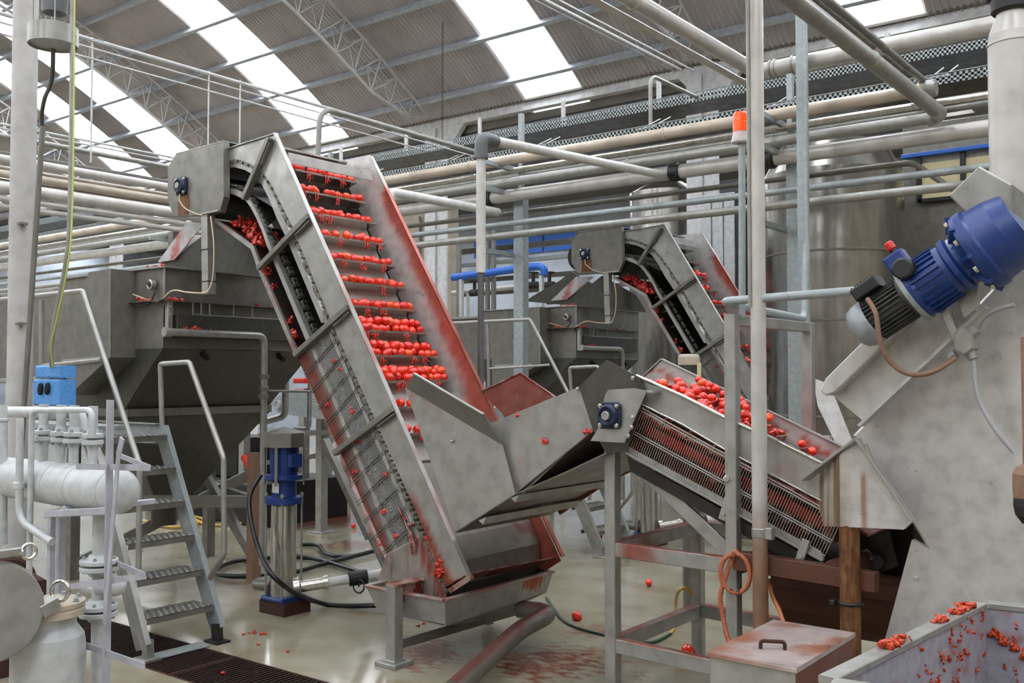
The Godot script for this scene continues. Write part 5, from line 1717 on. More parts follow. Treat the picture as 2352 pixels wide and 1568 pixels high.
func pump(label: String) -> Node3D:
	var c := Vector3(-5.34, 0, -4.37)
	var t := thing("vertical_pump", label, "pump", c, "upright multistage pumps")
	var b := B.new()
	b.box(c + Vector3(-0.13, 0, -0.13), c + Vector3(0.13, 0.085, 0.1))
	part(b, "plinth", M.rust_plain, t)
	b = B.new()
	b.box(c + Vector3(-0.11, 0.085, -0.11), c + Vector3(0.11, 0.115, 0.11), 0.01)
	part(b, "base_plate", M.blue, t)
	b = B.new()
	b.lathe(c, Vector3.UP, [Vector2(0.086, 0.115), Vector2(0.086, 0.72), Vector2(0.08, 0.74), Vector2(0, 0.74)], 32)
	b.lathe(c, Vector3.UP, [Vector2(0.089, 0.19), Vector2(0.089, 0.2), Vector2(0.086, 0.2)], 32)
	part(b, "barrel", M.steel_bright, t, "polished steel pump barrel")
	for i in 4:
		var a := PI / 4 + i * PI / 2
		b = B.new()
		var p := c + Vector3(cos(a), 0, sin(a)) * 0.118
		b.cyl(p + Vector3(0, 0.11, 0), p + Vector3(0, 0.79, 0), 0.007, 8)
		b.bolt(p + Vector3(0, 0.785, 0), Vector3.UP, 0.012, 0.02)
		part(b, "tie_rod", M.steel, t)
	b = B.new()
	b.lathe(c, Vector3.UP, [Vector2(0.0, 0.735), Vector2(0.128, 0.735), Vector2(0.128, 0.775), Vector2(0.085, 0.78), Vector2(0.08, 0.885), Vector2(0.12, 0.89), Vector2(0.13, 0.9), Vector2(0.13, 0.925), Vector2(0, 0.925)], 28)
	part(b, "lantern", M.blue, t)
	b = B.new()
	b.lathe(c, Vector3.UP, [Vector2(0.09, 0.925), Vector2(0.09, 1.14), Vector2(0.07, 1.16), Vector2(0, 1.16)], 28)
	for i in 32:
		var a := TAU * i / 32
		b.bar(c + Vector3(cos(a) * 0.094, 0.945, sin(a) * 0.094), c + Vector3(cos(a) * 0.094, 1.13, sin(a) * 0.094), 0.004, 0.014, Vector3(-sin(a), 0, cos(a)), 0.0)
	var m := part(b, "motor", M.blue, t, "finned blue electric motor")
	b = B.new()
	b.box(c + Vector3(0.09, 0.98, -0.05), c + Vector3(0.13, 1.07, 0.05), 0.006)
	part(b, "terminal_box", M.blue, m)
	b = B.new()
	b.sheet([c + Vector3(-0.02, 0.81, 0.084), c + Vector3(0.05, 0.81, 0.084), c + Vector3(0.05, 0.875, 0.084), c + Vector3(-0.02, 0.875, 0.084)], 0.002)
	part(b, "rating_plate", M.sticker, t)
	# sheet metal cover with its pointed lid and four straps
	b = B.new()
	var oct := PackedVector2Array()
	for i in 8:
		oct.append(Vector2(cos(PI / 8 + i * PI / 4), sin(PI / 8 + i * PI / 4)) * 0.145)
	b.ext(oct, c + Vector3(0, 1.115, 0), Vector3.RIGHT, Vector3.BACK, Vector3(0, 0.095, 0))
	for i in 8:
		var p: Vector2 = oct[i]
		var q: Vector2 = oct[(i + 1) % 8]
		b.tri(c + Vector3(p.x, 1.21, p.y), c + Vector3(q.x, 1.21, q.y), c + Vector3(0, 1.25, 0), Vector3.UP)
	for i in 4:
		var a := PI / 4 + i * PI / 2 + 0.3
		var p := c + Vector3(cos(a), 0, sin(a)) * 0.138
		b.bar(p + Vector3(0, 0.86, 0), p + Vector3(0, 1.12, 0), 0.02, 0.004, Vector3(cos(a), 0, sin(a)), 0.0)
	part(b, "weather_cover", M.steel_dull, t)
	# suction elbow at left, delivery pipe with valve at right
	b = B.new()
	var lft := Vector3(-0.55, 0, 0.1)
	b.tube(bend([c + Vector3(-0.08, 0.16, 0.0), c + Vector3(-0.2, 0.16, 0.05), c + Vector3(-0.28, 0.16, 0.02), c + Vector3(-0.28, 0.16, -0.12)], 0.06, 5), 0.034, 14)
	b.lathe(c + Vector3(-0.1, 0.16, 0.0), Vector3(-1, 0, 0.2), [Vector2(0, 0), Vector2(0.065, 0), Vector2(0.065, 0.03), Vector2(0.034, 0.03)], 20)
	part(b, "suction_elbow", M.steel_dull, t)
	b = B.new()
	b.lathe(c + Vector3(0.08, 0.17, -0.02), Vector3(0.6, 0.12, -0.78), [Vector2(0, 0), Vector2(0.07, 0.0), Vector2(0.07, 0.04), Vector2(0.04, 0.05), Vector2(0.04, 0.2), Vector2(0.05, 0.2), Vector2(0.05, 0.23), Vector2(0, 0.23)], 22)
	part(b, "delivery_flange", M.steel_bright, t)
	b = B.new()
	var d := Vector3(0.6, 0.1, -0.79).normalized()
	var v0 := c + Vector3(0.08, 0.17, -0.02) + d * 0.23
	b.tube([v0, v0 + d * 0.16], 0.032, 16)
	b.tube([v0 + d * 0.26, v0 + d * 0.62], 0.036, 16)
	part(b, "delivery_pipe", M.pvc, t)
	b = B.new()
	b.cyl(v0 + d * 0.14, v0 + d * 0.27, 0.05, 16, 0.006)
	b.ring(v0 + d * 0.24 + Vector3(0.02, -0.05, 0.06), Vector3(0.2, 0.1, 1), 0.045, 0.006, 18, 6)
	b.tube([v0 + d * 0.22, v0 + d * 0.24 + Vector3(0.02, -0.05, 0.06)], 0.008, 6)
	part(b, "valve", M.black, t, "black valve with a hand wheel")
	return t

func hose(pts: Array, r: float, m: Material, called: String, label: String) -> void:
	var b := B.new()
	b.tube(curve(pts, 0.04), r, 8)
	solo(b, called, m, label, "hose")

func tank_area() -> void:
	var tk := tank()
	dup(tk, Vector3(0.1, 0, -5.05), "dull steel settling tank behind the galvanised column, under the farther elevator head", "settling tanks")
	var la := ladder("nearer steel ladder with knobbed treads standing across the floor drain at left", true)
	dup(la, Vector3(0.335, 0, -4.2), "farther steel ladder half hidden behind the receiving hopper", "platform ladders")
	var pp := pump("blue topped upright pump with a polished barrel left of the nearest elevator foot")
	dup(pp, Vector3(0.62, 0, -3.84), "dusty upright pump farther back, seen between the conveyor stand posts", "upright multistage pumps")
	hose([Vector3(-5.5, 0.92, -4.3), Vector3(-5.496, 0.752, -4.200), Vector3(-5.334, 0.469, -4.150), Vector3(-5.057, 0.285, -4.100), Vector3(-5.227, 0.030, -4.615), Vector3(-4.896, 0.030, -4.790), Vector3(-4.822, 0.030, -5.011)], 0.017, M.rubber, "rubber_hose", "black rubber hose sagging in front of the blue topped pump")
	hose([Vector3(-5.300, 0.030, -5.366), Vector3(-5.995, 0.030, -5.569), Vector3(-6.648, 0.030, -5.670), Vector3(-6.980, 0.030, -5.286), Vector3(-6.835, 0.030, -4.919), Vector3(-6.530, 0.030, -4.781), Vector3(-6.233, 0.030, -5.096), Vector3(-6.320, 0.030, -5.673), Vector3(-6.384, 0.030, -6.137)], 0.02, M.rubber, "rubber_hose", "black rubber hose looped on the floor behind the ladder")
	hose([Vector3(-7.190, 0.030, -6.079), Vector3(-7.026, 0.030, -6.147), Vector3(-6.625, 0.030, -5.896), Vector3(-6.381, 0.030, -5.927), Vector3(-6.418, 0.030, -6.330)], 0.02, M.rubber, "rubber_hose", "black rubber hose on the floor just right of the pump barrel")
	hose([Vector3(-9.770, 0.020, -6.075), Vector3(-9.100, 0.020, -6.010), Vector3(-9.246, 0.020, -6.481), Vector3(-9.646, 0.020, -6.590), Vector3(-8.941, 0.020, -6.322), Vector3(-8.741, 0.020, -6.671)], 0.014, M.hose_yellow, "yellow_hose", "yellow hose coiled on the floor behind the ladder")
	hose([Vector3(-4.159, 0.010, -5.774), Vector3(-3.652, 0.010, -5.285), Vector3(-3.248, 0.010, -5.167), Vector3(-2.985, 0.010, -5.185), Vector3(-2.979, 0.010, -5.440)], 0.009, M.hose_green, "green_hose", "thin green hose on the floor between the tray and the stand")
	hose([Vector3(-2.979, 0.010, -5.440), Vector3(-3.081, 0.020, -5.719), Vector3(-3.027, 0.120, -5.597), Vector3(-2.692, 0.372, -5.000), Vector3(-2.667, 0.396, -5.050), Vector3(-2.636, 0.338, -5.100)], 0.009, M.hose_yellow, "yellow_hose", "short yellow hose bending up to the rear post of the stand")
	# loose tomatoes on the floor
	for e in [[Vector3(-3.643, 0.026, -5.397), "tomato on the floor right of the drain pipe", 1.1], [Vector3(-3.795, 0.026, -6.595), "tomato on the wet floor inside the conveyor stand, farther off", 1.0], [Vector3(-2.663, 0.030, -5.075), "large tomato against the lower rail of the stand beside the lidded box", 1.35], [Vector3(-7.661, 0.026, -7.187), "small tomato on the floor behind the nearest elevator", 1.0], [Vector3(-4.842, 0.150, -7.525), "tomato lying on the tread of the farther ladder", 1.2]]:
		tomato(e[0], "single red " + e[1], "", 0.5, e[2])
	var b := B.new()
	for e in [Vector3(-5.063, 0.004, -3.856), Vector3(-5.029, 0.004, -3.895), Vector3(-4.976, 0.004, -3.923), Vector3(-4.557, 0.004, -3.762), Vector3(-4.499, 0.004, -3.278), Vector3(-4.801, 0.004, -3.735), Vector3(-4.359, 0.004, -4.711), Vector3(-4.354, 0.004, -4.645)]:
		pulp(b, e, Vector3(0.02, 0.002, 0.02), 4, 0.012)
	var o := solo(b, "tomato_scrap", M.pulp, "few scraps of tomato skin dropped on the wet floor near the ladder", "tomato pulp")
	o.set_meta("kind", "stuff")
	background()

func background() -> void:
	# beige panel wall with conduits behind the hopper, blue duct and steel beams
	var b := B.new()
	b.box(Vector3(-13.015, 0, -13.4), Vector3(-11.586, 4.6, -13.2), 0.01)
	var w := struct(b, "wall_beige", M.wall_beige)
	b = B.new()
	for u in [-12.334, -11.980, -11.874]:
		b.tube([Vector3(u, 0.5, -13.15), Vector3(u, 4.5, -13.15)], 0.03, 8)
	part(b, "conduit", M.pipe_grey, w, "", "stuff")
	b = B.new()
	for k in 8:
		b.box(Vector3(-16.0 + k * 2.2, 4.55, -19.12), Vector3(-13.85 + k * 2.2, 4.95, -19.08), 0.005)
	struct(b, "trim_3", M.blue_trim)
	var gf := thing("wall_framing", "grey steel posts with four horizontal girts in front of the far blue grey wall", "framing", Vector3(-8.5, 0, -14.5))
	for x in [-13.4, -8.6, -3.6]:
		b = B.new()
		b.bar(Vector3(x, 0, -14.55), Vector3(x, 3.6, -14.55), 0.1, 0.1, Vector3.BACK)
		part(b, "post", M.steel_dark, gf)
	var i := 0
	for e in [[572, 0.1, "upper"], [600, 0.07, "second"], [640, 0.08, "third"], [665, 0.06, "lowest"]]:
		b = B.new()
		var y: float = [3.986, 3.723, 3.410, 3.148][i]
		b.bar(Vector3(-13.5, y, -14.5), Vector3(-3.5, y, -14.5), 0.1, e[1])
		part(b, "girt", M.steel_dark if i != 1 else M.galv, gf)
		i += 1
	var duct := thing("blue_duct", "bright blue duct with a curved end above the farther tank", "duct", Vector3(-9, 2.5, -12.0))
	b = B.new()
	b.tube(bend([Vector3(-10.504, 3.179, -12.000), Vector3(-8.775, 3.245, -12.000), Vector3(-8.678, 3.206, -12.000), Vector3(-8.678, 3.101, -12.000)], 0.08, 6), 0.06, 16)
	part(b, "duct_run", M.blue_trim, duct)
	b = B.new()
	b.bar(Vector3(-8.727, 3.104, -12.000), Vector3(-8.727, 0, -12.0), 0.06, 0.06, Vector3.BACK)
	b.bar(Vector3(-10.318, 3.167, -12.0), Vector3(-10.318, 0, -12.0), 0.06, 0.06, Vector3.BACK)
	part(b, "duct_leg", M.white, duct)
	for e in [[Vector3(-10.806, 3.507, -12.500), 0.045, "dark slim standpipe nearest the beige wall"], [Vector3(-9.940, 3.419, -12.200), 0.04, "pale slim standpipe left of the galvanised column, second"], [Vector3(-9.815, 3.410, -12.200), 0.04, "pale slim standpipe left of the galvanised column, first"]]:
		b = B.new()
		b.cyl(Vector3(e[0].x, 0, e[0].z), Vector3(e[0].x, 3.9, e[0].z), e[1], 12)
		solo(b, "standpipe", M.steel_dull, e[2], "pipe", "standpipes before the far wall")
	b = B.new()
	b.tube([Vector3(-11.028, 2.998, -12.600), Vector3(-8.532, 3.032, -12.600)], 0.04, 10)
	for q in [Vector3(-10.689, 3.003, -12.600), Vector3(-8.777, 3.026, -12.600)]:
		b.tube([q, Vector3(q.x, 0, q.z)], 0.03, 8)
	solo(b, "wall_pipe", M.pipe, "pale horizontal pipe with dark valves below the blue duct", "pipe")
	var k := 0
	for u in [Vector3(-9.252, 3.018, -12.500), Vector3(-8.939, 3.000, -12.500), Vector3(-8.890, 2.759, -12.500), Vector3(-10.463, 2.962, -12.500)]:
		b = B.new()
		b.cyl(u + Vector3(-0.09, 0, 0), u + Vector3(0.09, 0, 0), 0.06, 12, 0.01)
		b.cyl(u, u + Vector3(0, 0.2, 0), 0.03, 10)
		b.ring(u + Vector3(0, 0.2, 0), Vector3.UP, 0.08, 0.012, 14, 6)
		solo(b, "wall_valve", M.dark, ["dark valve on the wall pipe left of the blue duct leg", "dark valve on the wall pipe right of the blue duct leg", "dark valve below the wall pipe beside the duct leg", "dark valve on the wall pipe near the beige wall"][k], "valve", "valves on the wall pipe")
		k += 1
	# big steel tanks at right rear
	var tk := thing("storage_tank", "large shiny vertical steel storage tank right of the galvanised column", "tank", Vector3(-5.416, 0.000, -15.084))
	tk.position = Vector3(-3.428, 0, -9.6)
	var c := tk.position
	b = B.new()
	b.lathe(c, Vector3.UP, [Vector2(0.66, 0.3), Vector2(0.66, 3.55), Vector2(0.5, 3.85), Vector2(0, 3.95)], 48)
	part(b, "shell", M.tank_steel, tk)
	for y in [1.2, 2.1, 2.75]:
		b = B.new()
		b.lathe(c + Vector3(0, y, 0), Vector3.UP, [Vector2(0.66, 0), Vector2(0.668, 0.004), Vector2(0.668, 0.02), Vector2(0.66, 0.024)], 48)
		part(b, "weld_seam", M.steel_dull, tk)
	for a in 3:
		b = B.new()
		b.cyl(c + Vector3(cos(a * 2.1), 0, sin(a * 2.1)) * 0.5, c + Vector3(cos(a * 2.1) * 0.5, 0.5, sin(a * 2.1) * 0.5), 0.05, 10)
		part(b, "leg", M.steel_dull, tk)
	tk = thing("storage_tank", "shiny vertical steel tank farther off behind the beacon pole", "tank", Vector3(-7.154, 0, -13.0))
	c = tk.position
	b = B.new()
	b.lathe(c, Vector3.UP, [Vector2(0.55, 0.3), Vector2(0.55, 4.3), Vector2(0, 4.6)], 40)
	part(b, "shell", M.tank_steel, tk)
	b = B.new()
	b.lathe(c + Vector3(0, 3.3, 0), Vector3.UP, [Vector2(0.55, 0), Vector2(0.558, 0.004), Vector2(0.558, 0.02), Vector2(0.55, 0.024)], 40)
	part(b, "weld_seam", M.steel_dull, tk)
	# white panelled partition with dark joints
	var pn := thing("partition", "white panelled partition between the two steel tanks", "partition", Vector3(-5.586, 0, -11.5))
	k = 0
	for e in [[1613, 1638], [1640, 1665], [1667, 1692]]:
		b = B.new()
		var xa: float = [-5.808, -5.643, -5.480][k]
		var xb: float = [-5.649, -5.486, -5.326][k]
		b.box(Vector3(xa, 0, -11.55), Vector3(xb - 0.01, 3.9, -11.45), 0.006)
		part(b, "panel", M.white, pn)
		k += 1
	b = B.new()
	b.box(Vector3(-5.326, 0, -11.6), Vector3(-5.140, 3.9, -11.45), 0.004)
	part(b, "dark_post", M.dark, pn)
	# grey wall with a cream window opening and blue band, far right
	b = B.new()
	b.box(Vector3(-3.041, 0, -10.8), Vector3(6.0, 4.2, -10.6), 0.01)
	struct(b, "wall_grey", M.steel_dull)
	var wn := Node3D.new()
	wn.name = numbered("window_2")
	add_child(wn, true)
	wn.position = Vector3(-2.576, 3.454, -10.550)
	wn.set_meta("kind", "structure")
	b = B.new()
	b.box(Vector3(-2.872, 3.393, -10.580), Vector3(-1.977, 3.775, -10.580) + Vector3(0, 0, 0.02), 0.002)
	part(b, "pane", M.cream, wn)
	b = B.new()
	for e in [[Vector3(-2.864, 3.374, -10.550), Vector3(-2.857, 3.892, -10.550)], [Vector3(-2.441, 3.372, -10.550), Vector3(-2.434, 3.855, -10.550)]]:
		b.bar(e[0], Vector3(e[0].x, e[1].y, e[0].z), 0.05, 0.04, Vector3.BACK)
	b.bar(Vector3(-2.872, 3.388, -10.550), Vector3(-1.978, 3.385, -10.550), 0.04, 0.04)
	part(b, "window_frame", M.black, wn)
	b = B.new()
	b.box(Vector3(-3.025, 3.859 - 0.02, -10.56), Vector3(-1.963, 3.859 + 0.02, -10.48), 0.004)
	struct(b, "trim_4", M.blue_trim)
	b = B.new()
	b.box(Vector3(-10.6, 0, -7.8), Vector3(-8.4, 0.45, -6.6), 0.02)
	b.box(Vector3(-10.3, 0.45, -7.4), Vector3(-9.1, 0.9, -6.8), 0.02)
	var dm := solo(b, "dark_machine", M.dark, "low dark machine base in the shade behind the tank hopper", "machine")
	for q in [[Vector3(-8.728, 0.682, -6.200), Vector3(-8.776, 0.431, -6.200)], [Vector3(-8.202, 0.784, -6.200), Vector3(-7.924, 0.533, -6.200)], [Vector3(-8.483, 0.496, -6.200), Vector3(-7.993, 0.636, -6.200)]]:
		b = B.new()
		b.bar(q[0], q[1], 0.05, 0.06, Vector3.BACK)
		part(b, "red_frame_bar", M.red_cap, dm)
	# sorting machine seen under the nearest elevator
	var so := thing("sorting_machine", "pale grey sorting machine with a round gauge and red boxes behind the pump", "machine", Vector3(-8.2, 0, -7.0))
	b = B.new()
	b.plz(pv([-8.318, 1.310, -8.026, 1.449, -7.304, 1.413, -7.302, 1.157, -7.754, 1.175, -8.162, 1.209]), -7.6, -6.6)
	part(b, "body", M.galv, so)
	b = B.new()
	b.lathe(Vector3(-8.156, 1.295, -6.600), Vector3.BACK, [Vector2(0.045, 0), Vector2(0.045, 0.03), Vector2(0.035, 0.03), Vector2(0.035, 0.02), Vector2(0, 0.02)], 22)
	part(b, "gauge", M.white, so)
	b = B.new()
	b.box(Vector3(-8.066, 1.515, -6.700), Vector3(-7.875, 1.569, -6.700) + Vector3(0, 0, -0.2), 0.01)
	b.box(Vector3(-8.157, 1.399, -6.800), Vector3(-8.005, 1.460, -6.800) + Vector3(0, 0, -0.2), 0.01)
	part(b, "red_box", M.red_cap, so, "", "stuff")
	b = B.new()
	b.bar(Vector3(-8.570, 0.956, -6.700), Vector3(-7.223, 1.049, -6.700), 0.1, 0.05)
	b.bar(Vector3(-9.127, 0.586, -6.900), Vector3(-7.631, 0.803, -6.900), 0.08, 0.05)
	part(b, "crossbar", M.steel_dull, so, "", "stuff")
	for e in [[Vector3(-7.725, 0.000, -6.803), 1.2], [Vector3(-8.764, 0.000, -7.451), 1.15], [Vector3(-8.889, 0.000, -6.727), 1.1]]:
		b = B.new()
		b.bar(e[0], e[0] + Vector3(0, e[1], 0), 0.09, 0.09, Vector3.BACK)
		b.box(e[0] + Vector3(-0.12, 0, -0.1), e[0] + Vector3(0.12, 0.015, 0.1), 0.002)
		part(b, "leg", M.steel, so)
	b = B.new()
	b.tube(bend([Vector3(-7.165, 1.177, -5.600), Vector3(-6.837, 1.244, -5.600), Vector3(-6.833, 1.908, -5.600)], 0.06), 0.03, 10)
	b.tube(bend([Vector3(-6.714, 1.134, -5.600), Vector3(-6.522, 1.141, -5.600), Vector3(-6.515, 1.530, -5.600)], 0.05), 0.02, 10)
	part(b, "pipe_loop", M.steel, so, "", "stuff")

# ---------------------------------------------------------------- white painted vessel and piping, near left
func flange_pair(parent: Node3D, p: Vector3, ax: Vector3, r: float, m: Material) -> void:
	var a := ax.normalized()
	for s in [-1.0, 1.0]:
		var b := B.new()
		var o: Vector3 = p + a * s * 0.004
		b.lathe(o, a * s, [Vector2(0, 0), Vector2(r - 0.003, 0), Vector2(r, 0.003), Vector2(r, 0.017), Vector2(r - 0.003, 0.02), Vector2(r * 0.62, 0.021), Vector2(r * 0.5, 0.04), Vector2(0, 0.04)], 26)
		var f := part(b, "flange", m, parent)
		b = B.new()
		var fr := b.frame(a, Vector3.UP if absf(a.y) < 0.9 else Vector3.RIGHT)
		for i in 4:
			var an := PI / 4 + i * PI / 2
			b.bolt(o + (fr[0] * cos(an) + fr[1] * sin(an)) * r * 0.78 + a * s * 0.02, a * s, 0.007, 0.012)
		part(b, "bolt", M.galv, f, "", "stuff")

func left_vessel() -> void:
	var zc := -2.2
	var t := thing("pressure_vessel", "white painted horizontal vessel with a domed end and flanged stubs, lower left", "vessel", Vector3(-4.6, 0, zc))
	var e := Vector3(-3.665, 1.130, -2.200)
	var yv := 1.128
	var b := B.new()
	var prof := [Vector2(0, 0), Vector2(0.09, 0), Vector2(0.09, 1.0)]
	b.lathe(Vector3(e.x - 1.15, yv, zc), Vector3.RIGHT, [Vector2(0, 0), Vector2(0.092, 0), Vector2(0.092, 1.08)], 40)
	for i in 7:
		pass
	b.lathe(Vector3(e.x - 0.07, yv, zc), Vector3.RIGHT, [Vector2(0.092, 0), Vector2(0.09, 0.02), Vector2(0.078, 0.045), Vector2(0.055, 0.062), Vector2(0.028, 0.07), Vector2(0.0, 0.072)], 40, true)
	var sh := part(b, "shell", M.white, t)
	b = B.new()
	for x in [-0.075, -0.33, -0.52]:
		b.ring(Vector3(e.x + x, yv, zc), Vector3.RIGHT, 0.092, 0.0025, 40, 5)
	part(b, "weld_bead", M.white, sh, "", "stuff")
	# stubs with flanges above
	for u in [-4.337, -4.185, -4.076, -3.925]:
		b = B.new()
		b.cyl(Vector3(u, yv + 0.05, zc), Vector3(u, 1.470, zc), 0.02, 16)
		part(b, "stub_pipe", M.white, t)
		flange_pair(t, Vector3(u, 1.333, zc), Vector3.UP, 0.043, M.white)
	b = B.new()
	b.tube(bend([Vector3(-5.277, 1.417, -2.250), Vector3(-4.113, 1.436, -2.250), Vector3(-4.096, 1.338, -2.250)], 0.06, 6), 0.026, 16)
	part(b, "header_pipe", M.white, t)
	b = B.new()
	b.tube(bend([Vector3(-4.243, 0.726, -2.100), Vector3(-4.244, 1.448, -2.100), Vector3(-3.749, 1.461, -2.100), Vector3(-3.747, 1.358, -2.100)], 0.055, 7), 0.0125, 12)
	part(b, "bent_pipe", M.white, t, "thin white pipe bent over the stubs")
	b = B.new()
	b.tube([Vector3(-4.621, 1.463, -2.150), Vector3(-4.598, 0.830, -2.150)], 0.022, 14)
	b.cyl(Vector3(-4.619, 1.387, -2.150), Vector3(-4.619, 1.403, -2.150), 0.028, 14, 0.003)
	part(b, "side_pipe", M.white, t)
	b = B.new()
	b.tube(bend([Vector3(-4.306, 1.414, -2.080), Vector3(-4.298, 0.974, -2.080), Vector3(-4.014, 0.910, -2.080)], 0.08, 7), 0.016, 14)
	for y in [1108, 1116, 1124]:
		pass
	b.cyl(Vector3(-4.307, 1.106, -2.080), Vector3(-4.308, 1.139, -2.080), 0.026, 6, 0.004)
	part(b, "drain_pipe", M.white, t)
	# drop leg with two flanged joints and a side cap
	var xd := -3.862
	b = B.new()
	b.cyl(Vector3(xd, 0, zc), Vector3(xd, yv, zc), 0.027, 20)
	part(b, "drop_leg", M.white, t)
	for y in [0.817, 0.632]:
		flange_pair(t, Vector3(xd, y, zc), Vector3.UP, 0.076, M.white)
	b = B.new()
	var ys := 0.731
	b.lathe(Vector3(xd, ys, zc), Vector3(0.8, 0, -0.6), [Vector2(0.042, 0), Vector2(0.042, 0.06), Vector2(0.04, 0.085), Vector2(0.03, 0.105), Vector2(0, 0.112)], 24, true)
	part(b, "side_cap", M.white, t)
	# support frame of square tube and angle
	var fr := thing("pipe_frame", "light grey angle iron frame with three pointed brackets beside the white vessel", "frame", Vector3(-4.2, 0, -2.15))
	b = B.new()
	b.bar(Vector3(-4.098, 1.003, -2.120), Vector3(-4.098, 0, -2.12), 0.026, 0.026, Vector3.BACK)
	b.bar(Vector3(-4.266, 0.974, -2.250), Vector3(-4.266, 0, -2.25), 0.03, 0.03, Vector3.BACK)
	part(b, "upright", M.frame_grey, fr, "", "stuff")
	b = B.new()
	b.bar(Vector3(-4.139, 1.011, -2.120), Vector3(-3.617, 1.069, -2.120), 0.03, 0.03)
	b.bar(Vector3(-4.131, 1.015, -2.120), Vector3(-4.131, 1.015, -2.120) + Vector3(0, 0, -0.5), 0.025, 0.025)
	b.sheet([Vector3(-4.080, 1.023, -2.150), Vector3(-3.967, 1.033, -2.150), Vector3(-4.017, 1.058, -2.150)], 0.02)
	part(b, "crossbar", M.frame_grey, fr)
	b = B.new()
	var ax := -3.592
	b.angle(Vector3(ax, 0, -2.1), Vector3(ax, 1.503, -2.1), 0.035, 0.035, 0.005, Vector3(0.3, 0, 1))
	part(b, "tall_angle", M.frame_grey, fr)
	b = B.new()
	b.bar(Vector3(-3.571, 0.648, -2.060), Vector3(-3.489, 1.296, -2.060), 0.006, 0.022, Vector3.RIGHT)
	b.bar(Vector3(-3.489, 1.296, -2.060), Vector3(-3.464, 1.361, -2.060), 0.006, 0.03, Vector3.RIGHT)
	part(b, "flat_bar", M.frame_grey, fr)
	for q in [[Vector3(-3.830, 1.232, -2.080), Vector3(-3.307, 1.257, -2.080), Vector3(-3.798, 1.265, -2.250)], [Vector3(-3.866, 0.747, -2.080), Vector3(-3.329, 0.857, -2.080), Vector3(-3.813, 0.823, -2.250)], [Vector3(-4.038, 0.540, -2.080), Vector3(-3.327, 0.525, -2.080), Vector3(-3.327, 0.525, -2.080)]]:
		b = B.new()
		b.bar(q[0], q[1], 0.005, 0.024, Vector3.UP, 0.0)
		if q[1] != q[2]:
			b.bar(q[1], q[2], 0.005, 0.02, Vector3.UP, 0.0)
		part(b, "pointed_bracket", M.frame_grey, fr)
	# upright strainer with a bolted lid
	var s := thing("strainer", "white painted upright strainer body with a bolted lid behind the round door", "vessel", Vector3(-3.779, 0, -1.95))
	var sp := s.position
	var yl := 0.704
	b = B.new()
	b.lathe(sp, Vector3.UP, [Vector2(0.11, 0), Vector2(0.135, 0.05), Vector2(0.135, yl - 0.16), Vector2(0.128, yl - 0.11), Vector2(0.1, yl - 0.07), Vector2(0.098, yl - 0.03), Vector2(0, yl - 0.03)], 40)
	part(b, "body", M.white, s)
	b = B.new()
	b.lathe(sp + Vector3(0, yl - 0.03, 0), Vector3.UP, [Vector2(0, 0), Vector2(0.13, 0), Vector2(0.13, 0.022), Vector2(0.126, 0.026), Vector2(0.126, 0.03), Vector2(0.13, 0.034), Vector2(0.13, 0.05), Vector2(0, 0.052)], 40)
	var lid := part(b, "lid", M.pipe_warm, s)
	for i in 8:
		b = B.new()
		b.bolt(sp + Vector3(cos(i * TAU / 8 + 0.2) * 0.108, yl + 0.02, sin(i * TAU / 8 + 0.2) * 0.108), Vector3.UP, 0.009, 0.016)
		part(b, "bolt", M.galv, lid)
	# round hinged door
	var dc := Vector3(-3.665, 0.748, -1.692)
	var d := thing("round_door", "round grey hinged door with an eye bolt and ring latch, cut by the left edge", "door", dc)
	var nrm := (Vector3(0, 1.3, 0) - dc + Vector3(1.2, 0, -1.6)).normalized()
	b = B.new()
	b.lathe(dc, nrm, [Vector2(0, 0), Vector2(0.168, 0), Vector2(0.172, 0.006), Vector2(0.172, 0.014), Vector2(0.165, 0.02), Vector2(0, 0.026)], 56)
	b.lathe(dc - nrm * 0.02, nrm, [Vector2(0, 0), Vector2(0.18, 0), Vector2(0.18, 0.012), Vector2(0.16, 0.014)], 56)
	b.lathe(dc - nrm * 0.35, nrm, [Vector2(0.12, 0), Vector2(0.15, 0.05), Vector2(0.15, 0.33)], 40)
	part(b, "door_plate", M.steel, d)
	var side := nrm.cross(Vector3.UP).normalized() * -1.0
	side = -side if side.dot(Vector3(1, 0, -1)) < 0.0 else side
	b = B.new()
	b.bar(dc + side * 0.16 + Vector3(0, -0.03, 0), dc + side * 0.225 + Vector3(0, -0.005, 0), 0.05, 0.05)
	b.bar(dc + Vector3(0, 0.205, 0) - side * 0.1, dc + Vector3(0, 0.205, 0) + side * 0.085, 0.03, 0.03)
	part(b, "lug", M.steel, d, "", "stuff")
	b = B.new()
	b.ring(dc + side * 0.118 + Vector3(0, 0.2, 0), nrm, 0.027, 0.0065, 26, 8)
	b.cyl(dc + side * 0.07 + Vector3(0, 0.2, 0), dc + side * 0.095 + Vector3(0, 0.2, 0), 0.016, 12, 0.003)
	part(b, "eye_bolt", M.steel_bright, d)
	b = B.new()
	b.ring(dc + side * 0.238 + Vector3(0, 0.035, 0), nrm.cross(Vector3.UP) * 0.8 + nrm * 0.45, 0.036, 0.008, 24, 8)
	part(b, "ring_latch", M.steel_bright, d)
	# rusty pump unit half hidden behind
	var r := thing("rusty_pump", "dark red rusty pump unit on the floor hidden behind the white vessel", "pump", Vector3(-5.8, 0, -2.75))
	b = B.new()
	b.cyl(Vector3(-6.0, 0.42, -2.55), Vector3(-5.5, 0.42, -2.6), 0.2, 28, 0.03)
	b.box(Vector3(-6.1, 0, -2.8), Vector3(-5.35, 0.12, -2.4), 0.01)
	part(b, "casing", M.rust_plain, r)
	b = B.new()
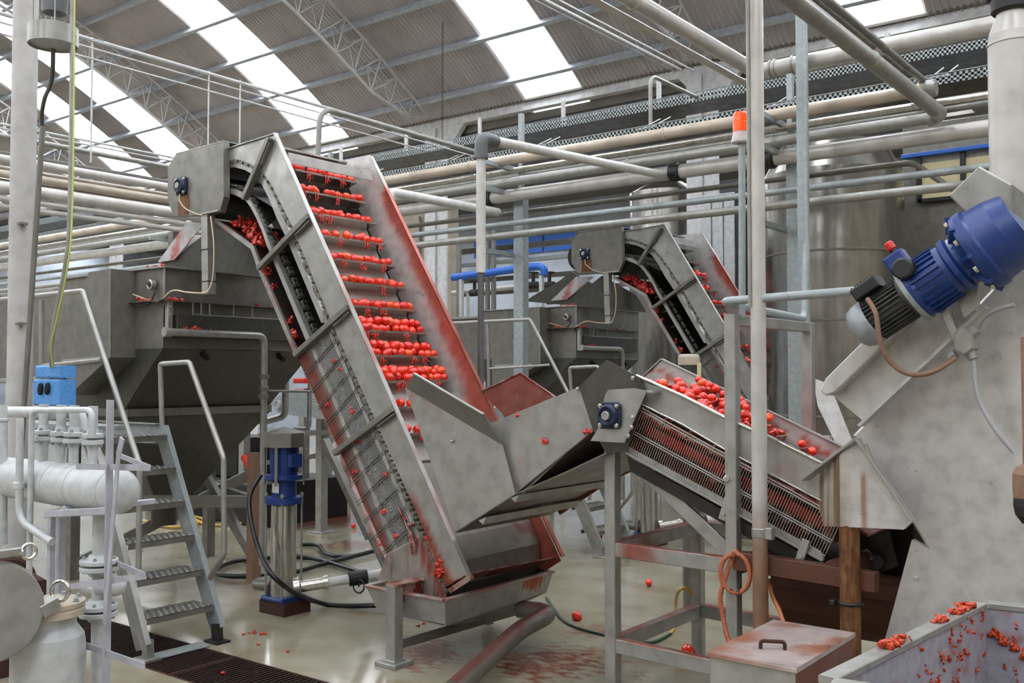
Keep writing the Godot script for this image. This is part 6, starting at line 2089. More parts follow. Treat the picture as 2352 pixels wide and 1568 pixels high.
	b.lathe(Vector3(-5.52, 0.42, -2.6), Vector3(1, 0, -0.15), [Vector2(0, 0), Vector2(0.14, 0), Vector2(0.12, 0.16), Vector2(0.09, 0.3), Vector2(0, 0.3)], 24)
	part(b, "guard", M.rust_plain, r)

func left_column() -> void:
	var xc := -6.017
	var c := thing("round_column", "tall pale grey round column at the left edge", "column", Vector3(xc, 0, -2.9))
	var b := B.new()
	b.lathe(Vector3(xc, 0, -2.9), Vector3.UP, [Vector2(0.072, 0.0), Vector2(0.072, 9.1)], 40)
	part(b, "shaft", M.column_paint, c)
	b = B.new()
	b.tube([Vector3(xc + 0.09, 0.9, -2.86), Vector3(-5.706, 3.062, -2.860)], 0.016, 10)
	for y in [1.9, 2.5, 1.4]:
		b.box(Vector3(xc + 0.065, y, -2.885), Vector3(xc + 0.11, y + 0.015, -2.835), 0.002)
	part(b, "conduit", M.steel_dull, c)
	# lamp drum
	var lp := Vector3(-5.190, 3.423, -2.650)
	var l := thing("lamp_drum", "pale grey round lamp drum seen from below in front of the round column", "lamp", lp)
	b = B.new()
	b.lathe(lp, Vector3.UP, [Vector2(0.0, -0.035), Vector2(0.118, -0.035), Vector2(0.12, -0.045), Vector2(0.127, -0.045), Vector2(0.127, 0.055), Vector2(0.12, 0.058), Vector2(0.0, 0.058)], 48)
	part(b, "drum", M.pipe_grey, l)
	b = B.new()
	b.lathe(lp + Vector3(0.01, 0.13, 0), Vector3.UP, [Vector2(0, 0.05), Vector2(0.05, 0.0), Vector2(0.062, 0.0), Vector2(0.07, 0.12), Vector2(0.03, 0.2), Vector2(0, 0.2)], 28)
	part(b, "funnel", M.elbow_grey, l)
	b = B.new()
	for a in 4:
		var p := lp + Vector3(cos(a * 1.57 + 0.4) * 0.1, 0.05, sin(a * 1.57 + 0.4) * 0.1)
		b.tube([p, p + Vector3(0, 2.2, 0)], 0.004, 5)
	part(b, "hanger_wire", M.steel, l, "", "stuff")
	b = B.new()
	b.tube(curve([Vector3(-5.188, 3.361, -2.650), Vector3(-5.208, 3.254, -2.660), Vector3(-5.308, 3.198, -2.700), Vector3(-5.527, 3.181, -2.780), Vector3(-5.679, 3.126, -2.840), Vector3(-5.706, 3.049, -2.860)]), 0.012, 10)
	solo(b, "lamp_cable", M.steel_dark, "dark flexible conduit running from the lamp drum to the column", "cable")
	b = B.new()
	b.tube(curve([Vector3(-5.087, 5.2, -2.7), Vector3(-5.087, 3.572, -2.700), Vector3(-5.079, 3.144, -2.700), Vector3(-5.078, 2.486, -2.700), Vector3(-5.110, 2.208, -2.700), Vector3(-5.254, 1.911, -2.720), Vector3(-5.355, 1.747, -2.750), Vector3(-5.439, 1.647, -2.800)]), 0.013, 10)
	solo(b, "flexible_conduit", M.pipe_grey, "pale conduit hanging from the roof, curving to the blue switch box", "conduit")
	b = B.new()
	b.tube(curve([Vector3(-5.036, 5.2, -2.68), Vector3(-5.027, 3.552, -2.680), Vector3(-5.019, 3.129, -2.680), Vector3(-5.018, 2.477, -2.680), Vector3(-5.050, 2.202, -2.680), Vector3(-5.197, 1.908, -2.700), Vector3(-5.312, 1.770, -2.730), Vector3(-5.391, 1.646, -2.780)]), 0.005, 8)
	for q in [Vector3(-5.058, 3.080, -2.690), Vector3(-5.058, 2.763, -2.690), Vector3(-5.061, 2.088, -2.690)]:
		pass
	solo(b, "lime_cable", M.cable_lime, "thin lime yellow cable tied along the hanging pale conduit", "cable")
	# blue switch box
	var bx := thing("switch_box", "light blue two part switch box with two black levers by the round column", "switch box", Vector3(-5.486, 1.431, -2.800))
	b = B.new()
	b.box(Vector3(-5.630, 1.583, -2.800), Vector3(-5.353, 1.654, -2.800) + Vector3(0, 0, -0.1), 0.008)
	part(b, "cover", M.blue_light, bx)
	b = B.new()
	b.box(Vector3(-5.650, 1.428, -2.800), Vector3(-5.350, 1.576, -2.800) + Vector3(0, 0, -0.1), 0.008)
	part(b, "housing", M.blue_light, bx)
	for p in [Vector3(-5.543, 1.521, -2.790), Vector3(-5.464, 1.524, -2.790)]:
		b = B.new()
		b.ell(p, Basis(Vector3(0.016, 0, 0), Vector3(0.004, 0.036, 0), Vector3(0, 0, 0.018)), 10, 8)
		b.bar(p + Vector3(0, -0.03, 0.01), p + Vector3(0.01, 0.03, 0.012), 0.008, 0.008, Vector3.BACK)
		part(b, "lever", M.black, bx)
	b = B.new()
	b.bar(Vector3(-5.433, 1.647, -2.860), Vector3(-5.433, 0, -2.86), 0.035, 0.03, Vector3.BACK)
	part(b, "mounting_post", M.pipe_warm, bx)

# ---------------------------------------------------------------- machine, motor and foreground at the right
func right_side() -> void:
	# round pole
	var xp := -1.779
	var t := thing("round_pole", "tall shiny round pole in front of the feed conveyor, rusty at its foot", "pole", Vector3(xp, 0, -4.05))
	var b := B.new()
	b.cyl(Vector3(xp, 1.3, -4.05), Vector3(xp, 8.9, -4.05), 0.033, 28)
	part(b, "shaft", M.pipe, t)
	b = B.new()
	b.stain = func(p, _n): return Color.WHITE.lerp(Color(0.42, 0.22, 0.12), 0.95 * smoothstep(1.2, 0.85, p.y + 0.2 * smear(p, 1.0)))
	for i in 26:
		b.cyl(Vector3(xp, i * 0.05, -4.05), Vector3(xp, (i + 1) * 0.05, -4.05), 0.033, 28)
	part(b, "rusty_foot", M.pipe, t)
	b = B.new()
	b.cyl(Vector3(xp, 0.9, -4.05), Vector3(xp, 0.94, -4.05), 0.036, 24, 0.003)
	b.box(Vector3(xp + 0.03, 0.895, -4.07), Vector3(xp + 0.06, 0.945, -4.03), 0.003)
	part(b, "clamp", M.steel, t)
	b = B.new()
	b.tube([Vector3(xp - 0.024, 1.9, -4.02), Vector3(xp - 0.024, 8.9, -4.02)], 0.009, 8)
	part(b, "conduit", M.pipe_grey, t)
	# beacon
	var bp := Vector3(-1.923, 1.940, -4.200)
	t = thing("beacon", "orange warning beacon on a thin grey post beside the round pole", "beacon", bp)
	b = B.new()
	b.cyl(Vector3(bp.x, 1.86, -4.2), Vector3(-1.917, 2.661, -4.200), 0.016, 14)
	part(b, "post", M.galv, t)
	var bb := Vector3(-1.921, 2.666, -4.200)
	b = B.new()
	b.lathe(bb, Vector3.UP, [Vector2(0.02, -0.004), Vector2(0.045, 0.0), Vector2(0.045, 0.006), Vector2(0.036, 0.045), Vector2(0.036, 0.05), Vector2(0, 0.05)], 28)
	part(b, "base", M.white, t)
	b = B.new()
	b.lathe(bb + Vector3(0, 0.05, 0), Vector3.UP, [Vector2(0.037, 0), Vector2(0.037, 0.042), Vector2(0.035, 0.045), Vector2(0.036, 0.048), Vector2(0.035, 0.08), Vector2(0.03, 0.09), Vector2(0, 0.092)], 28)
	part(b, "lens", M.orange_lens, t)
	var om := OmniLight3D.new()
	om.name = "beacon_light"
	add_child(om)
	om.position = bb + Vector3(0, 0.095, 0.06)
	om.light_color = Color(1, 0.4, 0.1)
	om.light_energy = 0.004
	om.light_size = 0.03
	om.omni_range = 30.0
	om.omni_attenuation = 2.0
	om.shadow_enabled = true
	# galvanised upright pair behind the stand
	var gx := -2.792
	t = thing("conduit_riser", "tall galvanised channel riser with a clipped conduit right of the round pole", "post", Vector3(gx, 0, -7.2))
	b = B.new()
	b.channel(Vector3(gx - 0.04, 0, -7.2), Vector3(gx - 0.04, 4.334, -7.2), 0.06, 0.05, 0.006, Vector3.BACK, -1.0)
	b.tube([Vector3(gx + 0.04, 0, -7.16), Vector3(gx + 0.04, 4.334, -7.16)], 0.02, 10)
	part(b, "channel", M.galv, t)
	b = B.new()
	b.tube(bend([Vector3(-1.327, 1.938, -3.980), Vector3(-1.961, 1.931, -4.080), Vector3(-1.960, 1.917, -4.337), Vector3(-1.960, 1.896, -5.052), Vector3(-1.960, 2.297, -5.087)], 0.05, 6), 0.019, 12)
	solo(b, "motor_conduit", M.galv, "grey conduit running from the blue motor to the left and bending back round the stand", "conduit")
	# coiled orange hose
	b = B.new()
	var hc := Vector3(-1.898, 0.729, -4.060)
	var loop := []
	for i in 30:
		var a := TAU * i / 29.0 + PI * 0.55
		loop.append(hc + Vector3(cos(a) * 0.067, sin(a) * 0.083, 0.012 * sin(a * 0.5)))
	loop.append_array([Vector3(-1.965, 0.638, -4.050), Vector3(-1.957, 0.544, -4.050), Vector3(-1.919, 0.451, -4.020), Vector3(-1.849, 0.412, -3.950)])
	loop = curve(loop, 0.008)
	b.tube(loop, 0.0095, 8, true)
	for i in range(0, loop.size() - 1, 1):
		b.ring(loop[i], (loop[i + 1] - loop[i]), 0.0095, 0.0022, 10, 5)
	var hz := solo(b, "coiled_hose", M.hose_orange, "ribbed orange hose looped and tied to the stand above the lidded box", "hose")
	b = B.new()
	b.bar(hc + Vector3(-0.025, -0.09, 0.01), hc + Vector3(0.025, -0.07, 0.015), 0.006, 0.006)
	b.bar(hc + Vector3(0.02, -0.09, 0.01), hc + Vector3(-0.02, -0.07, 0.015), 0.006, 0.006)
	part(b, "cable_tie", M.blue_dark, hz)
	b = B.new()
	b.tube(curve([Vector3(-1.785, 0.702, -4.150), Vector3(-1.745, 0.640, -4.100), Vector3(-1.695, 0.601, -4.050), Vector3(-1.655, 0.561, -4.000)]), 0.009, 8)
	solo(b, "orange_hose", M.hose_orange, "short orange hose end behind the round pole above the lidded box", "hose")
	# lidded box
	var lo := Vector3(-1.645, 0.600, -3.272)
	var ri := Vector3(-1.311, 0.600, -3.309)
	t = thing("lidded_box", "grey steel box with a red stained handled lid beside the stand", "box", Vector3(lo.x + 0.17, 0, -3.58))
	b = B.new()
	b.stain = func(_p, nn): return Color(0.6, 0.25, 0.19) if nn.x > 0.5 else Color.WHITE
	b.box(Vector3(lo.x + 0.004, 0, -3.85), Vector3(ri.x - 0.004, 0.592, -3.285), 0.004)
	part(b, "body", M.steel, t)
	b = B.new()
	b.stain = func(p, _n): return Color.WHITE.lerp(Color(0.62, 0.2, 0.1), 0.3 + 0.65 * smoothstep(0.42, 0.66, smear(p, 1.1)))
	for i in 10:
		for j in 14:
			var x0 := lerpf(lo.x, ri.x, i / 10.0)
			var x1 := lerpf(lo.x, ri.x, (i + 1) / 10.0)
			var z0 := lerpf(-3.28, -3.87, j / 14.0)
			var z1 := lerpf(-3.28, -3.87, (j + 1) / 14.0)
			b.quad(Vector3(x0, 0.602, z0), Vector3(x1, 0.602, z0), Vector3(x1, 0.602, z1), Vector3(x0, 0.602, z1), Vector3.UP)
	b.box(Vector3(lo.x, 0.585, -3.87), Vector3(ri.x, 0.601, -3.275), 0.001)
	var lid := part(b, "lid", M.steel_pale, t)
	b = B.new()
	b.tube(bend([Vector3(-1.510, 0.600, -3.434), Vector3(-1.510, 0.600, -3.434) + Vector3(0, 0.03, 0), Vector3(-1.433, 0.600, -3.472) + Vector3(0, 0.03, 0), Vector3(-1.433, 0.600, -3.472)], 0.012, 4), 0.007, 10)
	part(b, "handle", M.rust_plain, lid)
	# rust streaked outlet box
	t = thing("outlet_box", "pale steel outlet box with rust streaks and a peaked edge over the conveyor tail", "box", Vector3(-1.35, 0.95, -4.1))
	b = B.new()
	b.stain = func(p, _n):
		var q := noise_a.get_noise_2d(p.x * 1500, p.y * 30) * 0.5 + 0.5
		var k: float = smoothstep(0.018, 0.004, absf(p.x - -1.320 + 0.01 * (q - 0.5))) * smoothstep(1.243, 1.164, p.y) + 0.8 * smoothstep(0.06, 0.0, p.x - -1.418) * q
		return Color.WHITE.lerp(Color(0.5, 0.3, 0.14), clampf(k, 0.0, 0.85))
	b.plz(pv([-1.419, 1.273, -1.344, 1.338, -1.134, 1.031, -1.168, 0.994, -1.419, 0.982]), -4.06, -4.02, 0.01)
	part(b, "gable_plate", M.steel_pale, t)
	b = B.new()
	b.stain = func(p, _n):
		var q := noise_a.get_noise_2d(p.x * 1300 + 77, p.y * 25) * 0.5 + 0.5
		return Color(0.95, 0.9, 0.8).lerp(Color(0.36, 0.2, 0.09), smoothstep(0.35, 0.6, q) * 0.9)
	b.sheet([Vector3(-1.419, 1.273, -4.020), Vector3(-1.419, 0.982, -4.020), Vector3(-1.513, 0.961, -4.140), Vector3(-1.619, 1.142, -4.200)], 0.006, 0.008)
	part(b, "rusty_side", M.steel_pale, t, "side running with brown rust streaks")
	b = B.new()
	b.bar(Vector3(-1.604, 1.153, -4.120), Vector3(-1.337, 1.341, -4.000), 0.05, 0.012)
	b.bar(Vector3(-1.337, 1.341, -4.000), Vector3(-1.129, 1.034, -4.000), 0.035, 0.01)
	b.bar(Vector3(-1.303, 1.327, -3.990), Vector3(-1.278, 1.252, -3.990), 0.012, 0.012)
	part(b, "edge_strip", M.steel, t)
	# rusty drain pipe
	var px0 := -1.395
	t = thing("rusty_pipe", "thick brown rusty vertical pipe with a dark clamp below the outlet box", "pipe", Vector3(px0, 0, -4.06))
	b = B.new()
	b.cyl(Vector3(px0, 0, -4.06), Vector3(px0, 0.987, -4.06), 0.041, 28)
	part(b, "shaft", M.rust, t)
	b = B.new()
	b.ring(Vector3(px0, 0.671, -4.06), Vector3.UP, 0.046, 0.008, 28, 8)
	b.box(Vector3(px0 - 0.065, 0.671 - 0.01, -4.04), Vector3(px0 - 0.045, 0.671 + 0.012, -4.0), 0.003)
	part(b, "clamp", M.black, t)
	# smooth white chute and a grey upright motor behind the feed conveyor
	var wc := thing("white_chute", "bright white bent chute left of the inclined separator", "chute", Vector3(-2.321, 1.403, -6.400))
	b = B.new()
	b.sheet([Vector3(-2.428, 1.580, -6.400), Vector3(-2.326, 1.540, -6.400), Vector3(-2.278, 1.433, -6.400), Vector3(-2.400, 1.396, -6.400)], 0.01)
	part(b, "upper_plate", M.pvc, wc)
	b = B.new()
	b.sheet([Vector3(-2.400, 1.396, -6.400), Vector3(-2.278, 1.433, -6.400), Vector3(-2.164, 1.184, -6.350), Vector3(-2.235, 1.097, -6.350)], 0.01)
	b.bar(Vector3(-2.356, 1.200, -6.450), Vector3(-2.356, 0, -6.45), 0.05, 0.05, Vector3.BACK)
	part(b, "lower_plate", M.steel_pale, wc)
	var um := Vector3(-3.186, 1.469, -6.100)
	var gm := thing("upright_motor", "grey upright motor with a flat cap behind the feed conveyor trough", "motor", Vector3(um.x, 0, um.z))
	b = B.new()
	b.lathe(um, Vector3.UP, [Vector2(0.062, 0), Vector2(0.062, 0.2), Vector2(0, 0.2)], 28)
	for i in 26:
		var a := TAU * i / 26
		b.bar(um + Vector3(cos(a) * 0.066, 0.02, sin(a) * 0.066), um + Vector3(cos(a) * 0.066, 0.2, sin(a) * 0.066), 0.004, 0.012, Vector3(-sin(a), 0, cos(a)), 0.0)
	part(b, "finned_body", M.motor_grey, gm)
	b = B.new()
	b.lathe(um + Vector3(0, 0.2, 0), Vector3.UP, [Vector2(0.074, 0), Vector2(0.074, 0.05), Vector2(0.068, 0.068), Vector2(0.05, 0.075), Vector2(0, 0.076)], 28, true)
	part(b, "cap", M.pipe_warm, gm)
	b = B.new()
	b.cyl(Vector3(um.x, 0, um.z), um, 0.05, 16)
	part(b, "stand_pipe", M.steel_dull, gm)
	b = B.new()
	b.sheet([Vector3(-3.084, 1.685, -6.020), Vector3(-3.055, 1.685, -6.020), Vector3(-3.055, 1.589, -6.020), Vector3(-3.084, 1.589, -6.020)], 0.003)
	part(b, "label_plate", M.cream, gm)
	# big inclined machine
	t = thing("inclined_separator", "huge pale steel inclined separator housing with a channel on its side, right", "machine", Vector3(-0.6, 0, -4.4))
	b = B.new()
	b.ext(pv([-1.426, 1.344, -0.839, 1.975, -0.626, 2.160, -0.652, 0.594, -0.981, 0.662, -1.192, 1.001]), Vector3(0, 0, -4.95), Vector3.RIGHT, Vector3.UP, Vector3(0, 0, 0.75), 0.0, 0.01)
	part(b, "housing", M.steel_pale, t)
	b = B.new()
	b.plz(pv([-1.187, 0.929, -1.118, 0.898, -0.919, 0.653, -1.035, 0.328, -1.329, 0.395]), -4.23, -4.19)
	b.bolt(Vector3(-1.170, 0.778, -4.190), Vector3.BACK, 0.009, 0.012)
	part(b, "leg_plate", M.steel_pale, t)
	b = B.new()
	var q0 := Vector3(-1.415, 1.475, -4.120)
	var q1 := Vector3(-0.900, 1.973, -4.120)
	var dir := (q1 - q0).normalized()
	var nn := Vector3(-dir.y, dir.x, 0)
	b.ext(PackedVector2Array([Vector2(0, -0.1), Vector2(0.62, -0.1), Vector2(0.62, 0.085), Vector2(-0.02, 0.085)]), q0, dir, nn, Vector3(0, 0, -0.012))
	part(b, "channel_web", M.steel_pale, t)
	b = B.new()
	b.ext(PackedVector2Array([Vector2(0.02, 0.055), Vector2(-0.02, 0.075), Vector2(-0.02, 0.105), Vector2(0.03, 0.125), Vector2(0.44, 0.125), Vector2(0.44, 0.055)]), q0, dir, nn, Vector3(0, 0, 0.085), 0.0, 0.006)
	part(b, "upper_flange", M.steel_pale, t)
	b = B.new()
	b.ext(PackedVector2Array([Vector2(-0.01, -0.11), Vector2(0.66, -0.11), Vector2(0.66, -0.098), Vector2(-0.01, -0.098)]), q0, dir, nn, Vector3(0, 0, 0.075))
	part(b, "lower_flange", M.steel_pale, t)
	b = B.new()
	b.bar(Vector3(-1.006, 1.869, -4.000), Vector3(-0.939, 1.701, -4.000), 0.05, 0.03)
	b.bar(Vector3(-0.994, 1.971, -4.020), Vector3(-0.862, 2.028, -4.020), 0.03, 0.12)
	b.sheet([Vector3(-0.981, 1.968, -4.000), Vector3(-0.895, 2.029, -4.000), Vector3(-0.875, 1.863, -4.000), Vector3(-0.929, 1.816, -4.000)], 0.012)
	part(b, "motor_bracket", M.steel, t)
	# dark tail of the conveyor below, with its brown trough
	t = thing("tail_trough", "brown stained round bottomed trough under the conveyor tail, in shade", "trough", Vector3(-1.4, 0, -4.7))
	b = B.new()
	var half := PackedVector2Array()
	for i in 13:
		var a := PI + PI * i / 12.0
		half.append(Vector2(-4.75 + 0.36 * cos(a), 0.66 + 0.3 * sin(a)))
	for i in range(12, -1, -1):
		var a := PI + PI * i / 12.0
		half.append(Vector2(-4.75 + 0.34 * cos(a), 0.66 + 0.28 * sin(a)))
	b.plx(half, -1.872, -0.7)
	part(b, "trough_shell", M.brown_dirty, t)
	b = B.new()
	b.bar(Vector3(-1.872, 0.66, -4.39), Vector3(-0.7, 0.66, -4.39), 0.03, 0.07)
	part(b, "trough_edge", M.brown_dirty, t)
	for x in [-1.7, -0.8]:
		b = B.new()
		b.bar(Vector3(x, 0, -4.75), Vector3(x, 0.4, -4.75), 0.1, 0.4, Vector3.BACK)
		part(b, "foot", M.dark, t)
	t = thing("tail_drive", "dark greasy tail drive with red smeared plates behind the rusty pipe", "drive", Vector3(-1.15, 0.6, -4.5))
	b = B.new()
	b.stain = func(p, _n): return red_mix(smoothstep(0.5, 0.65, smear(p, 1.5)) * 0.8)
	b.plz(pv([-1.528, 0.932, -1.374, 0.927, -1.339, 0.758, -1.473, 0.684, -1.530, 0.755]), -4.52, -4.5, 0.04)
	part(b, "smeared_plate", M.steel_dark, t)
	b = B.new()
	b.box(Vector3(-1.446, 0.691, -4.600), Vector3(-1.300, 0.941, -4.600) + Vector3(0, 0, -0.2), 0.02)
	b.cyl(Vector3(-1.417, 0.776, -4.450), Vector3(-1.465, 0.748, -4.600), 0.04, 16, 0.005)
	part(b, "drive_box", M.dark, t)
	b = B.new()
	b.bar(Vector3(-1.461, 0.826, -4.440), Vector3(-1.427, 0.786, -4.440), 0.016, 0.04, Vector3.BACK)
	b.ring(Vector3(-1.448, 0.813, -4.430), Vector3.BACK, 0.015, 0.005, 16, 6)
	part(b, "take_up_screw", M.steel, t)
	gear_motor()
	# sheet steel riser pipe at the right edge
	var cp := Vector3(-0.819, 1.884, -4.415)
	t = thing("riser_pipe", "wide pale sheet metal riser pipe with clamp bands along the right edge", "pipe", Vector3(cp.x, 0, cp.z))
	var c := t.position
	b = B.new()
	var ytop := 2.95
	b.lathe(c, Vector3.UP, [Vector2(0.1, 0.0), Vector2(0.1, ytop), Vector2(0.096, ytop + 0.04), Vector2(0.075, ytop + 0.1), Vector2(0.062, ytop + 0.14)], 40)
	part(b, "shaft", M.pipe, t)
	b = B.new()
	b.lathe(c + Vector3(0, ytop + 0.13, 0), Vector3.UP, [Vector2(0.0, 0), Vector2(0.075, 0), Vector2(0.085, 0.01), Vector2(0.085, 0.06), Vector2(0.1, 0.07), Vector2(0.1, 0.2), Vector2(0, 0.2)], 32)
	part(b, "black_cap", M.black, t)
	for y in [ytop, 1.98]:
		b = B.new()
		b.ring(c + Vector3(0, y, 0), Vector3.UP, 0.1, 0.004, 40, 6)
		part(b, "bead", M.pipe, t)
	for v in [1158, 1352]:
		b = B.new()
		var y: float = 1.6 - 4.0 * (v - 784.0) / 2265.0 + 4.0 * tan(deg_to_rad(1.95))
		b.lathe(c + Vector3(0, y - 0.018, 0), Vector3.UP, [Vector2(0.1, 0), Vector2(0.106, 0.003), Vector2(0.108, 0.018), Vector2(0.106, 0.033), Vector2(0.1, 0.036)], 40)
		var to := (Vector3(0, y, 0) - Vector3(c.x, y, c.z)).normalized()
		var sd := Vector3(-to.z, 0, to.x)
		sd = sd if sd.x < 0.0 else -sd
		b.bar(c + Vector3(0, y, 0) + to * 0.11 + sd * 0.07, c + Vector3(0, y, 0) + to * 0.118 - sd * 0.02, 0.02, 0.028)
		b.bar(c + Vector3(0, y, 0) + to * 0.12 + sd * 0.03, c + Vector3(0, y, 0) + to * 0.124 - sd * 0.01, 0.012, 0.034)
		part(b, "clamp_band", M.steel_bright, t)
	var kp := Vector3(-0.623, 1.219, -3.457)
	t = thing("hanging_float", "brown topped black rounded fitting cut by the right edge", "fitting", kp)
	b = B.new()
	b.lathe(kp, Vector3.UP, [Vector2(0.043, -0.005), Vector2(0.045, 0.02), Vector2(0.045, 0.07), Vector2(0.035, 0.092), Vector2(0.015, 0.1), Vector2(0.015, 0.5), Vector2(0, 0.5)], 28)
	part(b, "upper_half", M.tan, t)
	b = B.new()
	b.lathe(kp, Vector3.DOWN, [Vector2(0.043, 0.005), Vector2(0.044, 0.03), Vector2(0.038, 0.06), Vector2(0.02, 0.085), Vector2(0, 0.09)], 28)
	part(b, "lower_half", M.black, t)
	bin()

func gear_motor() -> void:
	var a0 := Vector3(-1.329, 1.769, -3.950)
	var a1 := Vector3(-0.843, 2.076, -3.950)
	var ax := (a1 - a0).normalized()
	var t := thing("gear_motor", "blue gear motor with a grey fan cover mounted on the inclined separator", "motor", a0)
	var up := Vector3(-ax.y, ax.x, 0)
	var b := B.new()
	b.lathe(a0, ax, [Vector2(0, 0), Vector2(0.055, 0.004), Vector2(0.08, 0.022), Vector2(0.09, 0.05), Vector2(0.092, 0.09), Vector2(0.088, 0.092)], 40, true)
	part(b, "fan_cover", M.motor_cap, t)
	b = B.new()
	b.lathe(a0 + ax * 0.085, ax, [Vector2(0, 0), Vector2(0.074, 0), Vector2(0.074, 0.16), Vector2(0.085, 0.162), Vector2(0.085, 0.18), Vector2(0, 0.18)], 36)
	for i in 30:
		var an := TAU * i / 30.0
		var r: Vector3 = up * cos(an) + Vector3.BACK * sin(an)
		b.bar(a0 + ax * 0.09 + r * 0.08, a0 + ax * 0.24 + r * 0.08, 0.004, 0.018, r, 0.0)
	var m := part(b, "motor_body", M.motor_grey, t, "dark grey finned motor body")
	b = B.new()
	var tb := a0 + ax * 0.15 + up * 0.1 + Vector3(0, 0, 0.03)
	b.ext(PackedVector2Array([Vector2(-0.055, -0.02), Vector2(0.055, -0.02), Vector2(0.055, 0.03), Vector2(-0.055, 0.03)]), tb + Vector3(0, 0, -0.06), ax, up, Vector3(0, 0, 0.12), 0.0, 0.006)
	for i in 7:
		b.bar(tb + ax * (-0.045 + i * 0.015) + up * 0.032 + Vector3(0, 0, -0.05), tb + ax * (-0.045 + i * 0.015) + up * 0.032 + Vector3(0, 0, 0.05), 0.006, 0.008, up, 0.0)
	part(b, "terminal_box", M.black, m)
	b = B.new()
	b.lathe(a0 + ax * 0.262, ax, [Vector2(0, 0), Vector2(0.115, 0.0), Vector2(0.118, 0.004), Vector2(0.118, 0.02), Vector2(0, 0.02)], 40)
	part(b, "motor_flange", M.motor_cap, t)
	# variator housing with ribs
	b = B.new()
	b.lathe(a0 + ax * 0.28, ax, [Vector2(0, 0), Vector2(0.112, 0), Vector2(0.112, 0.02), Vector2(0.104, 0.03), Vector2(0.104, 0.12), Vector2(0.098, 0.16), Vector2(0.112, 0.17), Vector2(0.112, 0.19), Vector2(0.1, 0.2), Vector2(0.09, 0.24), Vector2(0, 0.24)], 40)
	for i in 26:
		var an := TAU * i / 26.0
		var r: Vector3 = up * cos(an) + Vector3.BACK * sin(an)
		b.bar(a0 + ax * 0.305 + r * 0.107, a0 + ax * 0.42 + r * 0.105, 0.006, 0.014, r, 0.0)
	var v := part(b, "variator_housing", M.blue, t)
	b = B.new()
	var cb := a0 + ax * 0.31 + up * 0.125 + Vector3(0, 0, 0.05)
	b.ext(PackedVector2Array([Vector2(-0.05, -0.035), Vector2(0.03, -0.035), Vector2(0.03, 0.035), Vector2(-0.05, 0.035)]), cb + Vector3(0, 0, -0.05), ax, up, Vector3(0, 0, 0.08), 0.0, 0.008)
	part(b, "control_box", M.blue, v)
	b = B.new()
	b.cyl(cb + up * 0.03 + ax * 0.0, cb + up * 0.055, 0.012, 12)
	part(b, "plug", M.black, v)
	b = B.new()
	b.cyl(cb + up * 0.05, cb + up * 0.085, 0.018, 18, 0.004)
	part(b, "red_knob", M.red_cap, v)
	b = B.new()
	b.cyl(cb + ax * 0.005 - up * 0.05 + Vector3(0, 0, 0.03), cb + ax * 0.005 - up * 0.05 + Vector3(0, 0, 0.085), 0.042, 10, 0.008)
	part(b, "hand_wheel", M.black, v)
	# worm gear case
	b = B.new()
	var g0 := a0 + ax * 0.5
	b.lathe(g0, ax, [Vector2(0, 0), Vector2(0.11, 0), Vector2(0.13, 0.02), Vector2(0.155, 0.03), Vector2(0.16, 0.05), Vector2(0.16, 0.075), Vector2(0.15, 0.085), Vector2(0.142, 0.16), Vector2(0.125, 0.22), Vector2(0, 0.22)], 44)
	for i in 8:
		var an := TAU * i / 8.0 + 0.2
		var r: Vector3 = up * cos(an) + Vector3.BACK * sin(an)
		b.bar(g0 + r * 0.11, g0 + ax * 0.035 + r * 0.165, 0.014, 0.02, r)
	var gc := part(b, "gear_case", M.blue, t)
	for i in 8:
		b = B.new()
		var an := TAU * i / 8.0 + 0.55
		var r: Vector3 = up * cos(an) + Vector3.BACK * sin(an)
		b.lathe(g0 + ax * 0.028 + r * 0.148, -ax, [Vector2(0.014, 0), Vector2(0.014, 0.012), Vector2(0.007, 0.012), Vector2(0.006, 0.006), Vector2(0, 0.006)], 12)
		part(b, "socket_bolt", M.steel_bright, gc)
	# grey belt guard box above
	b = B.new()
	b.ext(pv([-0.955, 2.273, -0.848, 2.369, -0.740, 2.288, -0.744, 2.014, -0.807, 2.089]), Vector3(0, 0, -4.15), Vector3.RIGHT, Vector3.UP, Vector3(0, 0, 0.25), 0.0, 0.006)
	part(b, "end_guard", M.pipe_grey, t, "plain grey box guard behind the gear case")
	b = B.new()
	b.tube(curve([a0 + ax * 0.14 + up * 0.06 + Vector3(0, 0, 0.1), Vector3(-1.202, 1.834, -3.820), Vector3(-1.190, 1.743, -3.820), Vector3(-1.165, 1.660, -3.840), Vector3(-1.099, 1.605, -3.860), Vector3(-1.024, 1.610, -3.900), Vector3(-0.953, 1.664, -3.960)]), 0.0095, 10)
	solo(b, "motor_cable", M.tan, "brown cable looping from the motor terminal box to the grey junction", "cable")
	var j := thing("cable_junction", "grey cast cable junction with two glands on the separator side", "junction", Vector3(-0.936, 1.701, -4.000))
	b = B.new()
	b.ext(pv([-0.967, 1.750, -0.940, 1.786, -0.895, 1.757, -0.888, 1.700, -0.927, 1.671, -0.962, 1.693]), Vector3(0, 0, -4.05), Vector3.RIGHT, Vector3.UP, Vector3(0, 0, 0.08), 0.0, 0.008)
	part(b, "body", M.pipe_grey, j)
	for e in [[Vector3(-0.916, 1.700, -4.000), Vector3(-0.899, 1.659, -4.000)], [Vector3(-0.962, 1.685, -4.000), Vector3(-0.986, 1.660, -4.000)], [Vector3(-0.907, 1.746, -4.000), Vector3(-0.882, 1.774, -4.000)]]:
		b = B.new()
		b.cyl(e[0], e[1], 0.02, 6, 0.003)
		part(b, "gland", M.pipe_grey, j)
	b = B.new()
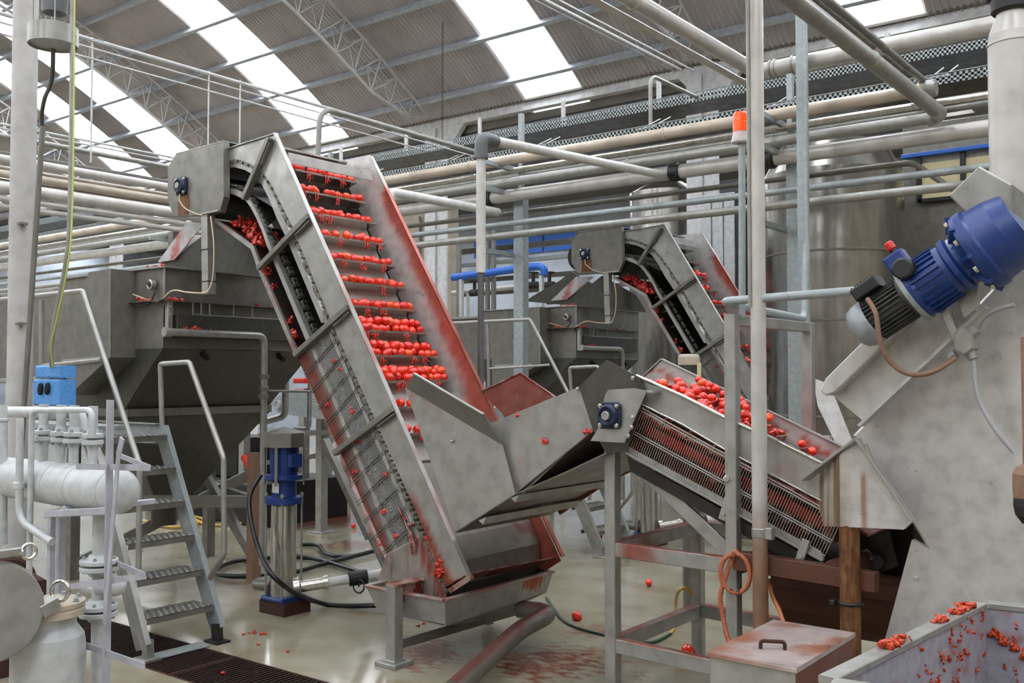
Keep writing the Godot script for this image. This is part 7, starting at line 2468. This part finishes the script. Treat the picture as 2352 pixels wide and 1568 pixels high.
	b.tube(curve([Vector3(-0.899, 1.664, -4.000), Vector3(-0.890, 1.586, -3.980), Vector3(-0.869, 1.497, -3.960), Vector3(-0.817, 1.403, -3.940), Vector3(-0.754, 1.319, -3.940)]), 0.009, 10)
	solo(b, "grey_cable", M.cable_grey, "grey cable dropping from the junction behind the riser pipe", "cable")
	b = B.new()
	b.tube(curve([Vector3(-0.886, 1.770, -4.000), Vector3(-0.859, 1.808, -3.980), Vector3(-0.815, 1.838, -3.960), Vector3(-0.747, 1.855, -3.950)]), 0.008, 10)
	solo(b, "grey_cable", M.cable_grey, "grey cable rising from the junction towards the riser pipe", "cable")

func bin() -> void:
	var a := Vector3(-0.877, 0.850, -2.354)
	var c := Vector3(-0.764, 0.850, -3.523)
	var e := Vector3(-0.574, 0.850, -3.550)
	var t := thing("tomato_bin", "open grey bin with tomato scraps on its rim in the lower right corner", "bin", Vector3((a.x + e.x) / 2, 0, (a.z + e.z) / 2))
	var d := (a - c).normalized()
	var f := (e - c).normalized()
	var far_a := c + d * 1.1
	var far_e := c + f * 0.9
	var far_o := far_a + f * 0.9
	var ins := (d + f).normalized()
	var walls := [[c, far_a, f], [c, far_e, d], [far_a, far_o, -d], [far_e, far_o, -f]]
	for w in walls:
		var b := B.new()
		var p: Vector3 = w[0]
		var q: Vector3 = w[1]
		var o: Vector3 = w[2]
		b.stain = func(v3, _n): return red_mix(smoothstep(0.64, 0.72, smear(v3, 4.0)) * 0.7)
		var nx := 40
		var ny := 22
		for i in nx:
			for k in ny:
				var pa := p.lerp(q, float(i) / nx)
				var pb := p.lerp(q, float(i + 1) / nx)
				var ya := 0.15 + 0.69 * k / ny
				var yb := 0.15 + 0.69 * (k + 1) / ny
				b.quad(Vector3(pa.x, ya, pa.z), Vector3(pb.x, ya, pb.z), Vector3(pb.x, yb, pb.z), Vector3(pa.x, yb, pa.z), o)
		b.quad(Vector3(p.x, 0.15, p.z) - o * 0.03, Vector3(q.x, 0.15, q.z) - o * 0.03, Vector3(q.x, 0.84, q.z) - o * 0.03, Vector3(p.x, 0.84, p.z) - o * 0.03, -o)
		part(b, "wall", M.bin, t)
		b = B.new()
		b.bar(p - o * 0.022 + Vector3(0, -0.004, 0), q - o * 0.022 + Vector3(0, -0.004, 0), 0.05, 0.02)
		part(b, "rim", M.pipe_grey, t)
	var b := B.new()
	b.sheet([Vector3(c.x, 0.15, c.z), Vector3(far_a.x, 0.15, far_a.z), Vector3(far_o.x, 0.15, far_o.z), Vector3(far_e.x, 0.15, far_e.z)], 0.02)
	for p in [c, far_a, far_e, far_o]:
		b.box(Vector3(p.x - 0.05, 0, p.z - 0.05) + ins * 0.08 * (1 if p == c else 0), Vector3(p.x + 0.05, 0.15, p.z + 0.05) + ins * 0.08 * (1 if p == c else 0), 0.005)
	part(b, "base", M.dark, t)
	# scraps on the rim and the inside
	var k := 0
	for g in [[0.06, 0.2, 26, 0.012], [0.34, 0.06, 20, 0.011], [0.22, 0.05, 10, 0.009], [0.7, 0.08, 26, 0.013], [0.62, 0.03, 8, 0.008]]:
		b = B.new()
		for i in 6:
			pulp(b, c + d * (g[0] + g[1] * (rng.randf() - 0.3)) - f * 0.02 + Vector3(0, 0.008, 0), Vector3(0.015, 0.012, 0.015), int(g[2] / 3.0), g[3])
		var o := solo(b, "tomato_scrap", M.pulp_orange, ["orange tomato pulp heaped on the bin rim nearest its corner", "orange tomato pulp clump halfway along the bin rim", "thin smear of tomato skins on the bin rim beyond the middle clump", "pale orange tomato clump on the bin rim nearest the bottom edge", "small pale scrap beside the lowest clump on the bin rim"][k], "tomato pulp")
		o.set_meta("kind", "stuff")
		k += 1
	b = B.new()
	for i in 110:
		var w: Vector3 = d if rng.randf() < 0.6 else f
		var o: Vector3 = f if w == d else d
		pulp(b, c + w * rng.randf_range(0.02, 0.6) + o * 0.004 + Vector3(0, -0.02 - 0.4 * rng.randf(), 0), Vector3(0.006, 0.03, 0.006), 4, 0.0065)
	for i in 10:
		pulp(b, c + f * (0.02 + 0.03 * i) + d * 0.006 + Vector3(0, -0.1 - 0.018 * i, 0), Vector3(0.012, 0.02, 0.006), 10, 0.012)
	part(b, "tomato_pulp", M.pulp_orange, t, "orange pulp stuck to the inside of the bin", "stuff")

# ---------------------------------------------------------------- scene
func _ready() -> void:
	rng.seed = 7
	noise_a.seed = 5
	noise_a.frequency = 0.02
	noise_b.seed = 12
	noise_b.frequency = 0.02
	var cam := Camera3D.new()
	cam.name = "camera"
	cam.fov = rad_to_deg(2.0 * atan(784.0 / 2265.0))
	cam.near = 0.05
	cam.far = 120.0
	add_child(cam)
	cam.position = Vector3(0, 1.6, 0)
	cam.basis = Basis(Vector3.UP, deg_to_rad(37.75)) * Basis(Vector3.RIGHT, deg_to_rad(1.95))
	cam.current = true
	var env := Environment.new()
	var sm := ProceduralSkyMaterial.new()
	sm.sky_top_color = Color(0.95, 0.97, 1.0)
	sm.sky_horizon_color = Color(1.0, 1.0, 1.0)
	sm.ground_bottom_color = Color(0.75, 0.75, 0.73)
	sm.ground_horizon_color = Color(0.9, 0.9, 0.9)
	sm.sky_energy_multiplier = 1.0
	sm.ground_energy_multiplier = 1.0
	sm.sun_angle_max = 0.1
	var sky := Sky.new()
	sky.sky_material = sm
	env.background_mode = Environment.BG_SKY
	env.sky = sky
	env.background_energy_multiplier = 15.5
	env.tonemap_mode = Environment.TONE_MAPPER_LINEAR
	env.tonemap_exposure = 1.0
	env.sdfgi_enabled = true
	env.ssao_enabled = true
	env.ssil_enabled = true
	var we := WorldEnvironment.new()
	we.name = "world"
	we.environment = env
	add_child(we)
	materials()
	hall()
	var el := elevator()
	dup(el, Vector3(0.1, 0, -5.05), "smaller looking bucket elevator farther back, seen right of the galvanised column", "inclined bucket elevators")
	make_tomatoes()
	flight_tomatoes(Vector3.ZERO, [0, 8, 9, 42, 42, 42, 20, 17, 17, 17, 17, 17, 12], "nearest elevator")
	far_tomatoes(Vector3(0.1, 0, -5.05), 12)
	flight_pulp(Vector3.ZERO, 13, "flight_pulp", "shreds of tomato skin hanging from the flights of the nearest elevator")
	flight_pulp(Vector3(0.1, 0, -5.05), 11, "flight_pulp", "shreds of tomato skin hanging from the flights of the farther elevator")
	var hp := hopper()
	dup(hp, Vector3(0.1, 0, -5.05), "second grey hopper at the foot of the farther elevator behind the pole", "receiving hoppers")
	feed()
	feed_tomatoes()
	stand()
	drip_tray()
	racks()
	left_rack()
	tank_area()
	left_vessel()
	left_column()
	right_side()
